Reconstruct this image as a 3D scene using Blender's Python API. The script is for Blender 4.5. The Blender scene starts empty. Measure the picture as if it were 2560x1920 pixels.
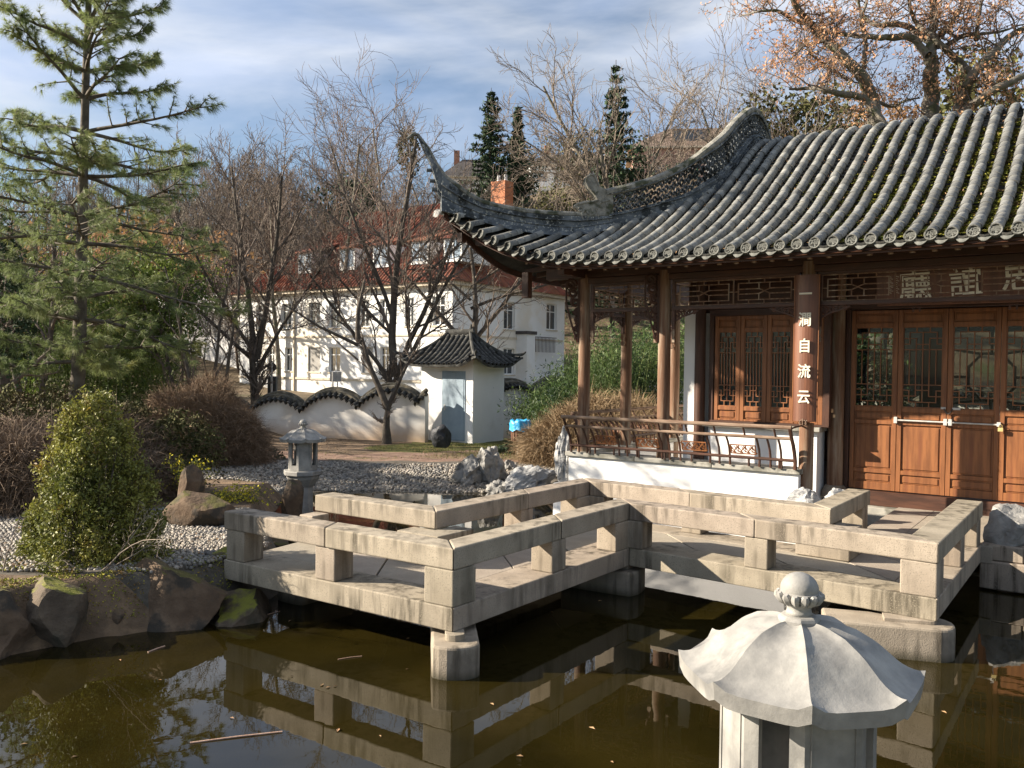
import bpy, bmesh, math, random
import numpy as np
from mathutils import Vector, Matrix, noise
R_ = math.radians
sc = bpy.context.scene
col = sc.collection
random.seed(7)
# ---------------------------------------------------------------- camera
F, PITCH, ROLL, EYE = 2110.0, R_(-1.2), R_(0.7), 2.39
fw = np.array([0, math.cos(PITCH), math.sin(PITCH)]); u0 = np.array([0, -math.sin(PITCH), math.cos(PITCH)]); r0 = np.array([1.0, 0, 0])
RR = math.cos(ROLL)*r0 + math.sin(ROLL)*u0; UU = -math.sin(ROLL)*r0 + math.cos(ROLL)*u0
CC = np.array([0, 0, EYE])
cd = bpy.data.cameras.new('camera'); cam = bpy.data.objects.new('camera', cd); col.objects.link(cam); sc.camera = cam
cd.sensor_width = 36.0; cd.lens = F/2560*36; cd.clip_start = 0.05; cd.clip_end = 3000
cam.matrix_world = Matrix(((RR[0], UU[0], -fw[0], 0), (RR[1], UU[1], -fw[1], 0), (RR[2], UU[2], -fw[2], EYE), (0, 0, 0, 1)))
# ---------------------------------------------------------------- sky, sun, exposure
SUN_EL, SUN_AZ = 26.0, math.atan2(-0.9996, 0.028)      # azimuth of the sun measured from +Y towards +X
w = bpy.data.worlds.new('World'); sc.world = w; w.use_nodes = True
nt = w.node_tree; nt.nodes.clear(); N_ = nt.nodes.new; L_ = nt.links.new
out = N_('ShaderNodeOutputWorld'); bg = N_('ShaderNodeBackground'); sky = N_('ShaderNodeTexSky')
sky.sky_type = 'NISHITA'; sky.sun_disc = False; sky.sun_elevation = R_(SUN_EL); sky.sun_rotation = SUN_AZ; sky.air_density = 1.0; sky.dust_density = 0.6; sky.ozone_density = 2.2
tc = N_('ShaderNodeTexCoord'); mp = N_('ShaderNodeMapping'); mp.inputs['Rotation'].default_value = (0.25, 0.1, 0.9); mp.inputs['Scale'].default_value = (1.0, 1.6, 4.2); mp.inputs['Location'].default_value = (3.1, 0.4, 0.35)
L_(tc.outputs['Generated'], mp.inputs['Vector'])
n1 = N_('ShaderNodeTexNoise'); n1.inputs['Scale'].default_value = 1.15; n1.inputs['Detail'].default_value = 7; n1.inputs['Roughness'].default_value = 0.55; n1.inputs['Distortion'].default_value = 0.35
L_(mp.outputs[0], n1.inputs['Vector'])
rp = N_('ShaderNodeValToRGB'); rp.color_ramp.elements[0].position = 0.38; rp.color_ramp.elements[0].color = (0.12,)*3+(1,); rp.color_ramp.elements[1].position = 0.61; rp.color_ramp.elements[1].color = (0.97,)*3+(1,)
L_(n1.outputs['Fac'], rp.inputs['Fac'])
n2 = N_('ShaderNodeTexNoise'); n2.inputs['Scale'].default_value = 2.6; n2.inputs['Detail'].default_value = 6; n2.inputs['Distortion'].default_value = 0.5
L_(mp.outputs[0], n2.inputs['Vector'])
cr = N_('ShaderNodeValToRGB'); cr.color_ramp.elements[0].position = 0.36; cr.color_ramp.elements[0].color = (4.2, 5.1, 7.0, 1); cr.color_ramp.elements[1].position = 0.62; cr.color_ramp.elements[1].color = (6.9, 7.1, 7.5, 1)
L_(n2.outputs['Fac'], cr.inputs['Fac'])
# clouds thin out near the skyline, as they do all round the horizon in the photograph
sx = N_('ShaderNodeSeparateXYZ'); L_(tc.outputs['Generated'], sx.inputs[0])
n3 = N_('ShaderNodeTexNoise'); n3.inputs['Scale'].default_value = 2.2; n3.inputs['Detail'].default_value = 3; L_(tc.outputs['Generated'], n3.inputs['Vector'])
wob = N_('ShaderNodeMath'); wob.operation = 'MULTIPLY_ADD'; wob.inputs[1].default_value = 0.22; L_(n3.outputs['Fac'], wob.inputs[0]); L_(sx.outputs['Z'], wob.inputs[2])
el = N_('ShaderNodeMapRange'); el.interpolation_type = 'SMOOTHSTEP'; el.inputs['From Min'].default_value = 0.285; el.inputs['From Max'].default_value = 0.355; L_(wob.outputs[0], el.inputs['Value'])
mk = N_('ShaderNodeMath'); mk.operation = 'MULTIPLY'; L_(rp.outputs[0], mk.inputs[0]); L_(el.outputs[0], mk.inputs[1])
mx = N_('ShaderNodeMix'); mx.data_type = 'RGBA'; L_(mk.outputs[0], mx.inputs['Factor']); L_(sky.outputs[0], mx.inputs['A']); L_(cr.outputs[0], mx.inputs['B'])
L_(mx.outputs['Result'], bg.inputs['Color']); bg.inputs['Strength'].default_value = 0.05; L_(bg.outputs[0], out.inputs['Surface'])
sd = bpy.data.lights.new('sun', 'SUN'); sd.energy = 5.0; sd.angle = R_(0.53); sd.color = (1.0, 0.885, 0.73)
sun = bpy.data.objects.new('sun', sd); col.objects.link(sun)
sdir = Vector((math.sin(SUN_AZ)*math.cos(R_(SUN_EL)), math.cos(SUN_AZ)*math.cos(R_(SUN_EL)), math.sin(R_(SUN_EL))))
sun.rotation_euler = sdir.to_track_quat('Z', 'Y').to_euler(); sun.location = sdir*200
sc.view_settings.view_transform = 'Standard'; sc.view_settings.look = 'None'; sc.view_settings.gamma = 1; sc.view_settings.use_curve_mapping = False
sc.view_settings.exposure = 1.5
sc.cycles.max_bounces = 6; sc.cycles.diffuse_bounces = 3; sc.cycles.glossy_bounces = 3; sc.cycles.transmission_bounces = 4; sc.cycles.transparent_max_bounces = 12
sc.cycles.use_denoising = True; sc.cycles.sample_clamp_indirect = 4
try: sc.cycles.denoiser = 'OPENIMAGEDENOISE'
except Exception: pass
# ---------------------------------------------------------------- photo pixel -> world point (2560 x 1920 pixels)
def ray(x, y): return fw + (x-1280)/F*RR - (y-960)/F*UU
def pz(x, y, z): d = ray(x, y); return CC + d*((z-EYE)/d[2])
def pY(x, y, Y): d = ray(x, y); return CC + d*(Y/d[1])
def plane(x, y, P, ang):
    n = np.array([-math.sin(ang), math.cos(ang), 0]); d = ray(x, y); return CC + d*(((np.array(P)-CC)@n)/(d@n))
aP = R_(-35.4); O = np.array([5.57, 11.81, 0.0]); Pd = np.array([math.cos(aP), math.sin(aP), 0]); Nd = np.array([-Pd[1], Pd[0], 0])
def W(u, n, z): return O + Pd*u + Nd*n + np.array([0, 0, z])
PM = Matrix.Translation(Vector(O)) @ Matrix.Rotation(aP, 4, 'Z')      # pavilion frame -> world
# ---------------------------------------------------------------- materials
def nodes(name):
    m = bpy.data.materials.new(name); m.use_nodes = True
    t = m.node_tree; return m, t, t.nodes['Principled BSDF'], t.nodes.new, t.links.new
def M(name, c1, c2, sc1=3.0, rough=0.8, bump=0.3, bsc=30.0, c3=None, sc3=0.7, p3=(0.5, 0.62), stretch=(1, 1, 1), island=0.0, detail=6, bdist=0.02, spec=0.3, streak=None, speck=None, coat=0, sub=0, top=None, coord='Object', trans=0.0):
    m, t, b, N, L = nodes(name)
    tcn = N('ShaderNodeTexCoord'); mpn = N('ShaderNodeMapping'); mpn.inputs['Scale'].default_value = stretch
    L(tcn.outputs[coord], mpn.inputs['Vector'])
    def nz(scale, det=detail, vec=None, rg=0.6):
        n = N('ShaderNodeTexNoise'); n.inputs['Scale'].default_value = scale; n.inputs['Detail'].default_value = det; n.inputs['Roughness'].default_value = rg
        L(vec or mpn.outputs[0], n.inputs['Vector']); return n.outputs['Fac']
    def ramp(v, a, b_):
        r = N('ShaderNodeMapRange'); r.interpolation_type = 'SMOOTHSTEP'; r.inputs['From Min'].default_value = a; r.inputs['From Max'].default_value = b_; L(v, r.inputs['Value']); return r.outputs[0]
    def mix(f, A, B):
        x = N('ShaderNodeMix'); x.data_type = 'RGBA'; L(f, x.inputs['Factor']) if not isinstance(f, float) else setattr(x.inputs['Factor'], 'default_value', f)
        for s, v in (('A', A), ('B', B)):
            if isinstance(v, tuple): x.inputs[s].default_value = v+(1,)
            else: L(v, x.inputs[s])
        return x.outputs['Result']
    c = mix(ramp(nz(sc1), 0.32, 0.68), tuple(c1), tuple(c2))
    if c3: c = mix(ramp(nz(sc3), *p3), c, tuple(c3))
    if streak:      # vertical weather streaks: colour, strength
        mp2 = N('ShaderNodeMapping'); mp2.inputs['Scale'].default_value = (9, 9, 0.9); L(tcn.outputs[coord], mp2.inputs['Vector'])
        s1 = ramp(nz(1.0, 5, mp2.outputs[0]), 0.44, 0.64); mm = N('ShaderNodeMath'); mm.operation = 'MULTIPLY'; L(s1, mm.inputs[0]); mm.inputs[1].default_value = streak[1]
        s2 = ramp(nz(0.9, 3), 0.38, 0.58); m2 = N('ShaderNodeMath'); m2.operation = 'MULTIPLY'; L(mm.outputs[0], m2.inputs[0]); L(s2, m2.inputs[1])
        c = mix(m2.outputs[0], c, tuple(streak[0]))
    if speck:
        s3 = nz(speck[1], 2); c = mix(ramp(s3, 0.56, 0.66), c, tuple(speck[0]))
    if top:         # growth on upward faces
        ge = N('ShaderNodeNewGeometry'); sp = N('ShaderNodeSeparateXYZ'); L(ge.outputs['Normal'], sp.inputs[0])
        a = ramp(sp.outputs['Z'], top[1], top[1]+0.3); b2 = ramp(nz(top[2]), 0.42, 0.58); mm = N('ShaderNodeMath'); mm.operation = 'MULTIPLY'; L(a, mm.inputs[0]); L(b2, mm.inputs[1]); c = mix(mm.outputs[0], c, tuple(top[0]))
    if island:
        ge = N('ShaderNodeNewGeometry'); oi = N('ShaderNodeObjectInfo'); ad = N('ShaderNodeMath'); ad.operation = 'ADD'; L(ge.outputs['Random Per Island'], ad.inputs[0]); L(oi.outputs['Random'], ad.inputs[1])
        fr = N('ShaderNodeMath'); fr.operation = 'FRACT'; L(ad.outputs[0], fr.inputs[0])
        mr = N('ShaderNodeMapRange'); mr.inputs['To Min'].default_value = 1-island; mr.inputs['To Max'].default_value = 1+island; L(fr.outputs[0], mr.inputs['Value'])
        hs = N('ShaderNodeHueSaturation'); L(mr.outputs[0], hs.inputs['Value']); L(c, hs.inputs['Color'])
        mh = N('ShaderNodeMath'); mh.operation = 'MULTIPLY'; L(fr.outputs[0], mh.inputs[0]); mh.inputs[1].default_value = 7.31; fr2 = N('ShaderNodeMath'); fr2.operation = 'FRACT'; L(mh.outputs[0], fr2.inputs[0])
        ms = N('ShaderNodeMapRange'); ms.inputs['To Min'].default_value = 0.49; ms.inputs['To Max'].default_value = 0.51; L(fr2.outputs[0], ms.inputs['Value']); L(ms.outputs[0], hs.inputs['Hue'])
        c = hs.outputs['Color']
    L(c, b.inputs['Base Color']); b.inputs['Roughness'].default_value = rough; b.inputs['Specular IOR Level'].default_value = spec
    if bump:
        bp = N('ShaderNodeBump'); bp.inputs['Strength'].default_value = bump; bp.inputs['Distance'].default_value = bdist; L(nz(bsc, 8), bp.inputs['Height']); L(bp.outputs[0], b.inputs['Normal'])
    if trans:
        tr = N('ShaderNodeBsdfTranslucent'); L(c, tr.inputs['Color']); ms_ = N('ShaderNodeMixShader'); ms_.inputs[0].default_value = trans
        L(b.outputs[0], ms_.inputs[1]); L(tr.outputs[0], ms_.inputs[2]); o = t.nodes['Material Output']; L(ms_.outputs[0], o.inputs['Surface'])
    return m
mat = {}
mat['granite'] = M('granite', (0.25, 0.210, 0.160), (0.35, 0.298, 0.232), 2.5, 0.88, 0.55, 110, c3=(0.18, 0.152, 0.118), sc3=1.3, p3=(0.5, 0.75), streak=((0.07, 0.058, 0.042), 0.95), speck=((0.20, 0.17, 0.13), 90), bdist=0.007, island=0.07)
mat['granite_flat'] = M('granite_paving', (0.26, 0.22, 0.175), (0.34, 0.295, 0.235), 2.0, 0.85, 0.5, 50, c3=(0.24, 0.215, 0.175), sc3=1.6, p3=(0.45, 0.7), speck=((0.22, 0.19, 0.15), 100), island=0.08, bdist=0.01)
mat['marble'] = M('lantern_marble', (0.22, 0.214, 0.20), (0.34, 0.328, 0.30), 4, 0.65, 0.3, 40, c3=(0.14, 0.137, 0.13), sc3=3.4, p3=(0.44, 0.68), streak=((0.12, 0.12, 0.115), 0.7), bdist=0.006, spec=0.4)
mat['tile'] = M('grey_roof_tile', (0.105, 0.108, 0.104), (0.20, 0.20, 0.187), 5, 0.78, 0.35, 60, c3=(0.28, 0.27, 0.24), sc3=2.6, p3=(0.5, 0.8), island=0.30, bdist=0.006, speck=((0.24, 0.23, 0.19), 38))
mat['tile_dark'] = M('pan_tile_dark', (0.03, 0.03, 0.028), (0.06, 0.058, 0.05), 6, 0.9, 0.4, 40, island=0.2)
mat['disc'] = M('eave_disc_clay', (0.095, 0.097, 0.088), (0.165, 0.167, 0.15), 14, 0.85, 0.4, 80, island=0.1, bdist=0.004)
mat['ridge'] = M('ridge_plaster', (0.055, 0.065, 0.075), (0.15, 0.165, 0.18), 4, 0.85, 0.6, 30, c3=(0.025, 0.028, 0.028), sc3=3.2, p3=(0.48, 0.6), speck=((0.30, 0.30, 0.27), 22), bdist=0.015)
mat['ridge_top'] = M('ridge_cap_lichen', (0.15, 0.145, 0.125), (0.27, 0.26, 0.23), 9, 0.95, 0.8, 40, c3=(0.06, 0.065, 0.04), sc3=5, p3=(0.48, 0.62), bdist=0.02)
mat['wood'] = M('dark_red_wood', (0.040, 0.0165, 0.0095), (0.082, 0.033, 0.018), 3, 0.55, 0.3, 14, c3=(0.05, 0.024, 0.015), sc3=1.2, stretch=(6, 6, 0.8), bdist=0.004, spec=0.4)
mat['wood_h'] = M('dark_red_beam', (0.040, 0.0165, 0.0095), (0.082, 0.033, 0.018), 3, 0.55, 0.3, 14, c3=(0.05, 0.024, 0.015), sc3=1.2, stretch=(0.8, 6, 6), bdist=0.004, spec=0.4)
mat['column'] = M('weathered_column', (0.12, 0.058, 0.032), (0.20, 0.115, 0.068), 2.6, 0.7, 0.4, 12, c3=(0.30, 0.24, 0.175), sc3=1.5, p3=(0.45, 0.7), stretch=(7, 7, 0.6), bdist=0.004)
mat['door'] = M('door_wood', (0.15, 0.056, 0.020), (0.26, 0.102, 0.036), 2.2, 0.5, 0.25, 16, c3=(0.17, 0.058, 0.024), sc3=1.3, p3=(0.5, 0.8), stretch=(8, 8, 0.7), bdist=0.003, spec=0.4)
mat['rail'] = M('bench_rail_wood', (0.14, 0.085, 0.055), (0.25, 0.18, 0.13), 4, 0.75, 0.4, 30, stretch=(1, 5, 5), bdist=0.004)
mat['white'] = M('white_render', (0.74, 0.73, 0.71), (0.80, 0.79, 0.77), 1.2, 0.9, 0.25, 25, c3=(0.66, 0.64, 0.60), sc3=0.9, p3=(0.55, 0.8), bdist=0.01)
mat['sill'] = M('grey_stone_sill', (0.27, 0.26, 0.23), (0.37, 0.355, 0.31), 5, 0.85, 0.4, 40, c3=(0.15, 0.145, 0.12), sc3=2, bdist=0.008)
mat['gold'] = M('cream_lettering', (0.66, 0.60, 0.47), (0.74, 0.68, 0.55), 20, 0.6, 0.1, 60)
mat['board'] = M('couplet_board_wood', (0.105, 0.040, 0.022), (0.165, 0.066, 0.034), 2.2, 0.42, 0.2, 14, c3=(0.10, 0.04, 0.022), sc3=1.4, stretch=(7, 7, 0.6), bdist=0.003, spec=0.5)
mat['iron'] = M('black_iron', (0.02, 0.02, 0.02), (0.05, 0.045, 0.04), 10, 0.5, 0.2, 60, spec=0.5)
mat['steel'] = M('galvanised_steel', (0.40, 0.39, 0.36), (0.52, 0.50, 0.47), 12, 0.4, 0.1, 60, spec=0.6)
mat['brass'] = M('brass', (0.42, 0.32, 0.12), (0.5, 0.4, 0.18), 12, 0.35, 0.1, 60, spec=0.6)
# ---------------------------------------------------------------- object helpers
def tag(o, label=None, cat=None, group=None, kind=None):
    for k, v in (('label', label), ('category', cat), ('group', group), ('kind', kind)):
        if v: o[k] = v
    return o
def empty(name, loc=(0, 0, 0), rz=0.0, label=None, cat=None, group=None):
    o = bpy.data.objects.new(name, None); o.empty_display_size = 0.2; o.location = Vector(loc); o.rotation_euler = (0, 0, rz); col.objects.link(o); return tag(o, label, cat, group)
def link(name, me, m=None, parent=None, mw=None):
    o = bpy.data.objects.new(name, me); col.objects.link(o)
    if m is not None and not me.materials: me.materials.append(m)
    if parent is not None: o.parent = parent
    if mw is not None: o.matrix_local = mw
    return o
def inst(src, name=None, parent=None, mw=None, label=None):
    o = src.copy(); col.objects.link(o)
    if name: o.name = name
    o.parent = parent if parent is not None else src.parent
    if mw is not None: o.matrix_local = mw
    if label: o['label'] = label
    return o
def np_mesh(name, V, Fs, smooth=False):
    """V (n,3); Fs list of int arrays (m,3) or (m,4)"""
    me = bpy.data.meshes.new(name); V = np.asarray(V, dtype=np.float32)
    Fs = [np.asarray(f, dtype=np.int32) for f in (Fs if isinstance(Fs, list) else [Fs]) if len(f)]
    me.vertices.add(len(V)); me.vertices.foreach_set('co', V.ravel())
    idx = np.concatenate([f.ravel() for f in Fs]); cnt = np.concatenate([np.full(len(f), f.shape[1], np.int32) for f in Fs])
    st = np.concatenate([[0], np.cumsum(cnt)[:-1]]).astype(np.int32)
    me.loops.add(len(idx)); me.loops.foreach_set('vertex_index', idx); me.polygons.add(len(cnt)); me.polygons.foreach_set('loop_start', st)
    if smooth: me.polygons.foreach_set('use_smooth', np.ones(len(cnt), bool))
    me.update(calc_edges=True); return me
class MB:
    def __init__(s): s.v = []; s.f = []
    def add(s, vs, fs, mw=None):
        b = len(s.v)
        s.v += [tuple(mw @ Vector(v)) for v in vs] if mw is not None else [tuple(v) for v in vs]
        s.f += [tuple(b+i for i in f) for f in fs]; return s
    def box(s, x0, y0, z0, x1, y1, z1, mw=None):
        vs = [(x, y, z) for z in (z0, z1) for y in (y0, y1) for x in (x0, x1)]
        return s.add(vs, [(0, 2, 3, 1), (4, 5, 7, 6), (0, 1, 5, 4), (2, 6, 7, 3), (0, 4, 6, 2), (1, 3, 7, 5)], mw)
    def prism(s, poly, z0, z1, mw=None):
        n = len(poly); z0s = z0 if hasattr(z0, '__len__') else [z0]*n; z1s = z1 if hasattr(z1, '__len__') else [z1]*n
        a = sum(poly[i][0]*poly[(i+1) % n][1]-poly[(i+1) % n][0]*poly[i][1] for i in range(n))
        if a < 0: poly = poly[::-1]; z0s = z0s[::-1]; z1s = z1s[::-1]
        vs = [(p[0], p[1], z) for p, z in zip(poly, z0s)]+[(p[0], p[1], z) for p, z in zip(poly, z1s)]
        return s.add(vs, [tuple(range(n))[::-1], tuple(range(n, 2*n))]+[(i, (i+1) % n, n+(i+1) % n, n+i) for i in range(n)], mw)
    def tube(s, pts, rad, sides=8, caps=True, mw=None, flat=None):
        pts = [Vector(p) for p in pts]; n = len(pts); rad = rad if hasattr(rad, '__len__') else [rad]*n
        vs = []; up = None
        for i, p in enumerate(pts):
            d = (pts[min(i+1, n-1)]-pts[max(i-1, 0)]); d = d.normalized() if d.length > 1e-9 else Vector((0, 0, 1))
            if up is None: up = Vector((0, 0, 1)) if abs(d.z) < 0.9 else Vector((1, 0, 0))
            x = d.cross(up).normalized(); y = x.cross(d).normalized(); up = y
            fx, fy = flat or (1, 1)
            for k in range(sides):
                a = 2*math.pi*(k+0.5)/sides; vs.append(p+x*math.cos(a)*rad[i]*fx+y*math.sin(a)*rad[i]*fy)
        fs = [(i*sides+k, i*sides+(k+1) % sides, (i+1)*sides+(k+1) % sides, (i+1)*sides+k) for i in range(n-1) for k in range(sides)]
        if caps: fs += [tuple(range(sides))[::-1], tuple(range((n-1)*sides, n*sides))]
        return s.add(vs, fs, mw)
    def lathe(s, prof, n=16, c=(0, 0), a0=0.0, mw=None):
        vs = [(c[0]+r*math.cos(a0+2*math.pi*k/n), c[1]+r*math.sin(a0+2*math.pi*k/n), z) for r, z in prof for k in range(n)]
        fs = [(i*n+k, i*n+(k+1) % n, (i+1)*n+(k+1) % n, (i+1)*n+k) for i in range(len(prof)-1) for k in range(n)]
        fs += [tuple(range(n))[::-1], tuple(range((len(prof)-1)*n, len(prof)*n))]
        return s.add(vs, fs, mw)
    def mesh(s, name):
        me = bpy.data.meshes.new(name); me.from_pydata(s.v, [], s.f); me.update(); return me
    def build(s, name, m, parent=None, smooth=False, bevel=0.0, mw=None, seg=1):
        me = s.mesh(name); o = link(name, me, m, parent, mw)
        if smooth:
            me.polygons.foreach_set('use_smooth', np.ones(len(me.polygons), bool))
            if smooth == 'auto':
                try: me.set_sharp_from_angle(angle=R_(38))
                except Exception: pass
        if bevel:
            b = o.modifiers.new('bevel', 'BEVEL'); b.width = bevel; b.segments = seg; b.limit_method = 'ANGLE'; b.angle_limit = R_(40)
        return o
def glyph(ch, size, depth, name='character', m=None, parent=None, mw=None, bold=0.0):
    cu = bpy.data.curves.new(name, 'FONT'); cu.body = ch; cu.size = size; cu.extrude = depth/2; cu.offset = bold; cu.align_x = 'CENTER'; cu.align_y = 'CENTER'; cu.resolution_u = 3
    to = bpy.data.objects.new('text_source', cu); col.objects.link(to); dg = bpy.context.evaluated_depsgraph_get(); dg.update()
    me = bpy.data.meshes.new_from_object(to.evaluated_get(dg)); bpy.data.objects.remove(to); me.name = name; me.materials.clear()
    return link(name, me, m, parent, mw)
# ================================================================ stone bridge
def stain(m, c, za, zb, amt=0.85, nsc=3.0):      # a tide mark on the stone itself, by height in the object
    t = m.node_tree; b = t.nodes['Principled BSDF']; lk = b.inputs['Base Color'].links[0]; src = lk.from_socket; t.links.remove(lk); N = t.nodes.new; L = t.links.new
    tcn = N('ShaderNodeTexCoord'); s = N('ShaderNodeSeparateXYZ'); L(tcn.outputs['Object'], s.inputs[0]); n = N('ShaderNodeTexNoise'); n.inputs['Scale'].default_value = nsc; n.inputs['Detail'].default_value = 5; L(tcn.outputs['Object'], n.inputs['Vector'])
    a = N('ShaderNodeMath'); a.operation = 'MULTIPLY_ADD'; a.inputs[1].default_value = (zb-za)*1.2; L(n.outputs['Fac'], a.inputs[0]); L(s.outputs['Z'], a.inputs[2]); r = N('ShaderNodeMapRange'); r.inputs['From Min'].default_value = za+(zb-za)*0.6; r.inputs['From Max'].default_value = zb+(zb-za)*0.6; r.inputs['To Min'].default_value = amt; r.inputs['To Max'].default_value = 0; L(a.outputs[0], r.inputs['Value'])
    x = N('ShaderNodeMix'); x.data_type = 'RGBA'; L(r.outputs[0], x.inputs['Factor']); L(src, x.inputs['A']); x.inputs['B'].default_value = c+(1,); L(x.outputs['Result'], b.inputs['Base Color'])
mat['granite_pier'] = M('granite_pier', (0.25, 0.210, 0.160), (0.35, 0.298, 0.232), 2.5, 0.85, 0.6, 90, c3=(0.18, 0.152, 0.118), sc3=1.3, streak=((0.07, 0.058, 0.042), 0.9), bdist=0.01)
stain(mat['granite_pier'], (0.035, 0.032, 0.016), 0.0, 0.09)
def v2(p): return np.array(p[:2], float)
bridge = empty('stone_bridge', (0.3, 8.2, 0), 0, 'zigzag granite footbridge with low bench-like rails crossing the pond to the hall', 'bridge')
BI = Matrix.Translation(-Vector(bridge.location))
def bp(name, poly, z0, z1, m, bevel=0.008, jitter=0.0):
    mb = MB(); poly = [np.array(p, float)+np.array([random.uniform(-.004, .004), random.uniform(-.004, .004)]) for p in poly]; c = sum(poly)/len(poly)
    mb.prism([tuple(np.array(p)-c) for p in poly], z0, z1); o = mb.build(name, m, bridge, bevel=bevel, seg=2)
    o.location = Vector((c[0], c[1], 0))-bridge.location
    if jitter: o.rotation_euler = (random.uniform(-1, 1)*jitter, random.uniform(-1, 1)*jitter, 0)
    return o
outer = [v2(p) for p in [(-2.77, 8.13), (-0.44, 6.56), (1.255, 8.87), (3.57, 7.0), (5.24, 9.33)]]
backn = [v2(p) for p in [(-2.14, 9.2), (-0.73, 8.22), (0.99, 10.55), (3.31, 8.68), (4.31, 10.08)]]
def offs(pl, d):      # offset polyline to the left of its direction by d
    res = []
    for i, p in enumerate(pl):
        dirs = []
        if i > 0: t = pl[i]-pl[i-1]; dirs.append(t/np.linalg.norm(t))
        if i < len(pl)-1: t = pl[i+1]-pl[i]; dirs.append(t/np.linalg.norm(t))
        ns = [np.array([-t[1], t[0]]) for t in dirs]; n = sum(ns); n /= np.linalg.norm(n); k = d/max(0.3, n@ns[0]); res.append(p+n*k)
    return res
RW, ZR, ZRB, ZD, ZB = 0.26, 0.96, 0.785, 0.49, 0.30
inner = offs(outer, RW); backo = offs(backn, RW)
def lerp(a, b, t): return a+(b-a)*t
def seglen(a, b): return float(np.linalg.norm(b-a))
def rail(o_, i_, joints, nm='rail_beam'):
    for k in range(len(o_)-1):
        js = [0.0]+list(joints[k])+[1.0]
        for a, b in zip(js[:-1], js[1:]):
            g = 0.004/seglen(o_[k], o_[k+1]); a_ = a+g; b_ = b-g
            q = [lerp(o_[k], o_[k+1], a_), lerp(o_[k], o_[k+1], b_), lerp(i_[k], i_[k+1], b_), lerp(i_[k], i_[k+1], a_)]
            dz = random.uniform(-0.004, 0.004); bp(nm, q, ZRB, ZR+dz, mat['granite'], 0.012)
rail(outer, inner, [[1-1.42/2.81], [1.55/2.86], [1.38/2.98], []])
rail(backo, backn, [[], [1.57/2.89], [1.38/2.98], []])
def post(a, b, s0, s1, wdt=RW, side=1, ins=0.012):
    t = (b-a)/np.linalg.norm(b-a); n = np.array([-t[1], t[0]])*side
    q = [a+t*s0+n*ins, a+t*s1+n*ins, a+t*s1+n*(wdt-ins), a+t*s0+n*(wdt-ins)]
    bp('post', q, ZD+0.002, ZRB-0.002, mat['granite'], 0.01)
P0, P1, P2, P3, P4 = outer
def corner_post(p, a, b, la, lb, side=1):
    ta = (a-p)/np.linalg.norm(a-p); tb = (b-p)/np.linalg.norm(b-p)
    # L shaped corner block as one convex-ish quad
    q = [p+ta*0.01+tb*0.01, p+ta*la, p+ta*la+tb*lb*0+tb*RW, p+ta*RW+tb*RW, p+ta*RW+tb*lb, p+tb*lb]
    bp('post', q, ZD+0.002, ZRB-0.002, mat['granite'], 0.01)
post(P1, P0, 1.32, 1.56, side=-1); post(P1, P0, 2.52, 2.78, side=-1)
corner_post(P1, P0, P2, 0.30, 0.28)
post(P1, P2, 1.42, 1.66)
t_ = (P3-P2)/np.linalg.norm(P3-P2); tb_ = (P1-P2)/np.linalg.norm(P1-P2); ta_ = -tb_; 
q = [P2+tb_*0.02, P2+t_*0.16+tb_*0.0, P2+t_*0.16+ta_*0.24, P2-t_*0.24+ta_*0.24, P2-t_*0.24+tb_*0.28, P2+tb_*0.28]; bp('post', q, ZD+0.002, ZRB-0.002, mat['granite'], 0.01)
post(P2, P3, 1.27, 1.50); corner_post(P3, P2, P4, 0.30, 0.30)
post(P3, P4, 1.39, 1.60); post(P3, P4, 2.56, 2.80)
B0, B1, B2, B3, B4 = backn
post(B1, B0, 1.48, 1.68, side=1); 
def cp2(p, a, b, la, lb):
    ta = (a-p)/np.linalg.norm(a-p); tb = (b-p)/np.linalg.norm(b-p); n = (ta+tb)
    q = [p+ta*la, p, p+tb*lb, p+tb*lb-ta*RW*0.95, p-ta*RW*0.95-tb*RW*0.95, p+ta*la-tb*RW*0.95]; bp('post', q, ZD+0.002, ZRB-0.002, mat['granite'], 0.01)
cp2(B1, B0, B2, 0.28, 0.29); post(B1, B2, 1.45, 1.68); 
ta = (B1-B2)/np.linalg.norm(B1-B2); tb = (B3-B2)/np.linalg.norm(B3-B2)
bp('post', [B2, B2+tb*0.2, B2+tb*0.2+(-ta)*RW, B2-tb*RW-ta*RW, B2-tb*RW+ta*0.28, B2+ta*0.28], ZD+0.002, ZRB-0.002, mat['granite'], 0.01)
post(B2, B3, 1.27, 1.51); cp2(B3, B2, B4, 0.29, 0.29); post(B3, B4, 1.42, 1.66); 
# deck: edge stones and paving slabs between them
EW = 0.42
e_in = offs(outer, EW); be_in = offs(backo, -EW)
for k in range(4):
    for o_, i_ in ((outer, e_in), (backo, be_in)):
        n = 1; L = seglen(o_[k], o_[k+1])
        for j in range(n):
            g = 0.004/L; a, b = j/n+g, (j+1)/n-g
            bp('edge_stone', [lerp(o_[k], o_[k+1], a), lerp(o_[k], o_[k+1], b), lerp(i_[k], i_[k+1], b), lerp(i_[k], i_[k+1], a)], ZB, ZD, mat['granite'], 0.01)
    L = seglen(e_in[k], e_in[k+1]); n = 3
    for j in range(n):
        g = 0.005/L; a, b = j/n+g, (j+1)/n-g; sk = 0.0
        q = [lerp(e_in[k], e_in[k+1], a), lerp(e_in[k], e_in[k+1], b), lerp(be_in[k], be_in[k+1], b), lerp(be_in[k], be_in[k+1], a)]
        c = sum(q)/4; q = [c+(p-c)*0.988 for p in q]
        bp('paving_slab', q, ZD-0.09, ZD-0.004, mat['granite_flat'], 0.006)
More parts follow.
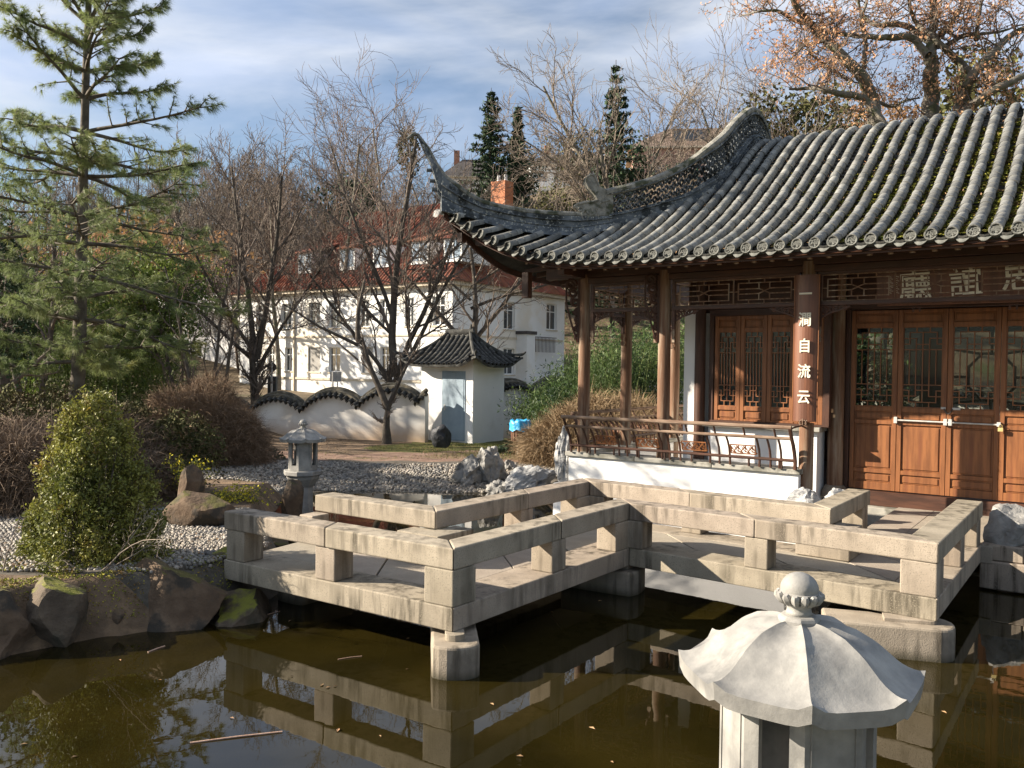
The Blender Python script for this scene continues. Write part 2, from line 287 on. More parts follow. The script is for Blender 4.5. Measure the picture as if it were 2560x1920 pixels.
# the deck runs on over the sill to the doors
for j in range(3):
    a = W(0.0-0.10+0.46*j+0.003, -2.35, 0); b = W(-0.10+0.46*(j+1)-0.003, -2.35, 0); c = W(-0.10+0.46*(j+1)-0.003, -0.07, 0); d = W(-0.10+0.46*j+0.003, -0.07, 0)
    bp('paving_slab', [p[:2] for p in (a, b, c, d)], ZB, ZD-0.008, mat['granite_flat'], 0.006)
# piers with rounded noses standing in the water
def pier(c, ang, ln, wd, z1=0.255, nose=0.5):
    ca, sa = math.cos(ang), math.sin(ang); pts = []
    for k in range(9):
        a = -math.pi/2+math.pi*k/8; pts.append((ln+nose*wd*0.5*math.cos(a), wd/2*math.sin(a)))
    pts += [(-0.5, wd/2), (-0.5, -wd/2)]
    q = [np.array([c[0]+ca*x-sa*y, c[1]+sa*x+ca*y]) for x, y in pts]
    return q
def add_pier(c, ang, ln, wd, z1=0.25, nose=0.5):
    q = pier(c, ang, ln, wd, z1, nose); bp('pier', q, -0.7, z1, mat['granite_pier'], 0.02); cc = sum(q)/len(q)
    bp('bearing_pad', [cc+(p-cc)*np.array([0.4, 0.4]) for p in q], z1-0.002, ZB+0.001, mat['granite'], 0.004)
add_pier((-0.46, 6.93), R_(-84), 0.47, 0.37, 0.25, 0.6)
add_pier((3.22, 7.18), R_(-16), 0.40, 0.40, 0.27, 0.7)
add_pier((1.10, 9.10), R_(-30), 0.28, 0.44, 0.25, 0.3)
add_pier((-2.1, 8.55), R_(-125), 0.15, 0.4, 0.25, 0.3)
# ================================================================ garden pavilion (built in its own frame: x along the front, y inwards, z up)
pav = empty('garden_pavilion', O, aP, 'open Chinese garden hall of dark red wood with sweeping grey tiled roof', 'pavilion')
ID = Matrix.Identity(4)
T = Matrix.Translation
ZF = 0.55                                   # porch floor
ZH = 3.25                                   # underside of the frieze beam
# plinth and floors
def pb(name, x0, y0, z0, x1, y1, z1, m, bevel=0.006, parent=None):
    mb = MB(); c = ((x0+x1)/2, (y0+y1)/2, (z0+z1)/2); mb.box(x0-c[0], y0-c[1], z0-c[2], x1-c[0], y1-c[1], z1-c[2])
    o = mb.build(name, mat[m] if isinstance(m, str) else m, parent or pav, bevel=bevel); o.location = c; return o
pb('plinth', -5.0, -1.4, -0.8, -1.16, 6.0, ZF-0.03, 'white'); pb('plinth', -1.155, -0.28, -0.8, 5.4, 6.0, ZF-0.08, 'sill')
for i in range(5):
    pb('kerb_stone', 1.16+0.42*i, -2.30+0.0, 0.33, 1.16+0.42*i+0.412, -1.9, 0.50, mat['granite'], 0.012)
    pb('kerb_stone', 1.16+0.62*i, -2.34, 0.02, 1.16+0.62*i+0.612, -1.9, 0.326, mat['granite'], 0.012)
pb('terrace', 1.16, -1.9, -0.6, 4.6, -0.28, 0.48, mat['granite_flat'], 0.006)
pb('door_sill', -0.82, -0.10, 0.47, 3.2, 0.10, 0.675, 'wood_h', 0.006)
# low white wall with its stone cap along the front, bench railing above
pb('low_wall', -4.70, -1.43, -0.8, -1.09, -1.18, 0.985, 'white')
for a, b in ((-4.74, -3.52), (-3.515, -2.3), (-2.295, -1.06)): pb('wall_cap', a, -1.475, 0.985, b, -1.10, 1.055, 'sill', 0.008)
pb('low_wall', -4.76, -1.18, -0.8, -4.52, 4.0, 0.985, 'white'); pb('wall_cap', -4.80, -1.10, 0.985, -4.46, 4.0, 1.055, 'sill', 0.008)
# half wall below the side room windows, return wall and tall white corner
pb('half_wall', -2.80, -0.40, ZF-0.03, -1.14, -0.18, 1.50, 'white'); pb('half_wall', -1.36, -0.18, 0.2, -1.14, -0.02, 1.50, 'white')
pb('window_sill', -2.86, -0.50, 1.50, -1.08, -0.06, 1.565, 'sill', 0.008)
pb('corner_wall', -3.21, -0.42, 0.3, -3.02, -0.18, 3.3, 'white'); pb('side_wall', -3.21, -0.18, 0.3, -3.02, 6.0, 3.6, 'white')
# room behind the doors: floor, end wall, rear wall with wide lattice openings, ceiling boards
pb('room_floor', -3.02, 0.1, 0.44, 5.4, 4.4, 0.60, 'wood_h'); pb('end_wall', 4.6, 0.1, 0.4, 4.75, 4.4, 3.6, 'white')
pb('ceiling', -3.0, -0.15, 3.78, 4.7, 4.35, 3.84, 'wood_h')
for a, b in ((-3.02, -1.9), (-0.55, -0.15), (1.25, 1.6), (3.0, 4.75)): pb('rear_wall', a, 4.3, 0.4, b, 4.42, 3.7, 'wood')
for a, b in ((-1.9, -0.55), (-0.15, 1.25), (1.6, 3.0)):
    pb('rear_wall', a, 4.3, 0.4, b, 4.42, 1.45, 'wood'); pb('rear_wall', a, 4.3, 3.15, b, 4.42, 3.7, 'wood')
def lattice(name, segs, w, d, m, parent, mw):
    """segs in local x,z; bars of width w and depth d"""
    mb = MB()
    for (x0, z0, x1, z1) in segs:
        L = math.hypot(x1-x0, z1-z0)
        if L < 1e-6: continue
        a = math.atan2(z1-z0, x1-x0); mm = T(((x0+x1)/2, 0, (z0+z1)/2)) @ Matrix.Rotation(-a, 4, 'Y')
        dd = d*random.uniform(0.96, 1.04); mb.box(-L/2-w*0.45, -dd/2, -w/2, L/2+w*0.45, dd/2, w/2, mm)
    return mb.build(name, m, parent, mw=mw)
def octo(cx, cz, r, rz=None):
    rz = rz or r; k = 0.42; p = [(-r, -k*rz), (-r, k*rz), (-k*r, rz), (k*r, rz), (r, k*rz), (r, -k*rz), (k*r, -rz), (-k*r, -rz)]
    return [(cx+p[i][0], cz+p[i][1], cx+p[(i+1) % 8][0], cz+p[(i+1) % 8][1]) for i in range(8)]
for (a, b) in ((-1.9, -0.55), (-0.15, 1.25), (1.6, 3.0)):
    cx = (a+b)/2; hw = (b-a)/2-0.04; s = octo(0, 0, 0.36, 0.42)+[(-hw, -.83, hw, -.83), (-hw, .83, hw, .83), (-hw, -.83, -hw, .83), (hw, -.83, hw, .83), (-hw, 0, -0.36, 0), (0.36, 0, hw, 0), (0, .42, 0, .83), (0, -.42, 0, -.83)]
    s += [(-hw, .5, -0.2, .42), (hw, .5, .2, .42), (-hw, -.5, -.2, -.42), (hw, -.5, .2, -.42)]
    lattice('rear_window', s, 0.045, 0.05, mat['iron'], pav, T((cx, 4.36, 2.3)))
# ---- columns
def column(x, y, z0=0.56, z1=3.85, r=0.095, base=False, m='column'):
    mb = MB(); mb.lathe([(r*1.0, 0), (r*1.0, (z1-z0)*0.5), (r*0.93, z1-z0)], 20); o = mb.build('column', mat[m], pav, smooth='auto'); o.location = (x, y, z0)
    if base:
        b = MB(); b.lathe([(r*1.75, 0), (r*1.75, 0.03), (r*1.5, 0.11), (r*1.12, 0.16), (r*1.02, 0.162)], 20); q = b.build('column_base', mat['granite'], pav, smooth='auto'); q.location = (x, y, z0-0.16)
    return o
column(-4.54, -1.25); column(-3.16, -1.25); column(-1.05, -1.25, 0.3); column(2.0, -1.25)
column(-4.56, 0.21); column(-4.56, 2.2); column(-0.965, -0.10, 0.72, 3.8, 0.11, base=True); column(1.92, -0.10, 0.72, 3.8, 0.11, base=True)
column(-2.94, -0.42, 0.6, 3.8, 0.085, m='wood')
# ---- beams round the top
for (x0, y0, x1, y1) in ((-5.25, -1.31, 4.2, -1.19),): 
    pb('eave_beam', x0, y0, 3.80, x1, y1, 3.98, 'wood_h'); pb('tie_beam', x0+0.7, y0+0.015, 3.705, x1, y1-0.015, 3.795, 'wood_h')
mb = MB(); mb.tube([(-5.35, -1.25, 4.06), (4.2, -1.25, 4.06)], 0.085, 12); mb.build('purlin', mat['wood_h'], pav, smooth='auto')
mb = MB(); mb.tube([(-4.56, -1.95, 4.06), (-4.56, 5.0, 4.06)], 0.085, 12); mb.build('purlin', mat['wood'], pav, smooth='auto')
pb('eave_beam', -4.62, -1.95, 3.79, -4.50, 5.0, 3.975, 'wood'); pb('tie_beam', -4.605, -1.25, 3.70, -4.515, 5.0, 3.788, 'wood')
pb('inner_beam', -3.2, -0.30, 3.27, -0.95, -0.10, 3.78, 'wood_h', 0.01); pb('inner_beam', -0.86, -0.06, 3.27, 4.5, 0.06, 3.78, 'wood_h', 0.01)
# ---- friezes (hanging lattice) between the front columns
def frieze_segs(w, h, units):
    s = [(0, 0, w, 0), (0, h, w, h), (0, 0, 0, h), (w, 0, w, h)]
    u = w/units
    for k in range(units):
        x0 = k*u; a, b, c = x0+u*0.08, x0+u*0.92, x0+u*0.5; z1, z2 = h*0.16, h*0.84
        s += [(a, z1, b, z1), (a, z2, b, z2), (a, z1, a, z2), (b, z1, b, z2)]
        r = u*0.085; zc = h*0.5
        s += [(a, zc+h*.1, c-r, zc+h*.1), (a, zc-h*.1, c-r, zc-h*.1), (b, zc+h*.1, c+r, zc+h*.1), (b, zc-h*.1, c+r, zc-h*.1)]
        s += [(c-r, zc+h*.1, c+r, zc-h*.1), (c-r, zc-h*.1, c+r, zc+h*.1), (c-r, zc-h*.1, c-r, z1), (c+r, zc-h*.1, c+r, z1), (c-r, zc+h*.1, c-r, z2), (c+r, zc+h*.1, c+r, z2)]
        s += [(x0+u*.25, 0, x0+u*.25, z1), (c, 0, c, z1), (x0+u*.75, 0, x0+u*.75, z1), (x0+u*.25, h, x0+u*.25, z2), (c, h, c, z2), (x0+u*.75, h, x0+u*.75, z2)]
        s += [(x0, zc, a, zc), (b, zc, x0+u, zc)]
        if k: s += [(x0, 0, x0, h)]
    return s
def frieze(x0, x1, y, units, along='x', tails=True):
    w = x1-x0-0.0; par = pav
    rot = ID if along == 'x' else Matrix.Rotation(math.pi/2, 4, 'Z')
    base = T((x0, y, 0)) if along == 'x' else T((y, x0, 0))
    f = MB(); f.box(0.0, -0.03, ZH, w, 0.03, ZH+0.055); f.box(0, -0.025, 3.66, w, 0.025, 3.705); f.box(0.0, -0.025, ZH-0.28, 0.05, 0.025, 3.66); f.box(w-0.05, -0.025, ZH-0.28, w, 0.025, 3.66)
    fo = f.build('frieze_frame', mat['wood_h'], par, bevel=0.004, mw=base @ rot)
    lattice('lattice', frieze_segs(w-0.1, 3.66-ZH-0.055-0.01, units), 0.013, 0.022, mat['column'], fo, T((0.05, 0, ZH+0.06)))
    if tails:      # carved drop finials at the foot of the side stiles
        for xx in (0.025, w-0.025):
            d = MB(); d.lathe([(0.012, 0), (0.036, 0.012), (0.036, 0.06), (0.02, 0.085), (0.034, 0.12), (0.04, 0.16), (0.03, 0.19), (0.026, 0.21)], 4, a0=math.pi/4)
            d.build('drop_finial', mat['column'], fo, mw=T((xx, 0, ZH-0.28-0.208)))
        for sx, xx in ((1, 0.05), (-1, w-0.05)):
            bracket(fo, T((xx, 0, ZH-0.005)) @ Matrix.Scale(sx, 4, (1, 0, 0)), 0.36, 0.15)
    return fo
def bracket(parent, mw, ln, ht, name='carved_bracket', vert=False):
    mb = MB(); rnd = random.Random(int(ln*1000))
    for k in range(4):
        cx = ln*(0.12+0.24*k); r = ht*(0.36-0.055*k); cz = -r*1.0-0.004
        pts = [(cx+r*(1-t*0.75)*math.cos(0.6+t*7.5), 0, cz+r*(1-t*0.75)*math.sin(0.6+t*7.5)) for t in [i/14 for i in range(15)]]
        mb.tube(pts, [0.010]*15, 5, flat=(1, 1.5))
    mb.tube([(0, 0, -ht), (ln*0.10, 0, -ht*0.85), (ln*0.3, 0, -ht*0.62), (ln*0.55, 0, -ht*0.42), (ln*0.8, 0, -ht*0.25), (ln, 0, -0.005)], 0.011, 5, flat=(1, 1.5))
    mb.tube([(0, 0, -0.006), (ln, 0, -0.006)], 0.008, 4); mb.tube([(0.006, 0, -ht), (0.006, 0, 0)], 0.009, 4)
    for k in range(5): x = ln*(0.1+0.17*k); mb.tube([(x, 0, 0), (x+ln*0.06, 0, -ht*(0.75-0.13*k))], 0.008, 4)
    return mb.build(name, mat['wood'], parent, mw=mw, smooth='auto')
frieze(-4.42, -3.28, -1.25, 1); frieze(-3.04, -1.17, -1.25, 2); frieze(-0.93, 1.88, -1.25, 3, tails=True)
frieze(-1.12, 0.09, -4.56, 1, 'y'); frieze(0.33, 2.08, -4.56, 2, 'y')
# big carved corbels leaning out from the front columns
for x in (-4.54, -3.16):
    q = MB()
    for k in range(7):
        z = 3.70-0.14*k; r = 0.085-0.006*k; cx = -0.12-0.035*max(0, 3-k)
        q.tube([(cx+r*(1-t*0.7)*math.cos(t*8+k), 0, z+r*(1-t*0.7)*math.sin(t*8+k)) for t in [i/12 for i in range(13)]], 0.014, 5, flat=(1, 2))
    q.box(-0.12, -0.03, 2.78, -0.085, 0.03, 3.78); q.tube([(-0.30, 0, 3.72), (-0.30, 0, 3.4), (-0.22, 0, 3.1), (-0.12, 0, 2.78)], 0.016, 6)
    o = q.build('carved_corbel', mat['wood'], pav, smooth='auto', mw=T((x, -1.25, 0)) @ Matrix.Rotation(R_(38), 4, 'Z'))
# corner hanging post and cantilever beams under the upturned corner
pb('hanging_post', -5.25, -2.0, 3.46, -5.13, -1.88, 3.86, 'wood')
mb = MB(); mb.prism([(-0.055, 0), (0.055, 0), (0.055, 2.35), (-0.055, 2.35)], 0, 0.13)
o = mb.build('corner_beam', mat['wood'], pav, bevel=0.008); o.matrix_local = T((-4.30, -1.0, 3.98)) @ Matrix.Rotation(R_(135), 4, 'Z') @ Matrix.Rotation(R_(11), 4, 'X')
for k in range(7):      # stepped fan blocks carrying the corner
    t = 0.2+0.2*k; pb('fan_block', -4.54-t-0.05, -1.25-t-0.05, 4.08+0.10*k*0.35, -4.54-t+0.05, -1.25-t+0.05, 4.14+0.1*k*0.5, 'wood')
# ---- door leaves
glass, t_, b_, N, L = nodes('window_glass'); b_.inputs['Base Color'].default_value = (0.02, 0.025, 0.03, 1); b_.inputs['Roughness'].default_value = 0.03; b_.inputs['Specular IOR Level'].default_value = 0.6
tb = N('ShaderNodeBsdfTransparent'); tb.inputs[0].default_value = (0.75, 0.78, 0.75, 1); ms = N('ShaderNodeMixShader'); ms.inputs[0].default_value = 0.32; L(tb.outputs[0], ms.inputs[1]); L(b_.outputs[0], ms.inputs[2]); L(ms.outputs[0], t_.nodes['Material Output'].inputs[0])
mat['glass'] = glass
def leaf_lattice(w, h):
    X = lambda v: v/280*w; Z = lambda v: h-v/605*h
    half = [(95, 0, 95, 40), (190, 0, 190, 40), (45, 40, 240, 40), (45, 40, 45, 128), (240, 40, 240, 128), (0, 85, 95, 85), (190, 85, 280, 85), (0, 128, 45, 128), (240, 128, 280, 128), (92, 85, 92, 170), (188, 85, 188, 170), (92, 130, 188, 130), (0, 170, 280, 170), (140, 40, 140, 170)]
    s = []
    for (a, b, c, d) in half: s += [(X(a), Z(b), X(c), Z(d)), (X(a), Z(605-b), X(c), Z(605-d))]
    for x in (45, 92, 140, 188, 235): s.append((X(x), Z(170), X(x), Z(435)))
    s += [(0, 0, w, 0), (0, h, w, h), (0, 0, 0, h), (w, 0, w, h)]
    return s
def door_leaf(x, y, w, z0, z1, spec, name='door_leaf', label=None):
    """spec: list of (kind, zlow, zhigh) between rails; the rest is frame"""
    st = 0.062; H = z1-z0; f = MB()
    f.box(0.003, -0.025, 0, st, 0.025, H); f.box(w-st, -0.025, 0, w-0.003, 0.025, H)
    zs = sorted(spec, key=lambda s: s[1]); prev = 0
    for k, a, b in zs+[('end', H, H)]:
        a_, = (a,); f.box(st+0.0005, -0.0225, prev, w-st-0.0005, 0.0225, a_); prev = b
    fo = f.build(name, mat['door'], pav, bevel=0.004, mw=T((x, y, z0)))
    if label: fo['label'] = label
    for k, a, b in spec:
        if k == 'panel':
            p = MB(); iw = w-2*st; p.box(st, 0.0, a, w-st, 0.012, b); p.box(st+0.028, -0.012, a+0.022, w-st-0.028, 0.0, b-0.022)
            p.build('panel', mat['door'], fo, bevel=0.005)
        else:
            lattice('lattice', leaf_lattice(w-2*st-0.012, b-a-0.012), 0.0125, 0.02, mat['door'], fo, T((st+0.006, -0.005, a+0.006)))
            g = MB(); g.box(st, 0.012, a, w-st, 0.016, b); g.build('pane', mat['glass'], fo)
    return fo
DS = [('panel', 0.11, 0.24), ('panel', 0.30, 0.94), ('panel', 1.00, 1.12), ('lattice', 1.19, 2.32), ('panel', 2.38, 2.51)]
WSP = [('panel', 0.03, 0.16), ('lattice', 0.22, 1.36), ('panel', 1.42, 1.54)]
for i in range(6): door_leaf(-0.79+0.63*i, -0.0, 0.63, 0.69, 3.25, DS)
for i in range(4): door_leaf(-2.72+0.41*i, -0.36, 0.41, 1.60, 3.20, WSP, 'window_leaf')
pb('door_frame', -0.86, -0.05, 0.676, -0.80, 0.05, 3.27, 'wood'); pb('door_frame', -2.80, -0.40, 1.567, -2.73, -0.3, 3.28, 'wood'); pb('door_frame', -1.08, -0.40, 1.567, -0.98, -0.3, 3.28, 'wood')
pb('window_head', -2.8, -0.41, 3.2, -0.98, -0.29, 3.30, 'wood_h'); pb('window_sill_rail', -2.8, -0.41, 1.566, -0.98, -0.29, 1.60, 'wood_h')
# bolt with brackets and padlocks
mb = MB(); mb.tube([(-0.17, -0.055, 1.70), (1.12, -0.055, 1.695)], 0.012, 8); bolt = mb.build('sliding_bolt', mat['steel'], pav, smooth='auto')
for x in (-0.19, 0.44, 0.50): pb('bolt_bracket', x, -0.07, 1.655, x+0.045, -0.026, 1.745, 'steel', 0.003)
pb('bolt_bracket', 1.075, -0.07, 1.67, 1.12, -0.026, 1.73, 'steel', 0.003)
pb('hasp', 0.40, -0.045, 1.875, 0.46, -0.026, 1.905, 'steel', 0.002); pb('hasp', 0.54, -0.045, 1.87, 0.64, -0.026, 1.90, 'steel', 0.002)
mb = MB(); mb.box(-0.03, -0.012, -0.05, 0.03, 0.012, 0.0); mb.tube([(-0.018, 0, 0), (-0.018, 0, 0.03), (0, 0, 0.045), (0.018, 0, 0.03), (0.018, 0, 0)], 0.004, 6); o = mb.build('padlock', mat['brass'], pav, bevel=0.003); o.location = (1.12, -0.075, 1.66)
mb = MB(); mb.tube([(0.43+0.015*math.sin(k*2.1), -0.05, 1.88-0.0-0.06*math.sin(k/9*math.pi)) if 0 else (0.44+k*0.012, -0.05, 1.885-0.07*math.sin(k/9*math.pi)) for k in range(10)], 0.007, 5); mb.build('chain', mat['iron'], pav)
# ---- couplet board hanging on the fourth column, with its characters
bd = MB(); n = 10
for k in range(n):
    a0 = -0.9+1.8*k/n; a1 = -0.9+1.8*(k+1)/n
    pr = [(0.205*math.sin(a0), -0.16*math.cos(a0)), (0.205*math.sin(a1), -0.16*math.cos(a1)), (0.205*math.sin(a1), -0.16*math.cos(a1)+0.025), (0.205*math.sin(a0), -0.16*math.cos(a0)+0.025)]
    bd.prism(pr, 1.70, 3.66)
bo = bd.build('couplet_board', mat['board'], pav, smooth='auto', mw=T((-1.05, -1.25, 0)))
rm = MB(); rm.tube([(-0.152, -0.135, 1.69), (0.152, -0.135, 1.69)], 0.008, 6); rm.tube([(-0.162, -0.10, 1.69), (-0.162, -0.10, 3.66)], 0.008, 6); rm.tube([(0.162, -0.10, 1.69), (0.162, -0.10, 3.66)], 0.008, 6); rm.build('board_edge', mat['door'], bo)
for ch, zz in zip('一澗自流云', (3.37, 3.03, 2.68, 2.34, 2.00)):
    g = glyph(ch, 0.175, 0.008, 'painted_character', mat['gold'], bo, Matrix.Translation((0.0, -0.166, zz+0.02)) @ Matrix.Rotation(math.pi/2, 4, 'X') @ Matrix.Scale(1.12, 4, (0, 1, 0)), bold=0.003)
hk = MB()
for s in (-1, 1): hk.tube([(s*(0.012+0.05*t)-s*0.0*t+s*0.018*math.sin(t*6), -0.18, 1.69+0.03*math.cos(t*6)) for t in [i/10 for i in range(11)]], 0.006, 5)
hk.tube([(0, -0.18, 1.64), (0, -0.18, 1.74)], 0.008, 5); hk.build('board_hook', mat['rail'], bo)
# ---- name plaque behind the middle frieze
pq = MB(); pq.box(-1.02, -0.02, 0, 1.02, 0.02, 0.62); po = pq.build('name_plaque', mat['board'], pav, bevel=0.008, mw=T((0.78, -1.0, 3.24)) @ Matrix.Rotation(R_(9), 4, 'X'))
for ch, xx, zz, ss in (('廳', -0.56, 0.22, 0.40), ('誼', 0.02, 0.25, 0.38), ('思', 0.60, 0.30, 0.42)):
    glyph(ch, ss, 0.01, 'painted_character', mat['gold'], po, T((xx, -0.026, zz)) @ Matrix.Rotation(math.pi/2, 4, 'X') @ Matrix.Rotation(R_(3), 4, 'Z'), bold=0.003)
sg = MB()
for k in range(9): z = 0.38-0.026*k; sg.tube([(-0.86, -0.023, z), (-0.86+0.022*(1+k % 2), -0.023, z-0.008)], 0.003, 4); sg.tube([(-0.78, -0.023, z), (-0.78+0.018*(1+(k+1) % 2), -0.023, z-0.010)], 0.003, 4)
sg.build('signature_strokes', mat['gold'], po)
for xx in (-0.5, 0.55):
    s_ = MB()
    for s in (-1, 1): s_.tube([(xx+s*(0.01+0.05*t+0.02*math.sin(t*6)), -0.26, -0.03+0.03*math.cos(t*6)) for t in [i/10 for i in range(11)]], 0.006, 5)
    s_.build('plaque_hook', mat['wood'], po)
# ---- curved bench railing on the low walls
def bench_rail(x0, x1, mwm, panels, spind, name='bench_railing'):
    g = MB(); L = x1-x0
    o = MB(); o.tube([(x0-0.02, -0.50, 0.565), (x1, -0.50, 0.575)], 0.027, 8, flat=(1, 1.1)); rt = o.build('bench_railing', mat['rail'], pav, mw=mwm, smooth='auto')
    r2 = MB(); r2.tube([(x0, -0.42, 0.42), (x1-0.01, -0.42, 0.425)], 0.023, 8); r2.build('rail', mat['rail'], rt, smooth='auto')
    r3 = MB(); r3.tube([(x0, -0.255, 0.115), (x1-0.01, -0.255, 0.12)], 0.022, 8); r3.build('rail', mat['wood_h'], rt, smooth='auto')
    def sp(x, top=0.42, r=0.0165, m='wood', nm='spindle'):
        s = MB(); pr = [(-0.245, 0.0), (-0.25, 0.115), (-0.285, 0.24), (-0.35, 0.34), (-0.42, 0.425), (-0.5, 0.57)]
        pts = [(x+random.uniform(-.003, .003), y, z) for y, z in pr if z <= top+0.01]; s.tube(pts, r, 6); s.build(nm, mat[m], rt, smooth='auto')
    for x in spind: sp(x)
    sp(x0+0.01, 0.58, 0.022, 'wood', 'end_post'); sp(x1-0.02, 0.58, 0.026, 'wood', 'end_post')
    for k in range(int(L/0.42)):
        s = MB(); x = x0+0.35+k*0.42; s.tube([(x, -0.245, 0.0), (x, -0.25, 0.1)], 0.016, 6); s.build('foot', mat['wood'], rt)
        s = MB(); s.tube([(x, -0.42, 0.43), (x, -0.5, 0.56)], 0.013, 6); s.build('strut', mat['wood'], rt)
    for (a, b) in panels:
        p = MB(); w = b-a; h = 0.13
        mm = T((a, -0.285, 0.21)) @ Matrix.Rotation(R_(-28), 4, 'X').inverted() if 0 else T((a, -0.275, 0.17)) @ Matrix.Rotation(R_(22), 4, 'X')
        for q in ((0, 0, w, 0), (0, h, w, h), (0, 0, 0, h), (w, 0, w, h)): p.tube([(q[0], 0, q[1]), (q[2], 0, q[3])], 0.009, 5, mw=mm)
        rr = random.Random(5)
        for k in range(7):
            cx = w*(k+0.5)/7; s = 1 if k % 2 else -1
            p.tube([(cx-0.04, 0, h*0.5-s*0.05), (cx-0.01, 0, h*0.5), (cx+0.02*s, 0, h*0.5+0.03*s), (cx+0.045, 0, h*0.5+s*0.05)], 0.009, 5, mw=mm)
            p.tube([(cx-0.02, 0, h*0.85), (cx+0.03, 0, h*0.2)], 0.006, 4, mw=mm)
        p.build('carved_panel', mat['door'], rt, smooth='auto')
    return rt
bench_rail(-4.62, -1.10, T((0, -1.25, 1.055)), [(-4.13, -3.80), (-3.43, -3.09), (-2.72, -2.35), (-1.99, -1.64)], [-4.47, -4.32, -4.18, -3.76, -3.62, -3.46, -3.05, -2.93, -2.76, -2.31, -2.17, -2.02, -1.6, -1.45, -1.3])
bk = MB(); bk.tube([(-1.13, -1.74, 1.60), (-1.10, -1.62, 1.63), (-1.06, -1.45, 1.645), (-1.05, -1.34, 1.62)], 0.013, 6); bk.build('railing_hook', mat['wood'], pav, smooth='auto')
bench_rail(-4.0, 1.0, T((-4.66, 0.0, 1.055)) @ Matrix.Rotation(-math.pi/2, 4, 'Z') @ T((0, 0.25, 0)), [(-3.2+0.9*k, -2.75+0.9*k) for k in range(4)], [-3.8+0.16*k for k in range(29)])
# ================================================================ pavilion roof: warped tile field, tiles, ridges, corner
def fbase(n):
    xs = [-3.4, -2.25, -1.5, -0.75, 0.0, 0.75, 1.5, 2.0, 2.3]; zs = [3.60, 3.96, 4.26, 4.65, 5.11, 5.61, 6.13, 6.40, 6.47]
    if n > 2.3: n = 4.6-n
    if n < -3.4: n = -3.4
    i = max(0, min(len(xs)-2, sum(1 for x in xs if x <= n)-1)); t = (n-xs[i])/(xs[i+1]-xs[i])
    def sl(k):
        if k <= 0: return (zs[1]-zs[0])/(xs[1]-xs[0])
        if k >= len(xs)-1: return 0.0
        return (zs[k+1]-zs[k-1])/(xs[k+1]-xs[k-1])
    h = xs[i+1]-xs[i]; return (2*t**3-3*t*t+1)*zs[i]+(t**3-2*t*t+t)*h*sl(i)+(-2*t**3+3*t*t)*zs[i+1]+(t**3-t*t)*h*sl(i+1)
EU = [-6.25, -6.08, -5.86, -5.65, -5.44, -5.22, -5.0, -4.79, -4.57, -4.36, -4.15, -3.71, -3.07, -2.4, 5]
EN = [-2.86, -2.83, -2.86, -2.83, -2.81, -2.77, -2.72, -2.66, -2.57, -2.52, -2.47, -2.40, -2.33, -2.26, -2.25]
EZ = [4.86, 4.76, 4.64, 4.50, 4.375, 4.265, 4.165, 4.09, 4.04, 4.005, 3.985, 3.965, 3.955, 3.955, 3.96]
def e_n(u): return float(np.interp(u, EU, EN))
def e_z(u): return float(np.interp(u, EU, EZ))
def rn(u):      # inner end of a row: the hip line, or the crest and over it
    return u+3.29 if u < -3.12 else 3.7
def zs_(u, n):
    E = e_z(u)-fbase(e_n(u)); k = max(0.0, min(1.0, (n-e_n(u))/4.0)); return fbase(n)+E*(1-0.25*k)-0.0
roof = MB(); nu, nn = 90, 26; U0, U1 = -6.2, 4.1; vs = []
for i in range(nu+1):
    u = U0+(U1-U0)*i/nu; a, b = e_n(u)+0.01, max(e_n(u)+0.03, rn(u))
    for j in range(nn+1):
        n = a+(b-a)*j/nn; vs.append((u, n, zs_(u, n)-0.075))
fs = [(i*(nn+1)+j, (i+1)*(nn+1)+j, (i+1)*(nn+1)+j+1, i*(nn+1)+j+1) for i in range(nu) for j in range(nn)]
roof.add(vs, fs)
# left hip slope: mirror of the front corner about the hip line, (u, n) -> (n-3.29, u+3.29)
vs = []; nm = 50
for i in range(nm+1):
    u = -6.2+(-3.3+6.2)*i/nm; a, b = e_n(u)+0.01, max(e_n(u)+0.03, rn(u))
    for j in range(nn+1):
        n = a+(b-a)*j/nn; vs.append((n-3.29, u+3.29, zs_(u, n)-0.055))
roof.add(vs, [(i*(nn+1)+j, i*(nn+1)+j+1, (i+1)*(nn+1)+j+1, (i+1)*(nn+1)+j) for i in range(nm) for j in range(nn)])
# the rest of the left slope behind the corner
vs = []
for i in range(21):
    n_ = -0.01+5.0*i/20
    for j in range(9):
        k = j/8; u = -5.54+2.5*k; vs.append((u, n_, fbase(-2.25+2.5*k)-0.055+0.0))
roof.add(vs, [(i*9+j, i*9+j+1, (i+1)*9+j+1, (i+1)*9+j) for i in range(20) for j in range(8)])
roofo = roof.build('roof', mat['tile_dark'], pav, smooth='auto')
sm = roofo.modifiers.new('thickness', 'SOLIDIFY'); sm.thickness = 0.035; sm.offset = -1
# timber lining below the tiles
lin = MB(); lv = [(u, n, z-0.075) for (u, n, z) in roof.v[:(nu+1)*(nn+1)]]; lin.add(lv, fs); lin.build('roof_boarding', mat['wood'], pav, smooth='auto')
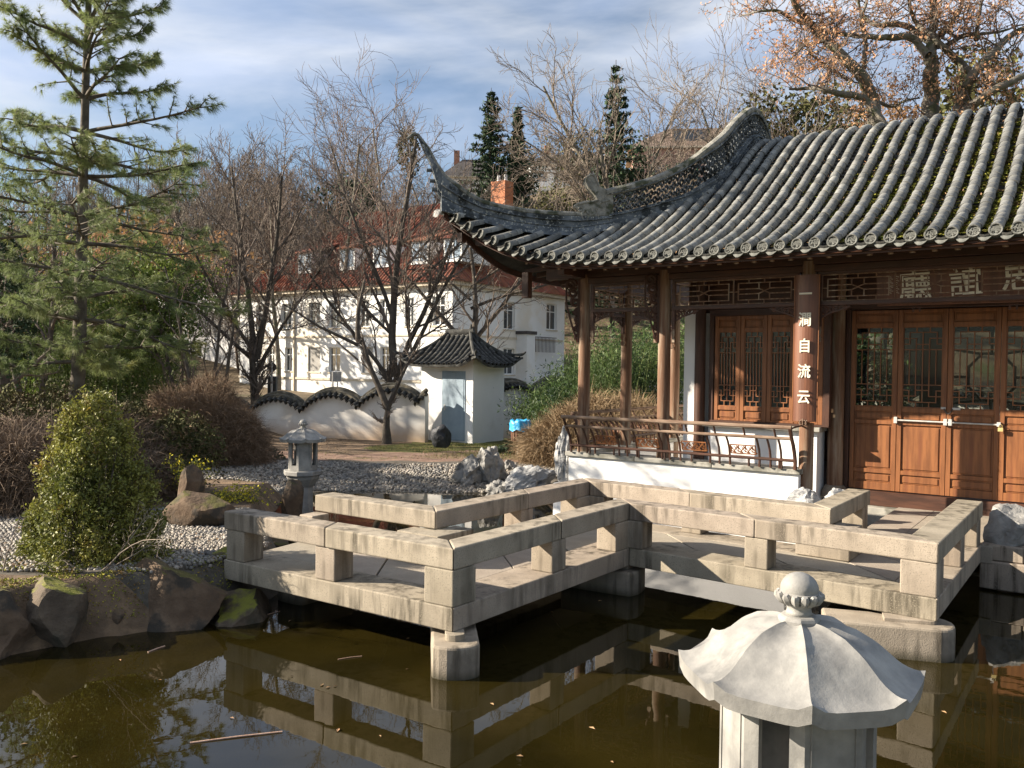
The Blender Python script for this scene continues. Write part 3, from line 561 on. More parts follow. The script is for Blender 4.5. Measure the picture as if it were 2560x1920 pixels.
# cover tiles -----------------------------------------------------------
def tile_proto(n=10):
    mb = MB(); vs = []; fs = []
    ang = [R_(-12)+(math.pi+R_(24))*k/n for k in range(n+1)]
    ring = [(0.0, 0.0685), (0.05, 0.0685), (0.06, 0.066), (1.05, 0.0640)]
    for (y, r) in ring:
        for a in ang: vs.append((r*math.cos(a), y, r*math.sin(a)))
    m = n+1
    for i in range(len(ring)-1):
        for k in range(n): fs.append((i*m+k, i*m+k+1, (i+1)*m+k+1, (i+1)*m+k))
    # lower lip
    b = len(vs)
    for a in ang: vs.append((0.055*math.cos(a), 0.002, 0.055*math.sin(a)))
    for k in range(n): fs.append((k+1, k, b+k, b+k+1))
    return vs, fs
TV, TF = tile_proto()
tme = bpy.data.meshes.new('cover_tile'); tme.from_pydata(TV, [], TF); tme.update(); tme.polygons.foreach_set('use_smooth', np.ones(len(tme.polygons), bool)); tme.set_sharp_from_angle(angle=R_(40)); tme.materials.append(mat['tile'])
rest = MB(); rnd = random.Random(3); indiv = 0
def row_points(u, n0, n1, step):
    pts = [(n0, zs_(u, n0))]; n = n0
    while n < n1-0.02:
        # walk a constant length along the slope
        dz = (zs_(u, n+0.02)-zs_(u, n))/0.02; dn = step/math.sqrt(1+dz*dz); n = min(n+dn, n1); pts.append((n, zs_(u, n)))
    return pts
def place_row(u, j, left=False):
    global indiv
    n0, n1 = e_n(u), rn(u)
    if u < -3.12: n1 -= 0.02
    if n1-n0 < 0.04: n1 = n0+0.06
    pts = row_points(u, n0, n1, 0.182)
    fan = 0.0
    for k in range(len(pts)-1):
        (a, za), (b, zb) = pts[k], pts[k+1]; L = math.hypot(b-a, zb-za)
        if L < 0.03: continue
        jx = rnd.uniform(-0.0025, 0.0025); jr = rnd.uniform(-0.012, 0.012); jz = rnd.uniform(-0.0015, 0.002)
        y = Vector((0+jr, b-a, zb-za)).normalized(); x = Vector((1, 0, 0)); x = (x-y*x.dot(y)).normalized(); z = x.cross(y)
        if left: c = Vector((a-3.29, u+3.29+jx, za+jz)); y = Vector((y.y, y.x, y.z)); x = Vector((0, -1, 0)); z = x.cross(y)
        else: c = Vector((u+jx, a, za+jz))
        s = rnd.uniform(0.985, 1.015)
        mm = Matrix(((x.x*s, y.x*L, z.x*s, c.x), (x.y*s, y.y*L, z.y*s, c.y), (x.z*s, y.z*L, z.z*s, c.z), (0, 0, 0, 1)))
        if not left and -3 <= j <= 7 and b < 2.4 and indiv < 300:
            o = link('cover_tile', tme, None, roofo, mm); indiv += 1
        else: rest.add(TV, TF, mm)
US = [0.8-0.215*j for j in range(-14, 33)]
for j, u in zip(range(-14, 33), US): place_row(u, j)
for j, u in zip(range(-14, 33), US):
    if u < -3.3: place_row(u, j, True)
for k in range(20):      # rows of the left slope further back, seen only from the side
    n_ = 0.15+0.215*k
    for q in range(13):
        a, b = -2.25+0.19*q, -2.25+0.19*(q+1); za, zb = fbase(a), fbase(b); y = Vector((b-a, 0, zb-za)); L = y.length; y.normalize(); x = Vector((0, -1, 0)); z = x.cross(y)
        rest.add(TV, TF, Matrix(((x.x, y.x*L, z.x, a-3.29), (x.y, y.y*L, z.y, n_), (x.z, y.z*L, z.z, za), (0, 0, 0, 1))))
ro = rest.build('cover_tile', mat['tile'], roofo, smooth='auto'); ro['kind'] = 'stuff'
# pan tiles between the rows: short dished plates overlapping downhill, joined
pan = MB()
for j, u in zip(range(-14, 33), US):
    uc = u-0.1075; n0, n1 = e_n(uc)-0.02, rn(uc)
    if n1-n0 < 0.15: continue
    pts = row_points(uc, n0, n1, 0.13)
    for k in range(len(pts)-1):
        (a, za), (b, zb) = pts[k], pts[k+1]
        if b > 3.0: break
        lift = rnd.uniform(0.0, 0.006); vs = []
        for (n, z, dz) in ((a, za, 0.022+lift), (b, zb, 0.0)):
            for t in (-1, -0.5, 0, 0.5, 1): vs.append((uc+0.092*t, n, z-0.072+dz+0.036*t*t))
        for t in (-1, -0.5, 0, 0.5, 1): vs.append((uc+0.085*t, a+0.004, za-0.072+0.036*t*t))
        pan.add(vs, [(i, i+1, 6+i, 5+i) for i in range(4)]+[(11+i, 10+i, i, i+1)[::-1] for i in range(4)])
po_ = pan.build('pan_tile', mat['tile_dark'], roofo); po_['kind'] = 'stuff'
# moss and fallen leaves lodged between the rows
mat['moss'] = M('roof_moss', (0.10, 0.125, 0.018), (0.24, 0.22, 0.035), 8, 0.95, 0.8, 60, c3=(0.08, 0.05, 0.02), sc3=9, p3=(0.5, 0.6), island=0.3)
mat['litter'] = M('dry_leaf_litter', (0.20, 0.11, 0.05), (0.34, 0.22, 0.12), 12, 0.9, 0.2, 50, island=0.4)
ms_ = MB(); lt = MB()
def clump(mb, c, r, rnd):
    k = 6; vs = [Vector(c)+Vector((rnd.gauss(0, r), rnd.gauss(0, r), abs(rnd.gauss(0, r*0.55)))) for _ in range(k)]
    mb.add(vs, [(0, 1, 2), (0, 2, 3), (0, 3, 4), (1, 4, 5), (2, 5, 3), (0, 5, 1)])
for j, u in zip(range(-14, 33), US):
    uc = u-0.1075; n1 = min(rn(uc), 2.0)
    if n1-e_n(uc) < 0.3: continue
    for _ in range(int(90*(n1-e_n(uc)))):
        n = rnd.uniform(e_n(uc), n1); h = noise.noise(Vector((uc*0.9, n*0.9, 2.0)))+0.34*(uc+1.4)-0.5*max(0, (n-0.6))
        if h > rnd.uniform(-0.1, 0.75): 
            for _2 in range(4): clump(ms_, (uc+rnd.gauss(0, 0.028), n+rnd.gauss(0, .02), zs_(uc, n)-0.030), 0.014, rnd)
        elif rnd.random() < 0.12:
            c = Vector((uc+rnd.gauss(0, 0.04), n, zs_(uc, n)+0.0)); d = Vector((rnd.gauss(0, 1), rnd.gauss(0, 1), rnd.gauss(0, .5))).normalized()*0.022; e = Vector((rnd.gauss(0, 1), rnd.gauss(0, 1), rnd.gauss(0, .4))).normalized()*0.010
            lt.add([c-d, c+e, c+d, c-e], [(0, 1, 2, 3)])
ms_.build('moss', mat['moss'], roofo)['kind'] = 'stuff'; lt.build('leaf_litter', mat['litter'], roofo)['kind'] = 'stuff'
# a handful of dark broken slivers on the cover tiles
# round eave ends and pointed drip tiles ---------------------------------
dm = MB(); prof = [(0.0, -0.004), (0.052, -0.004), (0.055, 0.008), (0.068, 0.010), (0.073, 0.0), (0.073, -0.035), (0.05, -0.035)]
dm.lathe([(max(r, 0.001), z) for r, z in prof], 20)
dmesh = dm.mesh('eave_disc'); dmesh.materials.append(mat['disc'])
rel = []
for ch in ('壽', '福'):
    g = glyph(ch, 0.115, 0.008, 'relief', mat['disc'], None, ID, bold=0.001); rel.append(g.data); bpy.data.objects.remove(g)
def dripmesh():
    mb = MB(); w = 0.075; pts = [(-w, 0.0)]+[(-w+2*w*k/8, -0.028-0.062*math.sin(math.pi*k/8)**1.0) for k in range(9)]+[(w, 0.0)]
    top = [(w-2*w*k/8, -0.002-0.030*math.sin(math.pi*k/8)) for k in range(9)]
    poly = pts+top[1:-1]; n = len(poly); vs = [(x, 0.0, z) for x, z in poly]+[(x, 0.014, z) for x, z in poly]
    # strip faces (outer curve against inner curve)
    out_ = [(-w+2*w*k/8, -0.028-0.062*math.sin(math.pi*k/8)) for k in range(9)]; in_ = [(-w+2*w*k/8, -0.0-0.022*math.sin(math.pi*k/8)) for k in range(9)]
    vs = [(x, 0, z) for x, z in out_]+[(x, 0, z) for x, z in in_]+[(x, 0.014, z) for x, z in out_]+[(x, 0.014, z) for x, z in in_]
    fs = [(k, k+1, 9+k+1, 9+k) for k in range(8)]+[(18+k+1, 18+k, 27+k, 27+k+1) for k in range(8)]+[(k+1, k, 18+k, 18+k+1) for k in range(8)]+[(9+k, 9+k+1, 27+k+1, 27+k) for k in range(8)]
    mb.add(vs, fs); me = mb.mesh('drip_tile'); me.materials.append(mat['disc']); return me
drip = dripmesh()
for j, u in zip(range(-14, 33), US):
    n0, z0 = e_n(u), e_z(u); fan = max(0.0, (-4.2-u)/2.0)*R_(34)
    mm = T((u, n0-0.005, z0-0.008)) @ Matrix.Rotation(-fan, 4, 'Z') @ Matrix.Rotation(R_(78), 4, 'X') @ Matrix.Rotation(R_(rnd.uniform(-4, 4)), 4, 'X')
    d = link('eave_disc', dmesh, None, roofo, mm); link('relief', rel[j % 2], None, d, T((0, 0, 0.001)) @ Matrix.Rotation(R_(rnd.uniform(-25, 25)), 4, 'Z'))
    if j < 32:
        uc = u-0.1075; mm = T((uc, e_n(uc)+0.010, e_z(uc)-0.046)) @ Matrix.Rotation(-fan, 4, 'Z') @ Matrix.Rotation(R_(-28), 4, 'X')
        link('drip_tile', drip, None, roofo, mm)
# left eave fascia and discs of the mirrored side
fa = MB()
for side in (0, 1):
    pts = []
    for i in range(40):
        u = -6.2+(4.1+6.2 if side == 0 else 2.9)*i/39; n = e_n(u)+0.06; z = e_z(u)-0.125
        pts.append((u, n, z) if side == 0 else (n-3.29, u+3.29, z))
    if side: pts += [(-5.48, 0.2, 3.84), (-5.48, 4.8, 3.84)]
    for a, b in zip(pts[:-1], pts[1:]):
        dx = (0, 0.035) if side == 0 else (0.035, 0)
        vs = [(a[0], a[1], a[2]-0.045), (b[0], b[1], b[2]-0.045), (b[0], b[1], b[2]+0.045), (a[0], a[1], a[2]+0.045)]
        vs += [(v[0]+dx[0], v[1]+dx[1], v[2]) for v in vs]
        fa.add(vs, [(0, 1, 2, 3), (7, 6, 5, 4), (0, 4, 5, 1), (3, 2, 6, 7)])
fa.build('eave_fascia', mat['wood_h'], pav)
for j in range(0, 33):
    u = US[j+14]
    if u > -3.3: continue
    mm = T((e_n(u)-3.29-0.005, u+3.29, e_z(u)-0.008)) @ Matrix.Rotation(R_(-90), 4, 'Z') @ Matrix.Rotation(R_(78), 4, 'X')
    link('eave_disc', dmesh, None, roofo, mm)
# rafters: square ends in a row under the eave, fanning at the corner
for k in range(38):
    u = 3.9-0.235*k
    if u < -5.9: break
    n0, z0 = e_n(u)+0.13, e_z(u)-0.155; rise = (fbase(-1.3)-fbase(-2.25))/0.95
    tu = u+max(0, (-3.6-u))*0.55; tn = -1.25; L = math.hypot(tn-n0, tu-u); tz = 4.13+max(0, (-3.6-u))*0.02
    a = Vector((u, n0, z0)); b = Vector((tu, tn+0.3, tz)); d = (b-a); y = d.normalized(); x = Vector((y.y, -y.x, 0)).normalized(); z = x.cross(y)
    mb = MB(); mb.box(-0.032, 0, -0.036, 0.032, d.length, 0.036)
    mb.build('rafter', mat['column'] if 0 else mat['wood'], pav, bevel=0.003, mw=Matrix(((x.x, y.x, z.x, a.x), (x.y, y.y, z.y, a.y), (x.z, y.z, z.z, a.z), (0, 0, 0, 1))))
    e = MB(); e.box(-0.030, -0.006, -0.034, 0.030, 0.0, 0.034); e.build('rafter_end', mat['column'], pav, mw=Matrix(((x.x, y.x, z.x, a.x), (x.y, y.y, z.y, a.y), (x.z, y.z, z.z, a.z), (0, 0, 0, 1))))
for k in range(12):
    n = 1.6-0.26*k
    a = Vector((-5.45-max(0, -0.3-n)*0.20, n-max(0, -0.3-n)*0.1, 3.80+max(0, -0.3-n)*0.16)); b = Vector((-4.2, n*0.9+0.1, 4.13)); d = b-a; y = d.normalized(); x = Vector((y.y, -y.x, 0)).normalized(); z = x.cross(y)
    mb = MB(); mb.box(-0.032, 0, -0.036, 0.032, d.length, 0.036); mb.build('rafter', mat['wood'], pav, bevel=0.003, mw=Matrix(((x.x, y.x, z.x, a.x), (x.y, y.y, z.y, a.y), (x.z, y.z, z.z, a.z), (0, 0, 0, 1))))
# ---- hip ridge sweeping up into the horn -------------------------------
def dg(t, z): return Vector((-4.54-t, -1.25-t, z))
BL = [(-0.30, 4.70), (-0.1, 4.64), (0.14, 4.58), (0.5, 4.60), (0.84, 4.64), (1.2, 4.74), (1.45, 4.86), (1.62, 4.98)]
TL = [(-0.30, 4.84), (-0.05, 4.81), (0.26, 4.81), (0.45, 4.81), (0.73, 4.83), (1.02, 4.89), (1.18, 4.94), (1.39, 5.08), (1.48, 5.19), (1.59, 5.30), (1.69, 5.50), (1.78, 5.73), (1.89, 5.90)]
def wall_strip(mb, bot, top, w0, w1, dirn):
    """solid strip between a bottom and a top line (equal lengths); dirn: horizontal half-width direction"""
    n = len(bot); vs = []
    for b, t in zip(bot, top):
        vs += [b-dirn*w0, b+dirn*w0, t+dirn*w1, t-dirn*w1]
    fs = []
    for i in range(n-1):
        for k in range(4): fs.append((4*i+k, 4*i+(k+1) % 4, 4*i+4+(k+1) % 4, 4*i+4+k))
    fs += [(3, 2, 1, 0), (4*n-4, 4*n-3, 4*n-2, 4*n-1)]
    mb.add(vs, fs)
def ip(tab, t): return float(np.interp(t, [a for a, _ in tab], [b for _, b in tab]))
dh = Vector((1, -1, 0)).normalized()
ts = [-0.30+1.93*i/26 for i in range(27)]
hr = MB()
def zb_(t): return ip(BL, t)
def zt_(t): return ip(TL, t)
# grey plaster flank skirt reaching down to the tiles
wall_strip(hr, [dg(t, zs_(-4.54-t, -1.25-t)-0.06) for t in ts], [dg(t, zb_(t)) for t in ts], 0.17, 0.095, dh)
hip = hr.build('hip_ridge', mat['ridge'], pav, smooth='auto')
h2 = MB(); wall_strip(h2, [dg(t, zb_(t)+0.004) for t in ts], [dg(t, zb_(t)+(zt_(t)-zb_(t))*0.42) for t in ts], 0.085, 0.085, dh)
wall_strip(h2, [dg(t, zb_(t)+(zt_(t)-zb_(t))*0.42) for t in ts], [dg(t, zb_(t)+(zt_(t)-zb_(t))*0.50) for t in ts], 0.115, 0.115, dh)
wall_strip(h2, [dg(t, zb_(t)-0.010) for t in ts], [dg(t, zb_(t)+0.012) for t in ts], 0.115, 0.115, dh)
wall_strip(h2, [dg(t, zb_(t)+(zt_(t)-zb_(t))*0.50) for t in ts], [dg(t, zt_(t)-0.045) for t in ts], 0.075, 0.075, dh)
h2.build('ridge_course', mat['ridge'], hip, smooth='auto', bevel=0.006)
# horn beyond the eave: tapering upright blade with a beaked tip
horn_top = [(1.39, 5.08), (1.48, 5.19), (1.59, 5.30), (1.69, 5.50), (1.78, 5.73), (1.89, 5.92)]; horn_bot = [(1.55, 4.93), (1.63, 5.02), (1.67, 5.10), (1.70, 5.25), (1.745, 5.46), (1.83, 5.70)]
h3 = MB(); wall_strip(h3, [dg(*p) for p in horn_bot], [dg(t, z-0.03) for t, z in horn_top], 0.075, 0.05, dh)
h3.add([dg(1.60, 4.90)+dh*0.05, dg(1.68, 5.03)+dh*0.05, dg(1.66, 5.2)+dh*0.05, dg(1.55, 5.05)+dh*0.05, dg(1.60, 4.90)-dh*0.05, dg(1.68, 5.03)-dh*0.05, dg(1.66, 5.2)-dh*0.05, dg(1.55, 5.05)-dh*0.05], [(0, 1, 2, 3), (7, 6, 5, 4), (0, 4, 5, 1), (1, 5, 6, 2), (2, 6, 7, 3), (3, 7, 4, 0)])
h3.build('horn', mat['ridge'], hip, smooth='auto', bevel=0.008)
sc_ = MB()
for t0, z0, r in ((1.69, 5.09, 0.035), (1.715, 5.22, 0.03), (1.75, 5.38, 0.028)): sc_.lathe([(0.001, -0.06), (r, -0.055), (r, 0.055), (0.001, 0.06)], 10, mw=T(dg(t0, z0)) @ Matrix.Rotation(R_(45), 4, 'Z') @ Matrix.Rotation(math.pi/2, 4, 'Y'))
sc_.build('scroll', mat['ridge'], hip, smooth='auto')
cap = MB(); cpts = [dg(t, zt_(t)-0.015) for t in ts if t < 1.38]+[dg(t, z-0.012) for t, z in horn_top[1:]]+[dg(1.93, 5.915), dg(2.00, 5.84)]
rads = [0.07]*len([t for t in ts if t < 1.38])+[0.062, 0.055, 0.048, 0.042, 0.040, 0.045, 0.030]
cap.tube(cpts, rads, 10, flat=(1.0, 0.75)); cap.build('ridge_cap', mat['ridge_top'], hip, smooth='auto')
# ---- pierced gable ridge ----------------------------------------------
GB = [(-4.29, -1.00, 4.73), (-4.01, -0.72, 4.82), (-3.68, -0.39, 4.96), (-3.36, -0.07, 5.11), (-3.14, 0.22, 5.33), (-3.05, 0.71, 5.64), (-3.05, 1.10, 5.92), (-3.05, 1.52, 6.22), (-3.05, 1.90, 6.44), (-3.05, 2.25, 6.52), (-3.05, 2.6, 6.42), (-3.05, 3.0, 6.2)]
GT = [(-4.32, -1.03, 5.19), (-4.01, -0.72, 5.31), (-3.69, -0.40, 5.47), (-3.36, -0.07, 5.72), (-3.12, 0.17, 5.98), (-3.05, 0.6, 6.26), (-3.05, 1.03, 6.55), (-3.05, 1.59, 6.88), (-3.05, 1.95, 7.02), (-3.05, 2.3, 7.02), (-3.05, 2.62, 6.86), (-3.05, 2.9, 6.58)]
def dens(P, n):
    P = [Vector(p) for p in P]; out_ = []
    for i in range(n):
        s = (len(P)-1)*i/(n-1); k = min(int(s), len(P)-2); t = s-k
        p0 = P[max(k-1, 0)]; p1 = P[k]; p2 = P[k+1]; p3 = P[min(k+2, len(P)-1)]
        out_.append(0.5*((2*p1)+(-p0+p2)*t+(2*p0-5*p1+4*p2-p3)*t*t+(-p0+3*p1-3*p2+p3)*t**3))
    return out_
gb, gt = dens(GB, 67), dens(GT, 67)
def nrm(P, i):
    d = P[min(i+1, len(P)-1)]-P[max(i-1, 0)]; d.z = 0; d.normalize(); return Vector((d.y, -d.x, 0))
def ribbon(mb, A, B, w):
    vs = []; n = len(A)
    for i in range(n):
        q = nrm(A, i)*w; vs += [A[i]-q, A[i]+q, B[i]+q, B[i]-q]
    fs = [(4*i+k, 4*i+(k+1) % 4, 4*i+4+(k+1) % 4, 4*i+4+k) for i in range(n-1) for k in range(4)]+[(3, 2, 1, 0), (4*n-4, 4*n-3, 4*n-2, 4*n-1)]
    mb.add(vs, fs)
def mixl(f): return [a.lerp(b, f) for a, b in zip(gb, gt)]
def dn(P, z): return [p+Vector((0, 0, z)) for p in P]
g1 = MB(); und = [Vector((p.x, p.y, min(p.z-0.02, zs_(p.x, p.y)-0.08))) for p in gb]
ribbon(g1, und, mixl(0.0), 0.11); gab = g1.build('gable_ridge', mat['ridge'], pav, smooth='auto')
g2 = MB(); ribbon(g2, mixl(0.0), mixl(0.10), 0.085); ribbon(g2, mixl(0.10), mixl(0.14), 0.11); ribbon(g2, mixl(0.14), mixl(0.2), 0.07); ribbon(g2, mixl(0.84), mixl(0.90), 0.085)
g2.build('ridge_course', mat['ridge'], gab, smooth='auto', bevel=0.005)
# pierced field of small curved tiles
g3 = MB(); lo, hi = mixl(0.19), mixl(0.85); acc = [0.0]
for i in range(1, len(lo)): acc.append(acc[-1]+(lo[i]-lo[i-1]).length)
def along(P, s):
    s = max(0, min(acc[-1], s)); k = min(len(acc)-2, max(0, int(np.searchsorted(acc, s))-1)); t = (s-acc[k])/(acc[k+1]-acc[k]+1e-9); return P[k].lerp(P[k+1], t), k
cell = 0.135; nc = int(acc[-1]/cell)
for c in range(nc):
    for (h0, h1) in ((0, 0.34), (0.33, 0.67), (0.66, 1.0)):
        s0 = c*cell+(cell/2 if h0 == 0.33 else 0)
        def PT(x, y):
            a, k = along(lo, s0+x*cell); b, k2 = along(hi, s0+x*cell); return a.lerp(b, h0+(h1-h0)*y)
        for arc in (((0, 0), (0.2, 0.45), (0.5, 0.72), (0.8, 0.45), (1, 0)), ((0, 1), (0.2, 0.6), (0.5, 0.3), (0.8, 0.6), (1, 1))):
            pts = [PT(*q) for q in arc]; g3.tube(pts, 0.0085, 4, caps=False, flat=(1.0, 1.0)); q = nrm(lo, along(lo, s0)[1]); 
            vs = []
            for p in pts: vs += [p-q*0.045, p+q*0.045, p+q*0.045+Vector((0, 0, 0.012)), p-q*0.045+Vector((0, 0, 0.012))]
            g3.add(vs, [(4*i+k, 4*i+(k+1) % 4, 4*i+4+(k+1) % 4, 4*i+4+k) for i in range(4) for k in range(4)])
g3.build('pierced_tilework', mat['ridge'], gab)
g4 = MB(); capl = [p-Vector((0, 0, 0.03)) for p in gt]; g4.tube(capl, 0.095, 10, flat=(1, 0.72)); g4.build('ridge_cap', mat['ridge_top'], gab, smooth='auto')
# dragon finial closing the pierced ridge: carved plate with a curled tail
dx_ = Vector((-1, -1, 0)).normalized(); dragon_o = Vector((-4.27, -0.98, 4.66))
def DL(x, y, z): return dragon_o+dx_*x+dh*y+Vector((0, 0, z))
outl = [(-0.04, 0), (0.26, 0.03), (0.40, 0.06), (0.50, 0.10), (0.52, 0.2), (0.60, 0.26), (0.56, 0.31), (0.46, 0.30), (0.40, 0.36), (0.30, 0.36), (0.22, 0.40), (0.27, 0.47), (0.36, 0.56), (0.41, 0.64), (0.40, 0.72), (0.34, 0.77), (0.27, 0.75), (0.24, 0.68), (0.20, 0.60), (0.12, 0.56), (-0.04, 0.56)]
d1 = MB(); n = len(outl); vs = [DL(x, -0.06, z) for x, z in outl]+[DL(x, 0.06, z) for x, z in outl]
d1.add(vs, [tuple(range(n)), tuple(range(n, 2*n))[::-1]]+[(i, n+i, n+(i+1) % n, (i+1) % n) for i in range(n)])
drg = d1.build('dragon_finial', mat['ridge_top'], gab, bevel=0.012, seg=2)
d2 = MB()
for sgn in (-1, 1):
    y = 0.065*sgn
    d2.tube([DL(x, y, z) for x, z in outl[10:19]], 0.016, 6)
    d2.tube([DL(0.42+0.055*math.cos(a), y, 0.12+0.075*math.sin(a)) for a in [R_(-60+25*k) for k in range(13)]], 0.018, 6)
    d2.tube([DL(0.5+0.03*math.cos(a), y, 0.22+0.03*math.sin(a)) for a in [R_(40*k) for k in range(9)]], 0.014, 6)
    d2.tube([DL(0.08, y, 0.06), DL(0.20, y, 0.1), DL(0.24, y, 0.22), DL(0.16, y, 0.34), DL(0.02, y, 0.38)], 0.012, 5)
    d2.tube([DL(0.2, y, 0.38), DL(0.3, y, 0.34), DL(0.42, y, 0.33), DL(0.56, y, 0.29)], 0.02, 6)
    d2.tube([DL(0.05, y, 0.5), DL(0.1, y, 0.42), DL(0.05, y, 0.2), DL(0.0, y, 0.1)], 0.010, 5)
d2.build('carving', mat['ridge_top'], drg, smooth='auto')
# ================================================================ pond, ground, cobbles
def wl(u, n): return tuple(W(u, n, 0)[:2])
POND = [(-7.5, 4.6), (-5.2, 6.1), (-4.11, 6.77), (-3.68, 7.18), (-3.07, 7.54), (-2.62, 8.0), (-2.35, 8.9), (-2.6, 9.8), (-3.1, 10.9), (-3.35, 12.0), (-3.75, 13.2), (-4.0, 14.4), (-3.83, 15.55), (-2.87, 16.0), (-1.34, 15.95), (-0.2, 15.65), (0.45, 15.2), (0.95, 14.3), wl(-4.6, -1.3), wl(-1.2, -1.3), wl(-1.2, -0.4), wl(1.3, -0.4), wl(1.3, -2.2), wl(4.6, -2.2), (10.5, 6.5), (10.5, 1.4), (1.2, 1.3), (-3, 1.5), (-6.5, 2.6)]
PA = np.array(POND)
def pond_d(x, y):
    """signed distance, negative in the water (arrays)"""
    P = np.stack([x, y], -1); d = np.full(x.shape, 1e9); ins = np.zeros(x.shape, bool); n = len(PA)
    for i in range(n):
        a, b = PA[i], PA[(i+1) % n]; ab = b-a; t = np.clip(((P-a)@ab)/(ab@ab), 0, 1); q = P-(a+t[..., None]*ab); d = np.minimum(d, np.hypot(q[..., 0], q[..., 1]))
        c = ((a[1] > y) != (b[1] > y)); xx = (b[0]-a[0])*(y-a[1])/(b[1]-a[1]+1e-12)+a[0]; ins ^= c & (x < xx)
    return np.where(ins, -d, d)
def sstep(a, b, v): t = np.clip((v-a)/(b-a), 0, 1); return t*t*(3-2*t)
def ground_z(x, y):
    x = np.asarray(x, float); y = np.asarray(y, float); d = pond_d(x, y)
    base = 0.47+(0.30-0.47)*sstep(11.5, 15.5, y)
    base = base+0.75*sstep(-6.0, -9.5, x)*sstep(10.5, 15, y)
    wd = 0.30+1.9*sstep(14.6, 15.6, y)*sstep(1.0, -0.3, x)
    z = np.where(d > 0, base*sstep(0, 1, (d+0.02)/wd)**0.8, -0.75*sstep(0, 1.0, -d)-0.02)
    return z
def hill_z(x, y):
    s = sstep(-75, 35, x-(y-100)*0.15); r = sstep(60, 112, y); return 0.3+r*(11+17*s)+sstep(105, 230, y)*(10+16*s)+1.5*np.sin(x*0.05)*r
mat['soil'] = M('bare_soil', (0.085, 0.058, 0.035), (0.16, 0.11, 0.07), 3, 0.95, 0.7, 25, c3=(0.20, 0.135, 0.08), sc3=2.2, p3=(0.5, 0.65), bdist=0.03)
mat['turf'] = M('winter_turf', (0.065, 0.075, 0.018), (0.13, 0.115, 0.035), 5, 0.95, 0.8, 40, c3=(0.17, 0.12, 0.06), sc3=1.5, p3=(0.52, 0.7), bdist=0.03)
mat['path'] = M('reddish_path', (0.17, 0.105, 0.075), (0.23, 0.15, 0.11), 4, 0.95, 0.5, 50, c3=(0.11, 0.09, 0.04), sc3=1.8, p3=(0.55, 0.7), bdist=0.02)
mat['mortar'] = M('cobble_bed', (0.06, 0.052, 0.04), (0.11, 0.095, 0.075), 9, 0.95, 0.5, 60, bdist=0.01)
mat['mud'] = M('pond_bed', (0.035, 0.028, 0.010), (0.06, 0.045, 0.014), 3, 0.95, 0.3, 10)
gx = np.concatenate([np.linspace(-14, -8, 20, endpoint=False), np.arange(-8, 4, 0.14), np.linspace(4, 12, 26)]); gy = np.concatenate([np.linspace(1.0, 6, 12, endpoint=False), np.arange(6, 24.5, 0.14)])
X, Y = np.meshgrid(gx, gy); Z = ground_z(X, Y)
Z = Z+0.012*np.sin(X*5.1+Y*2.3)*np.sin(Y*4.7)*(Z > 0.1)
V = np.stack([X, Y, Z], -1).reshape(-1, 3); nx, ny = len(gx), len(gy); ii = (np.arange(ny-1)[:, None]*nx+np.arange(nx-1)[None, :]).ravel()
Fq = np.stack([ii, ii+1, ii+nx+1, ii+nx], -1); me = np_mesh('ground', V, Fq, True)
cx = V[Fq].mean(1); dd = pond_d(cx[:, 0], cx[:, 1])
for k in ('soil', 'turf', 'path', 'mortar', 'mud'): me.materials.append(mat[k])
mi = np.zeros(len(Fq), np.int32); wav = 0.35*np.sin(cx[:, 0]*1.3)+0.2*np.sin(cx[:, 0]*3.1+1)
x_, y_ = cx[:, 0], cx[:, 1]
mi[(y_+wav > 19.0) & (x_ > -3.2+0.5*np.sin(y_*2))] = 1; mi[(y_ > 17.7) & (y_+wav < 19.6+0.12*(x_+7))] = 2; mi[(y_+wav < 19.9) & (y_ > 18.0) & (x_ > -6.3) & (x_ < -0.5+0.4*np.sin(y_*3))] = 2
cob1 = (y_ > 14.9) & (y_ < 18.3) & (x_ < 1.2) & (x_ > -7.9) & (dd > -0.8); cob2 = (x_ < -2.2) & (x_ > -7.9) & (y_ > 7.6) & (y_ < 11.2)
mi[cob1 | cob2] = 3; mi[dd < -0.8] = 4
me.polygons.foreach_set('material_index', mi); ground = link('ground', me); tag(ground, kind='structure', label='garden ground of soil, turf and cobbles round the pond')
# far ground: one sheet from the garden wall out to the horizon, rising into the hill behind the houses
gx = np.concatenate([np.linspace(-900, -120, 14, endpoint=False), np.linspace(-120, 140, 90), np.linspace(160, 900, 14)]); gy = np.concatenate([np.linspace(-300, 24.3, 12, endpoint=False), np.linspace(24.3, 60, 12, endpoint=False), np.linspace(60, 240, 60, endpoint=False), np.linspace(240, 1500, 14)])
X, Y = np.meshgrid(gx, gy); Z = hill_z(X, Y); Z = np.where(Y < 60, 0.22, Z); Z = np.where((Y < 24.2) & (Y > -60) & (np.abs(X) < 60), -1.2, Z)
V = np.stack([X, Y, Z], -1).reshape(-1, 3); nx, ny = len(gx), len(gy); ii = (np.arange(ny-1)[:, None]*nx+np.arange(nx-1)[None, :]).ravel()
mat['hillside'] = M('hillside_litter', (0.10, 0.075, 0.045), (0.16, 0.12, 0.075), 0.25, 0.95, 0.6, 1.5, c3=(0.07, 0.08, 0.03), sc3=0.12, bdist=0.3)
hill = link('hillside', np_mesh('hillside', V, np.stack([ii, ii+1, ii+nx+1, ii+nx], -1), True), mat['hillside']); tag(hill, kind='structure')
# side and back ground between the pond plot and the far sheet
sb = MB()
for (x0, y0, x1, y1) in ((12, 1, 60, 24.3), (-60, 1, -14, 24.3), (-60, -60, 60, 1.0)): sb.box(x0, y0, -0.4, x1, y1, 0.40)
sbo = sb.build('ground', mat['turf']); tag(sbo, kind='structure')
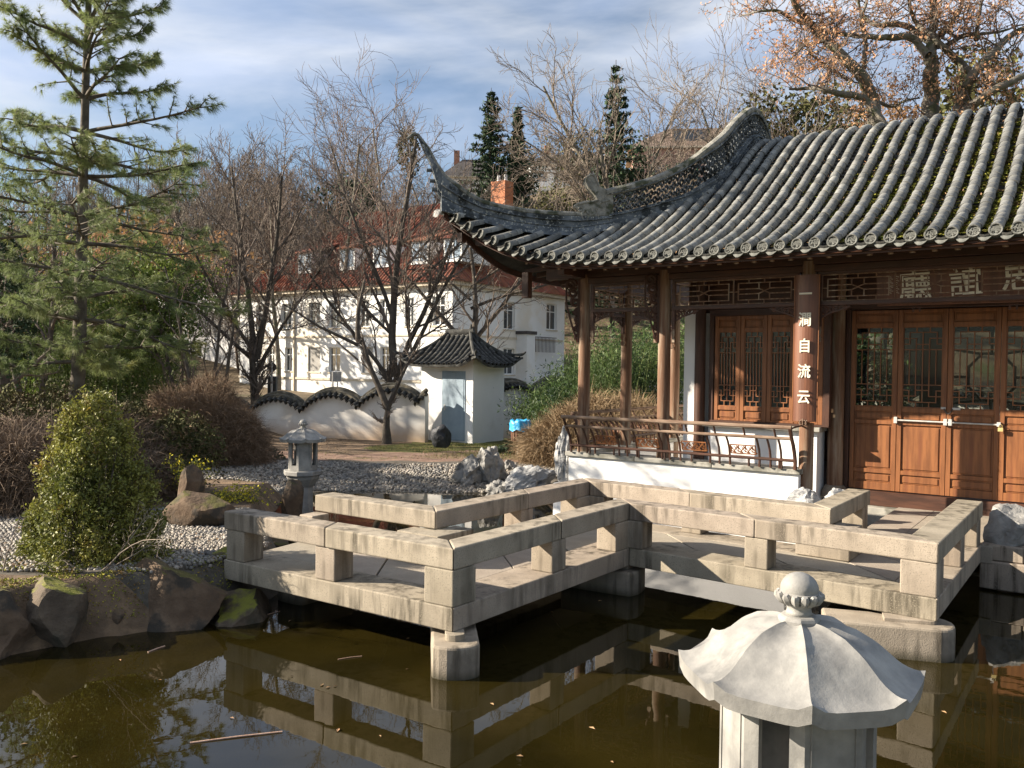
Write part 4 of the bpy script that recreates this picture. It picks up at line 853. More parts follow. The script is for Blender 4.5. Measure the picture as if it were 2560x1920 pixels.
# water
wm, t_, b_, N, L = nodes('pond_water'); b_.inputs['Base Color'].default_value = (0.050, 0.036, 0.008, 1); b_.inputs['Roughness'].default_value = 0.015; b_.inputs['IOR'].default_value = 1.45; b_.inputs['Specular IOR Level'].default_value = 0.62
tcw = N('ShaderNodeTexCoord'); nw = N('ShaderNodeTexNoise'); nw.inputs['Scale'].default_value = 1.1; nw.inputs['Detail'].default_value = 3; L(tcw.outputs['Object'], nw.inputs['Vector'])
nw2 = N('ShaderNodeTexNoise'); nw2.inputs['Scale'].default_value = 9; nw2.inputs['Detail'].default_value = 2; L(tcw.outputs['Object'], nw2.inputs['Vector']); ma = N('ShaderNodeMath'); ma.operation = 'MULTIPLY_ADD'; L(nw2.outputs['Fac'], ma.inputs[0]); ma.inputs[1].default_value = 0.10; L(nw.outputs['Fac'], ma.inputs[2])
bw = N('ShaderNodeBump'); bw.inputs['Strength'].default_value = 0.10; bw.inputs['Distance'].default_value = 0.02; L(ma.outputs[0], bw.inputs['Height']); L(bw.outputs[0], b_.inputs['Normal'])
wr = N('ShaderNodeMapRange'); wr.inputs['From Min'].default_value = 0.35; wr.inputs['From Max'].default_value = 0.65; L(nw.outputs['Fac'], wr.inputs['Value']); mxw = N('ShaderNodeMix'); mxw.data_type = 'RGBA'; mxw.inputs['A'].default_value = (0.0105, 0.0082, 0.0018, 1); mxw.inputs['B'].default_value = (0.0185, 0.0138, 0.0028, 1); L(wr.outputs[0], mxw.inputs['Factor']); L(mxw.outputs['Result'], b_.inputs['Base Color'])
wb = MB(); wb.prism([(-9, 1.1), (12, 1.1), (12, 17.2), (-9, 17.2)], -0.02, 0.0); water = wb.build('water', wm); tag(water, kind='structure', label='still olive brown pond water')
# cobbles -----------------------------------------------------------------
pv = []; 
for r, z in ((0.0, -0.35), (0.85, -0.05), (1.0, 0.25), (0.72, 0.75), (0.0, 1.0)):
    for k in range(6 if r else 1): pv.append((r*math.cos(k*math.pi/3), r*math.sin(k*math.pi/3), z))
pf = [(1+k, 1+(k+1) % 6, 7+(k+1) % 6) for k in range(6)]+[(1+k, 7+(k+1) % 6, 7+k) for k in range(6)]+[(7+k, 7+(k+1) % 6, 13+(k+1) % 6) for k in range(6)]+[(7+k, 13+(k+1) % 6, 13+k) for k in range(6)]+[(13+k, 13+(k+1) % 6, 19) for k in range(6)]
pv = np.array(pv); pf = np.array(pf)
mat['pebble'] = M('river_pebble', (0.20, 0.175, 0.145), (0.31, 0.28, 0.235), 9, 0.6, 0.15, 60, c3=(0.17, 0.16, 0.145), sc3=2.5, p3=(0.5, 0.62), island=0.42, bdist=0.003)
rs = np.random.RandomState(11)
def cobbles(x0, x1, y0, y1, lx, ly, mask, wave):
    res = []; j = 0; y = y0
    while y < y1:
        xs = np.arange(x0, x1, lx)+(lx/2 if j % 2 else 0)+rs.normal(0, lx*0.13, len(np.arange(x0, x1, lx))); ys = y+wave*np.sin(xs*0.9+0.4*y)+rs.normal(0, ly*0.12, len(xs))
        m = mask(xs, ys); xs, ys = xs[m], ys[m]; res.append(np.stack([xs, ys], -1)); y += ly; j += 1
    return np.concatenate(res)
cA = cobbles(-7.8, 1.1, 14.9, 17.9, 0.084, 0.056, lambda x, y: (pond_d(x, y) > -0.35) & ((y-15.8) > 0.0-2*(x < -4.2)) & (pond_d(x, y) < 2.6), 0.12)
_m = 1
cB = cobbles(-7.6, -2.35, 7.7, 11.0, 0.056, 0.036, lambda x, y: (pond_d(x, y) > 0.22), 0.05)
pts = np.concatenate([cA, cB]); sc_l = np.concatenate([np.full(len(cA), 1.0), np.full(len(cB), 0.62)])
pz_ = ground_z(pts[:, 0], pts[:, 1])
order = np.argsort(np.where(np.arange(len(pts)) < len(cA), np.abs(pts[:, 0]+1.7)+2.5*np.abs(pts[:, 1]-16.2), 99)); single = set(order[:290].tolist())
n = len(pts); a = rs.normal(0, 0.5, n); rx = 0.043*sc_l*rs.uniform(0.55, 1.2, n); ry = 0.030*sc_l*rs.uniform(0.6, 1.25, n); rz = 0.040*sc_l*rs.uniform(0.7, 1.4, n)
def peb(i):
    v = pv*np.array([rx[i], ry[i], rz[i]]); c, s = math.cos(a[i]), math.sin(a[i]); return np.stack([v[:, 0]*c-v[:, 1]*s+pts[i, 0], v[:, 0]*s+v[:, 1]*c+pts[i, 1], v[:, 2]+pz_[i]], -1)
keep = [i for i in range(n) if i not in single]
VV = np.concatenate([peb(i) for i in keep]); FF = np.concatenate([pf+20*k for k in range(len(keep))])
mm_ = np_mesh('pebble', VV, FF, True); po2 = link('pebble', mm_, mat['pebble'], ground); po2['kind'] = 'stuff'
pm1 = np_mesh('pebble', pv, pf, True); pm1.materials.append(mat['pebble'])
for i in sorted(single): link('pebble', pm1, None, ground, T((pts[i, 0], pts[i, 1], pz_[i])) @ Matrix.Rotation(a[i], 4, 'Z') @ Matrix.Diagonal((rx[i], ry[i], rz[i], 1)))
# dead leaves and soil crumbs caught between the cobbles
q_ = np.concatenate([np.stack([rs.uniform(-7.6, -2.4, 2600), rs.uniform(7.6, 11.2, 2600)], -1), np.stack([rs.uniform(-7.6, 1.0, 1600), rs.uniform(15.6, 18.4, 1600)], -1), np.stack([rs.uniform(-6.5, -0.5, 1500), rs.uniform(18.2, 22, 1500)], -1)]); q_ = q_[pond_d(q_[:, 0], q_[:, 1]) > 0.1]; q_ = q_[rs.uniform(0, 1, len(q_)) < 0.25+0.5*np.sin(q_[:, 0]*2.3)*np.sin(q_[:, 1]*3.1)**2+0.3]
zq = ground_z(q_[:, 0], q_[:, 1])+0.034; cq = np.concatenate([q_, zq[:, None]], 1); aq = rs.uniform(0, 6.28, len(cq)); sq = rs.uniform(0.010, 0.024, len(cq)); dq_ = np.stack([np.cos(aq)*sq, np.sin(aq)*sq, rs.normal(0, 0.003, len(cq))], -1); eq = np.stack([-np.sin(aq)*sq*0.5, np.cos(aq)*sq*0.5, rs.uniform(0, 0.008, len(cq))], -1)
tag(link('fallen_leaves', np_mesh('fallen_leaves', np.stack([cq-dq_, cq+eq, cq+dq_, cq-eq], 1).reshape(-1, 3), np.arange(4*len(cq)).reshape(-1, 4)), M('fallen_leaf', (0.13, 0.075, 0.035), (0.25, 0.155, 0.08), 12, 0.9, 0, island=0.4)), 'dead leaves scattered over the cobbles and path', kind='stuff')
# grass blades on the turf
def blades(name, n, fx, m, parent=None, h=(0.02, 0.06)):
    p = fx(n); n = len(p); z = ground_z(p[:, 0], p[:, 1]); an = rs.uniform(0, 2*math.pi, n); hh = rs.uniform(*h, n); wd = 0.004
    d = np.stack([np.cos(an), np.sin(an)], -1); base = np.concatenate([p, z[:, None]], 1); lean = rs.normal(0, 0.4, (n, 2))*hh[:, None]
    A = base+np.concatenate([d*wd, np.zeros((n, 1))], 1); B = base-np.concatenate([d*wd, np.zeros((n, 1))], 1); C_ = base+np.concatenate([lean, hh[:, None]], 1)
    V = np.stack([A, B, C_], 1).reshape(-1, 3); return link(name, np_mesh(name, V, np.arange(3*n).reshape(-1, 3)), m, parent)
mat['blade'] = M('grass_blade', (0.07, 0.095, 0.02), (0.15, 0.14, 0.04), 3, 0.8, 0, island=0.4)
def fx(n):
    p = np.stack([rs.uniform(-6.5, 2.2, n), rs.uniform(18.8, 22.6, n)], -1); k = 0.5+0.5*np.sin(p[:, 0]*1.7)*np.sin(p[:, 1]*2.1+1)+0.25*(p[:, 0]+1.5); return p[rs.uniform(0, 1.2, n) < k]
tag(blades('grass', 42000, fx, mat['blade']), 'short patchy winter grass in front of the white wall', kind='stuff')
# floating bits on the water
fl = [(475, 1857, 706, 1829, 0.006, 'long pale reed stem floating low left on the pond'), (640, 1545, 700, 1528, 0.004, None), (370, 1630, 412, 1615, 0.006, None), (845, 1648, 905, 1640, 0.003, None)]
mat['reed'] = M('dry_reed', (0.42, 0.26, 0.18), (0.55, 0.38, 0.28), 10, 0.7, 0.2, 60)
for k, (xa, ya, xb, yb, r, lb) in enumerate(fl):
    p, q = pz(xa, ya, 0.004), pz(xb, yb, 0.004); m_ = MB(); c = (p+q)/2; m_.tube([p-c, (q-p)*0.0+np.array([0, 0.004, 0.002]), q-c], r, 6); o = m_.build('reed_stem', mat['reed']); o.location = c
    tag(o, lb or ['thin dry stem floating beneath the left bridge span', 'thin dry stem floating in front of the mossy bank rocks', 'tiny dry stem floating near the bridge pier shadow'][k-1], 'reed')
lf = MB(); rr = random.Random(8)
for (x, y) in [(805, 1712), (820, 1718), (838, 1715), (630, 1838), (185, 1892), (580, 1795), (725, 1552), (1018, 1673), (400, 1700), (1480, 1820), (1530, 1905), (845, 1825), (60, 1860), (1230, 1760), (2360, 1780), (1300, 1890), (300, 1650), (730, 1690), (1380, 1530), (1020, 1596), (1500, 1502), (950, 1840)]:
    c = pz(x, y, 0.004); a_ = rr.uniform(0, 6); s = rr.uniform(0.012, 0.028); d = np.array([math.cos(a_), math.sin(a_), 0])*s; e = np.array([-d[1], d[0], 0])*0.45
    lf.add([c-d, c+e+(0, 0, 0.004), c+d, c-e+(0, 0, 0.006)], [(0, 1, 2, 3)])
lo_ = lf.build('floating_leaves', mat['litter']); tag(lo_, 'scattered small dry leaves floating on the pond', kind='stuff')
# ================================================================ stone lanterns
def lantern(loc, rz, label, capoff=0.0):
    t = empty('stone_lantern', loc, rz, label, 'lantern', 'stone lanterns by the pond')
    m = mat['marble']; A8 = math.pi/8
    b = MB(); b.lathe([(0.24, -0.5), (0.24, 0.02), (0.20, 0.05), (0.185, 0.06)], 8, a0=A8); b.build('base', m, t, bevel=0.006)
    p = MB(); p.lathe([(0.17, 0.06), (0.16, 0.45), (0.165, 0.47), (0.20, 0.52), (0.26, 0.60), (0.27, 0.645)], 8, a0=A8); p.build('pillar', m, t, bevel=0.005)
    s = MB(); s.lathe([(0.28, 0.647), (0.305, 0.66), (0.305, 0.72), (0.29, 0.73)], 8, a0=A8); s.build('slab', m, t, bevel=0.005)
    # light chamber: eight wall plates, openings in four of them
    R8 = 0.232; ap = R8*math.cos(math.pi/8); hw = R8*math.sin(math.pi/8)
    for k in range(8):
        a = math.pi/4*k+A8; c = MB(); z0, z1 = 0.732, 1.19
        mmk = Matrix.Rotation(a+A8, 4, 'Z')
        if k % 2 == 0:
            o = 0.045
            c.box(ap-0.03, -hw, z0, ap, -o, z1, mmk); c.box(ap-0.03, o, z0, ap, hw, z1, mmk); c.box(ap-0.03, -o, z0, ap, o, z0+0.08, mmk); c.box(ap-0.03, -o, z1-0.03, ap, o, z1, mmk)
            q = c.build('chamber_wall', m, t)
        else:
            c.box(ap-0.03, -hw, z0, ap, hw, z1, mmk); q = c.build('chamber_wall', m, t)
            r = MB()
            for (y0, y1, a0, a1) in ((-hw+0.018, -hw+0.022, z0+0.03, z1-0.03), (hw-0.022, hw-0.018, z0+0.03, z1-0.03), (-hw+0.02, hw-0.02, z0+0.03, z0+0.034)): r.box(ap-0.001, y0, a0, ap+0.004, y1, a1, mmk)
            r.build('moulding', m, q)
    # cap: eight petals swelling from the finial, ribs to upturned corners
    nr, na = 22, 64; vs = []; 
    def capz(r, th):
        k = (th % (math.pi/4))/(math.pi/4); e = abs(k-0.5)*2     # 1 at the corner ribs
        R8c = 0.365/math.cos(((th % (math.pi/4))-math.pi/8)) if 0 else 0.365*math.cos(math.pi/8)/math.cos((th % (math.pi/4))-math.pi/8)*(1+0.0*e)
        rr = r*R8c; prof = float(np.interp(r, [0, 0.1, 0.25, 0.45, 0.62, 0.78, 0.9, 1.0], [0.150, 0.149, 0.143, 0.122, 0.088, 0.042, 0.013, 0.0]))
        rib = 0.024*math.exp(-((1-e)/0.30))*math.sin(math.pi*min(1, r*1.05))**0.7*0.6
        bul = -0.012*math.sin(math.pi*r)*(1-e)*0+0.010*math.sin(math.pi*r)*(1-(1-e)**2)*0
        tip = 0.026*(max(0, e-0.0))**6*max(0, (r-0.80)/0.20)**1.3
        return rr, prof+rib+bul+tip
    zc = 1.220
    for i in range(nr+1):
        for k in range(na):
            th = 2*math.pi*k/na; rr, z = capz(i/nr, th+0.0); rr = max(rr, 0.002); vs.append((rr*math.cos(th), rr*math.sin(th), zc+z))
    fs = [(i*na+k, i*na+(k+1) % na, (i+1)*na+(k+1) % na, (i+1)*na+k) for i in range(nr) for k in range(na)]; fs = [f[::-1] for f in fs]
    b0 = len(vs)
    for k in range(na):
        th = 2*math.pi*k/na; rr, z = capz(1.0, th); vs.append((rr*0.985*math.cos(th), rr*0.985*math.sin(th), zc+z*0.8-0.048))
    for k in range(na):
        th = 2*math.pi*k/na; vs.append((0.18*math.cos(th), 0.18*math.sin(th), zc-0.028))
    for k in range(na):
        k2 = (k+1) % na; fs.append((nr*na+k, nr*na+k2, b0+k2, b0+k)[::-1]); fs.append((b0+k, b0+k2, b0+na+k2, b0+na+k)[::-1])
    fs.append(tuple(range(b0+na, b0+2*na)))
    c = MB(); c.add(vs, fs); c.build('cap', m, t, smooth='auto', mw=Matrix.Rotation(capoff, 4, 'Z'))
    f = MB(); f.lathe([(0.078, 1.402), (0.078, 1.424), (0.070, 1.437), (0.052, 1.440)], 8, a0=A8); fo = f.build('finial', m, t, bevel=0.004); fo.matrix_local = T((0, 0, 1.358)) @ Matrix.Scale(0.82, 4) @ T((0, 0, -1.402))
    g = MB(); g.lathe([(0.050, 1.439), (0.046, 1.452), (0.044, 1.466), (0.050, 1.476), (0.056, 1.484)], 20); g.build('neck', m, fo, smooth=True)
    l = MB()
    for k in range(14):
        a = 2*math.pi*k/14; l.tube([(0.050*math.cos(a), 0.050*math.sin(a), 1.482), (0.068*math.cos(a), 0.068*math.sin(a), 1.497), (0.077*math.cos(a), 0.077*math.sin(a), 1.513), (0.082*math.cos(a), 0.082*math.sin(a), 1.524)], [0.008, 0.015, 0.017, 0.009], 6)
    l.lathe([(0.045, 1.48), (0.068, 1.505), (0.074, 1.524), (0.06, 1.53)], 20); l.build('lotus_collar', m, fo, smooth='auto')
    h = MB(); h.lathe([(0.001, 1.50)]+[(0.070*math.cos(x), 1.536+0.062*math.sin(x)) for x in [R_(-30+15*i) for i in range(9)]], 24); h.build('ball', m, fo, smooth=True)
    return t
LZ = 0.245
lantern((0.898, 2.60, LZ), R_(9), 'large pale marble lantern with octagonal cap close in the right foreground', R_(23))
lantern((-3.262, 13.2, 0.0), R_(20), 'small grey white lantern standing at the far edge of the pond')
# ================================================================ garden shed
fr = aP; S0 = pz(1181, 1109, 0.3)
shed = empty('garden_shed', S0, fr, 'small white shed with curled black tile roof and pale blue metal door', 'shed')
LW, LD, HZ = 1.84, 1.42, 2.08
sh = MB(); sh.box(-LW, 0, -0.3, 0, LD, HZ+0.25); sh.build('wall', mat['white'], shed)
dm2 = M('pale_blue_metal', (0.24, 0.31, 0.37), (0.29, 0.36, 0.42), 3, 0.5, 0.05, 20)
q = MB(); q.box(-1.03, -0.03, 0.05, -0.30, 0.0, 1.90); dr = q.build('door', dm2, shed, bevel=0.004); fq = MB(); fq.box(-1.07, -0.02, 0.05, -1.032, 0, 1.94); fq.box(-0.298, -0.02, 0.05, -0.26, 0, 1.94); fq.box(-1.032, -0.02, 1.902, -0.298, 0, 1.94); fq.build('door_frame', dm2, shed)
q = MB(); q.box(-0.98, -0.04, 0.86, -0.94, -0.03, 1.02); q.tube([(-0.96, -0.045, 0.94), (-0.96, -0.075, 0.94), (-0.84, -0.075, 0.93)], 0.010, 6); q.build('handle', mat['steel'], dr)
mat['tile_black'] = M('blackened_tile', (0.022, 0.022, 0.020), (0.06, 0.06, 0.055), 6, 0.85, 0.5, 40, c3=(0.13, 0.13, 0.12), sc3=5, p3=(0.55, 0.75), island=0.35, bdist=0.01)
SH = [(0.0, 0.0), (0.25, 0.10), (0.5, 0.25), (0.75, 0.46), (0.95, 0.72)]
# pyramid-like roof with short ridge: four curved slopes, corners turned up
ov = 0.42; x0, x1, y0_, y1_ = -LW-0.60, 0.40, -ov, LD+0.34; cxm = (x0+x1)/2; cym = (y0_+y1_)/2; rxh = 0.38; AP = 0.86
def sroof(px, py):
    ex = min(px-x0, x1-px); ey = min(py-y0_, y1_-py); dxm = (x1-x0)/2-rxh; dym = (y1_-y0_)/2; k = max(0.0, min(ex/dxm, ey/dym, 1.0))
    cornr = math.exp(-((ex/dxm-ey/dym)**2)*9)*max(0, 1-k)**3*0.26; return HZ+0.02+AP*(0.35*k+0.65*k**1.7)+cornr
rb = MB(); n1_, n2_ = 28, 22; vs = [(x0+(x1-x0)*i/n1_, y0_+(y1_-y0_)*j/n2_, sroof(x0+(x1-x0)*i/n1_, y0_+(y1_-y0_)*j/n2_)) for i in range(n1_+1) for j in range(n2_+1)]
rb.add(vs, [(i*(n2_+1)+j, (i+1)*(n2_+1)+j, (i+1)*(n2_+1)+j+1, i*(n2_+1)+j+1) for i in range(n1_) for j in range(n2_)]); rbo = rb.build('roof', mat['tile_black'], shed); smo = rbo.modifiers.new('thickness', 'SOLIDIFY'); smo.thickness = 0.06; smo.offset = -1
rnd = random.Random(21)
def shed_rows(axis, side):
    a0, a1 = (x0, x1) if axis == 'x' else (y0_, y1_); n = int((a1-a0)/0.17)
    for k in range(1, n):
        u = a0+(a1-a0)*k/n; half = ((y1_-y0_)/2 if axis == 'x' else (x1-x0)/2-rxh); edge = min(u-a0, a1-u); other = ((x1-x0)/2-rxh if axis == 'x' else (y1_-y0_)/2); L_ = half*min(1, edge/other)*0.96
        s = 0.0
        while s < L_-0.03:
            e = min(s+0.16, L_)
            def P_(v):
                if axis == 'x': yy = y0_+v if side < 0 else y1_-v; return Vector((u, yy, sroof(u, yy)+0.01))
                xx = x0+v if side < 0 else x1-v; return Vector((xx, u, sroof(xx, u)+0.01))
            a, b = P_(s), P_(e); y = (b-a); Ln = y.length; y.normalize(); x = (Vector((1, 0, 0)) if axis == 'x' else Vector((0, 1, 0))); x = (x-y*x.dot(y)).normalized(); z = x.cross(y)
            if z.z < 0: x = -x; z = -z
            sc = 0.92*rnd.uniform(0.9, 1.1)
            o = link('cover_tile', tme_b, None, rbo, Matrix(((x.x*sc, y.x*Ln, z.x*sc, a.x), (x.y*sc, y.y*Ln, z.y*sc, a.y+rnd.uniform(-.006, .006)), (x.z*sc, y.z*Ln, z.z*sc, a.z+rnd.uniform(-.006, .01)), (0, 0, 0, 1)))); s += 0.16
tme_b = tme.copy(); tme_b.materials.clear(); tme_b.materials.append(mat['tile_black'])
shed_rows('x', -1); shed_rows('y', 1); 
rg = MB(); pk = sroof(cxm, cym)+0.05
def Rp(x, y, dz=0.05): return (x, y, sroof(x, y)+dz)
for (sx, sy) in ((0, 0), (1, 0), (1, 1), (0, 1)):
    cxx = x0 if sx == 0 else x1; cyy = y0_ if sy == 0 else y1_; rx_ = cxm-rxh if sx == 0 else cxm+rxh; pts = []
    for k in range(9): t = k/8; xx = rx_+(cxx-rx_)*t; yy = cym+(cyy-cym)*t; pts.append((xx, yy, sroof(min(max(xx, x0+0.001), x1-0.001), min(max(yy, y0_+0.001), y1_-0.001))+0.055+0.02*t**4))
    rg.tube(pts, [0.06, 0.06, 0.06, 0.06, 0.058, 0.055, 0.05, 0.045, 0.035], 8, flat=(0.8, 1.2)); ex = pts[-1]; rg.tube([ex, (ex[0]+0.06*(1 if sx else -1), ex[1]+0.06*(1 if sy else -1), ex[2]+0.07)], [0.035, 0.018], 6)
rg.tube([(cxm-rxh-0.12, cym, pk+0.06), (cxm-rxh, cym, pk+0.03), (cxm+rxh, cym, pk+0.03), (cxm+rxh+0.12, cym, pk+0.06)], [0.05, 0.065, 0.065, 0.05], 8, flat=(0.8, 1.3)); rg.tube([(cxm+rxh, cym, pk+0.05), (cxm+rxh+0.03, cym, pk+0.24)], [0.05, 0.025], 6)
rg.build('roof_ridge', mat['tile_black'], rbo, smooth='auto')
# ================================================================ wavy cloud walls
def cloud_wall(name, A, B, z0, crest, amp, per, ph, label, grille=None, flip=1, dz=0.0):
    A = np.array(A[:2]); B = np.array(B[:2]); L = float(np.linalg.norm(B-A)); ang = math.atan2(*(B-A)[::-1]); w_ = empty(name, (A[0], A[1], z0), ang, label, 'garden wall')
    def top(s): 
        q = ((s/per+ph) % 1.0); return crest[0]+(crest[1]-crest[0])*s/L-z0-amp*(1-math.sin(math.pi*q)**0.75)
    n = int(L/0.06); ss = [L*i/n for i in range(n+1)]
    tw = 0.24
    if grille: gs0, gs1, gz0, gz1 = grille
    mb = MB()
    for i in range(n):
        a, b = ss[i], ss[i+1]; za, zb = top(a)-0.10, top(b)-0.10
        if grille and a >= gs0 and b <= gs1+0.03:
            mb.prism([(a, 0), (b, 0), (b, tw), (a, tw)], -0.3, gz0); mb.prism([(a, 0), (b, 0), (b, tw), (a, tw)], gz1, [za, zb, zb, za] if 1 else za)
        else: mb.prism([(a, 0), (b, 0), (b, tw), (a, tw)], -0.3, [za, zb, zb, za])
    me = mb.mesh('wall'); bm = bmesh.new(); bm.from_mesh(me); bmesh.ops.remove_doubles(bm, verts=bm.verts, dist=0.0005); bm.to_mesh(me); bm.free(); link('wall', me, mat['wall_w'], w_)
    cp = MB(); cp.tube([(s, tw/2, top(s)+0.03) for s in ss], 0.075, 8, flat=(1, 0.8)); cp.tube([(s, tw/2-0.06, top(s)-0.06) for s in ss], 0.13, 6, flat=(1, .6)); cp.build('coping', mat['coping'], w_, smooth='auto')
    s = 0.06; k = 0
    while s < L:      # short cover tiles poking out below the coping, each its own piece
        dzs = (top(s+0.03)-top(s-0.03))/0.06; t_a = math.atan(dzs); z = top(s)-0.075
        for side in ((-1,) if not flip == 2 else (-1, 1)):
            mm = T((s, tw/2-0.10, z+0.03)) @ Matrix.Rotation(-t_a*0.6, 4, 'Y') @ Matrix.Rotation(R_(20), 4, 'X') @ Matrix.Rotation(math.pi, 4, 'Z')
            mm = T((s, tw/2-0.02-0.27, z-0.15)) @ Matrix.Rotation(-t_a*0.7, 4, 'Y') @ Matrix.Rotation(R_(28+rnd.uniform(-4, 4)), 4, 'X') @ Matrix.Diagonal((1.05, 0.27, 1.5, 1))
            link('cover_tile', tme_b, None, w_, mm)
        s += 0.150*math.cos(t_a)+0.014; k += 1
    if grille:
        g = MB(); nx_ = 4; w = (gs1-gs0); h = gz1-gz0
        for i in range(nx_+1):
            for j in range(4):
                cx_, cz_ = gs0+w*(i)/nx_, gz0+h*(j+0.0)/3; r = w/nx_*0.58
                pts = [(min(max(cx_+r*math.cos(t), gs0), gs1), 0.10, min(max(cz_+r*math.sin(t), gz0), gz1)) for t in [math.pi/6*m_ for m_ in range(13)]]; g.tube(pts, 0.012, 4, caps=False)
        for q in ((gs0, gz0, gs1, gz0), (gs0, gz1, gs1, gz1), (gs0, gz0, gs0, gz1), (gs1, gz0, gs1, gz1)): g.tube([(q[0], 0.08, q[1]), (q[2], 0.08, q[3])], 0.02, 4)
        g.build('lattice_grille', mat['coping'], w_)
    return w_
mat['wall_w'] = M('garden_wall_render', (0.70, 0.67, 0.62), (0.78, 0.755, 0.71), 1.3, 0.9, 0.25, 20, c3=(0.56, 0.50, 0.42), sc3=0.8, p3=(0.5, 0.8), bdist=0.01)
nt2 = mat['wall_w'].node_tree      # rising damp: ochre stain near the ground (a mark of its own on the render)
bN = nt2.nodes['Principled BSDF']; lk = bN.inputs['Base Color'].links[0]; src = lk.from_socket; nt2.links.remove(lk)
g_ = nt2.nodes.new('ShaderNodeTexCoord'); s_ = nt2.nodes.new('ShaderNodeSeparateXYZ'); nt2.links.new(g_.outputs['Object'], s_.inputs[0]); no = nt2.nodes.new('ShaderNodeTexNoise'); no.inputs['Scale'].default_value = 1.2; no.inputs['Detail'].default_value = 5; nt2.links.new(g_.outputs['Object'], no.inputs['Vector'])
a_ = nt2.nodes.new('ShaderNodeMath'); a_.operation = 'MULTIPLY_ADD'; a_.inputs[1].default_value = -0.9; nt2.links.new(no.outputs['Fac'], a_.inputs[0]); nt2.links.new(s_.outputs['Z'], a_.inputs[2]); r_ = nt2.nodes.new('ShaderNodeMapRange'); r_.inputs['From Min'].default_value = -0.38; r_.inputs['From Max'].default_value = 0.12; r_.inputs['To Min'].default_value = 0.85; r_.inputs['To Max'].default_value = 0.0; nt2.links.new(a_.outputs[0], r_.inputs['Value'])
x_ = nt2.nodes.new('ShaderNodeMix'); x_.data_type = 'RGBA'; nt2.links.new(r_.outputs[0], x_.inputs['Factor']); nt2.links.new(src, x_.inputs['A']); x_.inputs['B'].default_value = (0.52, 0.36, 0.22, 1); nt2.links.new(x_.outputs['Result'], bN.inputs['Base Color'])
mat['coping'] = M('lichened_coping', (0.055, 0.05, 0.038), (0.13, 0.12, 0.095), 7, 0.95, 0.7, 40, c3=(0.20, 0.17, 0.12), sc3=4, p3=(0.5, 0.7), bdist=0.015)
wa = np.array([-10.2, 25.30]); wb_ = np.array([-2.34, 22.78])
L_w = float(np.linalg.norm(wb_-wa))
# crests in the photograph at x = 689, 832, 978, 1123 -> arches 1.53 m apart
wang = math.atan2(*(wb_-wa)[::-1]); WS = lambda x: float(np.hypot(*(plane(x, 1000, np.array([wa[0], wa[1], 0]), wang)[:2]-wa))); sx0 = WS(689); per = (WS(1123)-WS(689))/3; ph = 0.5-(sx0/per % 1.0)
gl = (WS(594), WS(640))
cloud_wall('cloud_wall', wa, wb_, 0.3, (1.20, 1.92), 0.40, per, ph, 'wavy white garden wall left of the shed with dark tiled coping and iron grille', grille=(gl[0], gl[1], 0.03, 0.50))
ws = S0+Nd*LD; cloud_wall('cloud_wall', ws[:2]+Pd[:2]*(-0.35), ws[:2]+Nd[:2]*17, 0.2, (1.95, 2.4), 0.36, 2.3, 0.15, 'wavy white garden wall with dark coping right of the shed behind the bamboo')
# litter bin, black rock is with the rocks
bt = empty('litter_bin', pz(1300, 1137, 0.3), 0.3, 'round wood slatted litter bin with blue bag on a concrete post', 'bin')
p = MB(); p.box(-0.07, -0.05, -0.1, 0.07, 0.05, 0.42); p.build('post', mat['granite'], bt, bevel=0.005)
mat['slat'] = M('bin_slat', (0.10, 0.045, 0.028), (0.17, 0.08, 0.05), 6, 0.7, 0.3, 20, island=0.2)
for k in range(16):
    a = 2*math.pi*k/16; c = MB(); c.box(-0.028, -0.008, 0.0, 0.028, 0.008, 0.42); c.build('slat', mat['slat'], bt, mw=Matrix.Rotation(a, 4, 'Z') @ T((0, -0.20, 0.34)) @ Matrix.Rotation(R_(4), 4, 'X'))
c = MB(); c.lathe([(0.18, 0.345), (0.18, 0.36)], 16); c.build('bottom', mat['iron'], bt)
mat['bag'] = M('blue_bin_bag', (0.02, 0.27, 0.52), (0.05, 0.38, 0.66), 6, 0.35, 0.6, 14, bdist=0.03, spec=0.5)
vs = []; nb = 40
for i, (r, z) in enumerate([(0.19, 0.70), (0.235, 0.66), (0.245, 0.58), (0.24, 0.60), (0.25, 0.72), (0.24, 0.80), (0.21, 0.83), (0.19, 0.80), (0.17, 0.60)][2:]):
    for k in range(nb): a = 2*math.pi*k/nb; wv = math.sin(a*7+i)*0.012+math.sin(a*11+2*i)*0.008; vs.append(((r+wv)*math.cos(a), (r+wv)*math.sin(a), z+(math.sin(a*5)*0.025 if i in (0,) else wv)))
c = MB(); c.add(vs, [(i*nb+k, i*nb+(k+1) % nb, (i+1)*nb+(k+1) % nb, (i+1)*nb+k) for i in range(6) for k in range(nb)]); c.build('bag', mat['bag'], bt, smooth=True)
b2 = empty('blue_box', pz(8, 1150, 0.5)+np.array([0, 0, 0]), 0.2, 'small faded blue lidded box half hidden in dark shrubs at left edge', 'box'); c = MB(); c.box(-0.17, -0.12, 0.0, 0.17, 0.12, 0.34); c.build('body', M('faded_blue_paint', (0.05, 0.16, 0.24), (0.08, 0.22, 0.30), 5, 0.6, 0.1, 30), b2, bevel=0.01); c = MB(); c.box(-0.19, -0.14, 0.342, 0.19, 0.14, 0.40); c.build('lid', mat['slat'], b2, bevel=0.01)
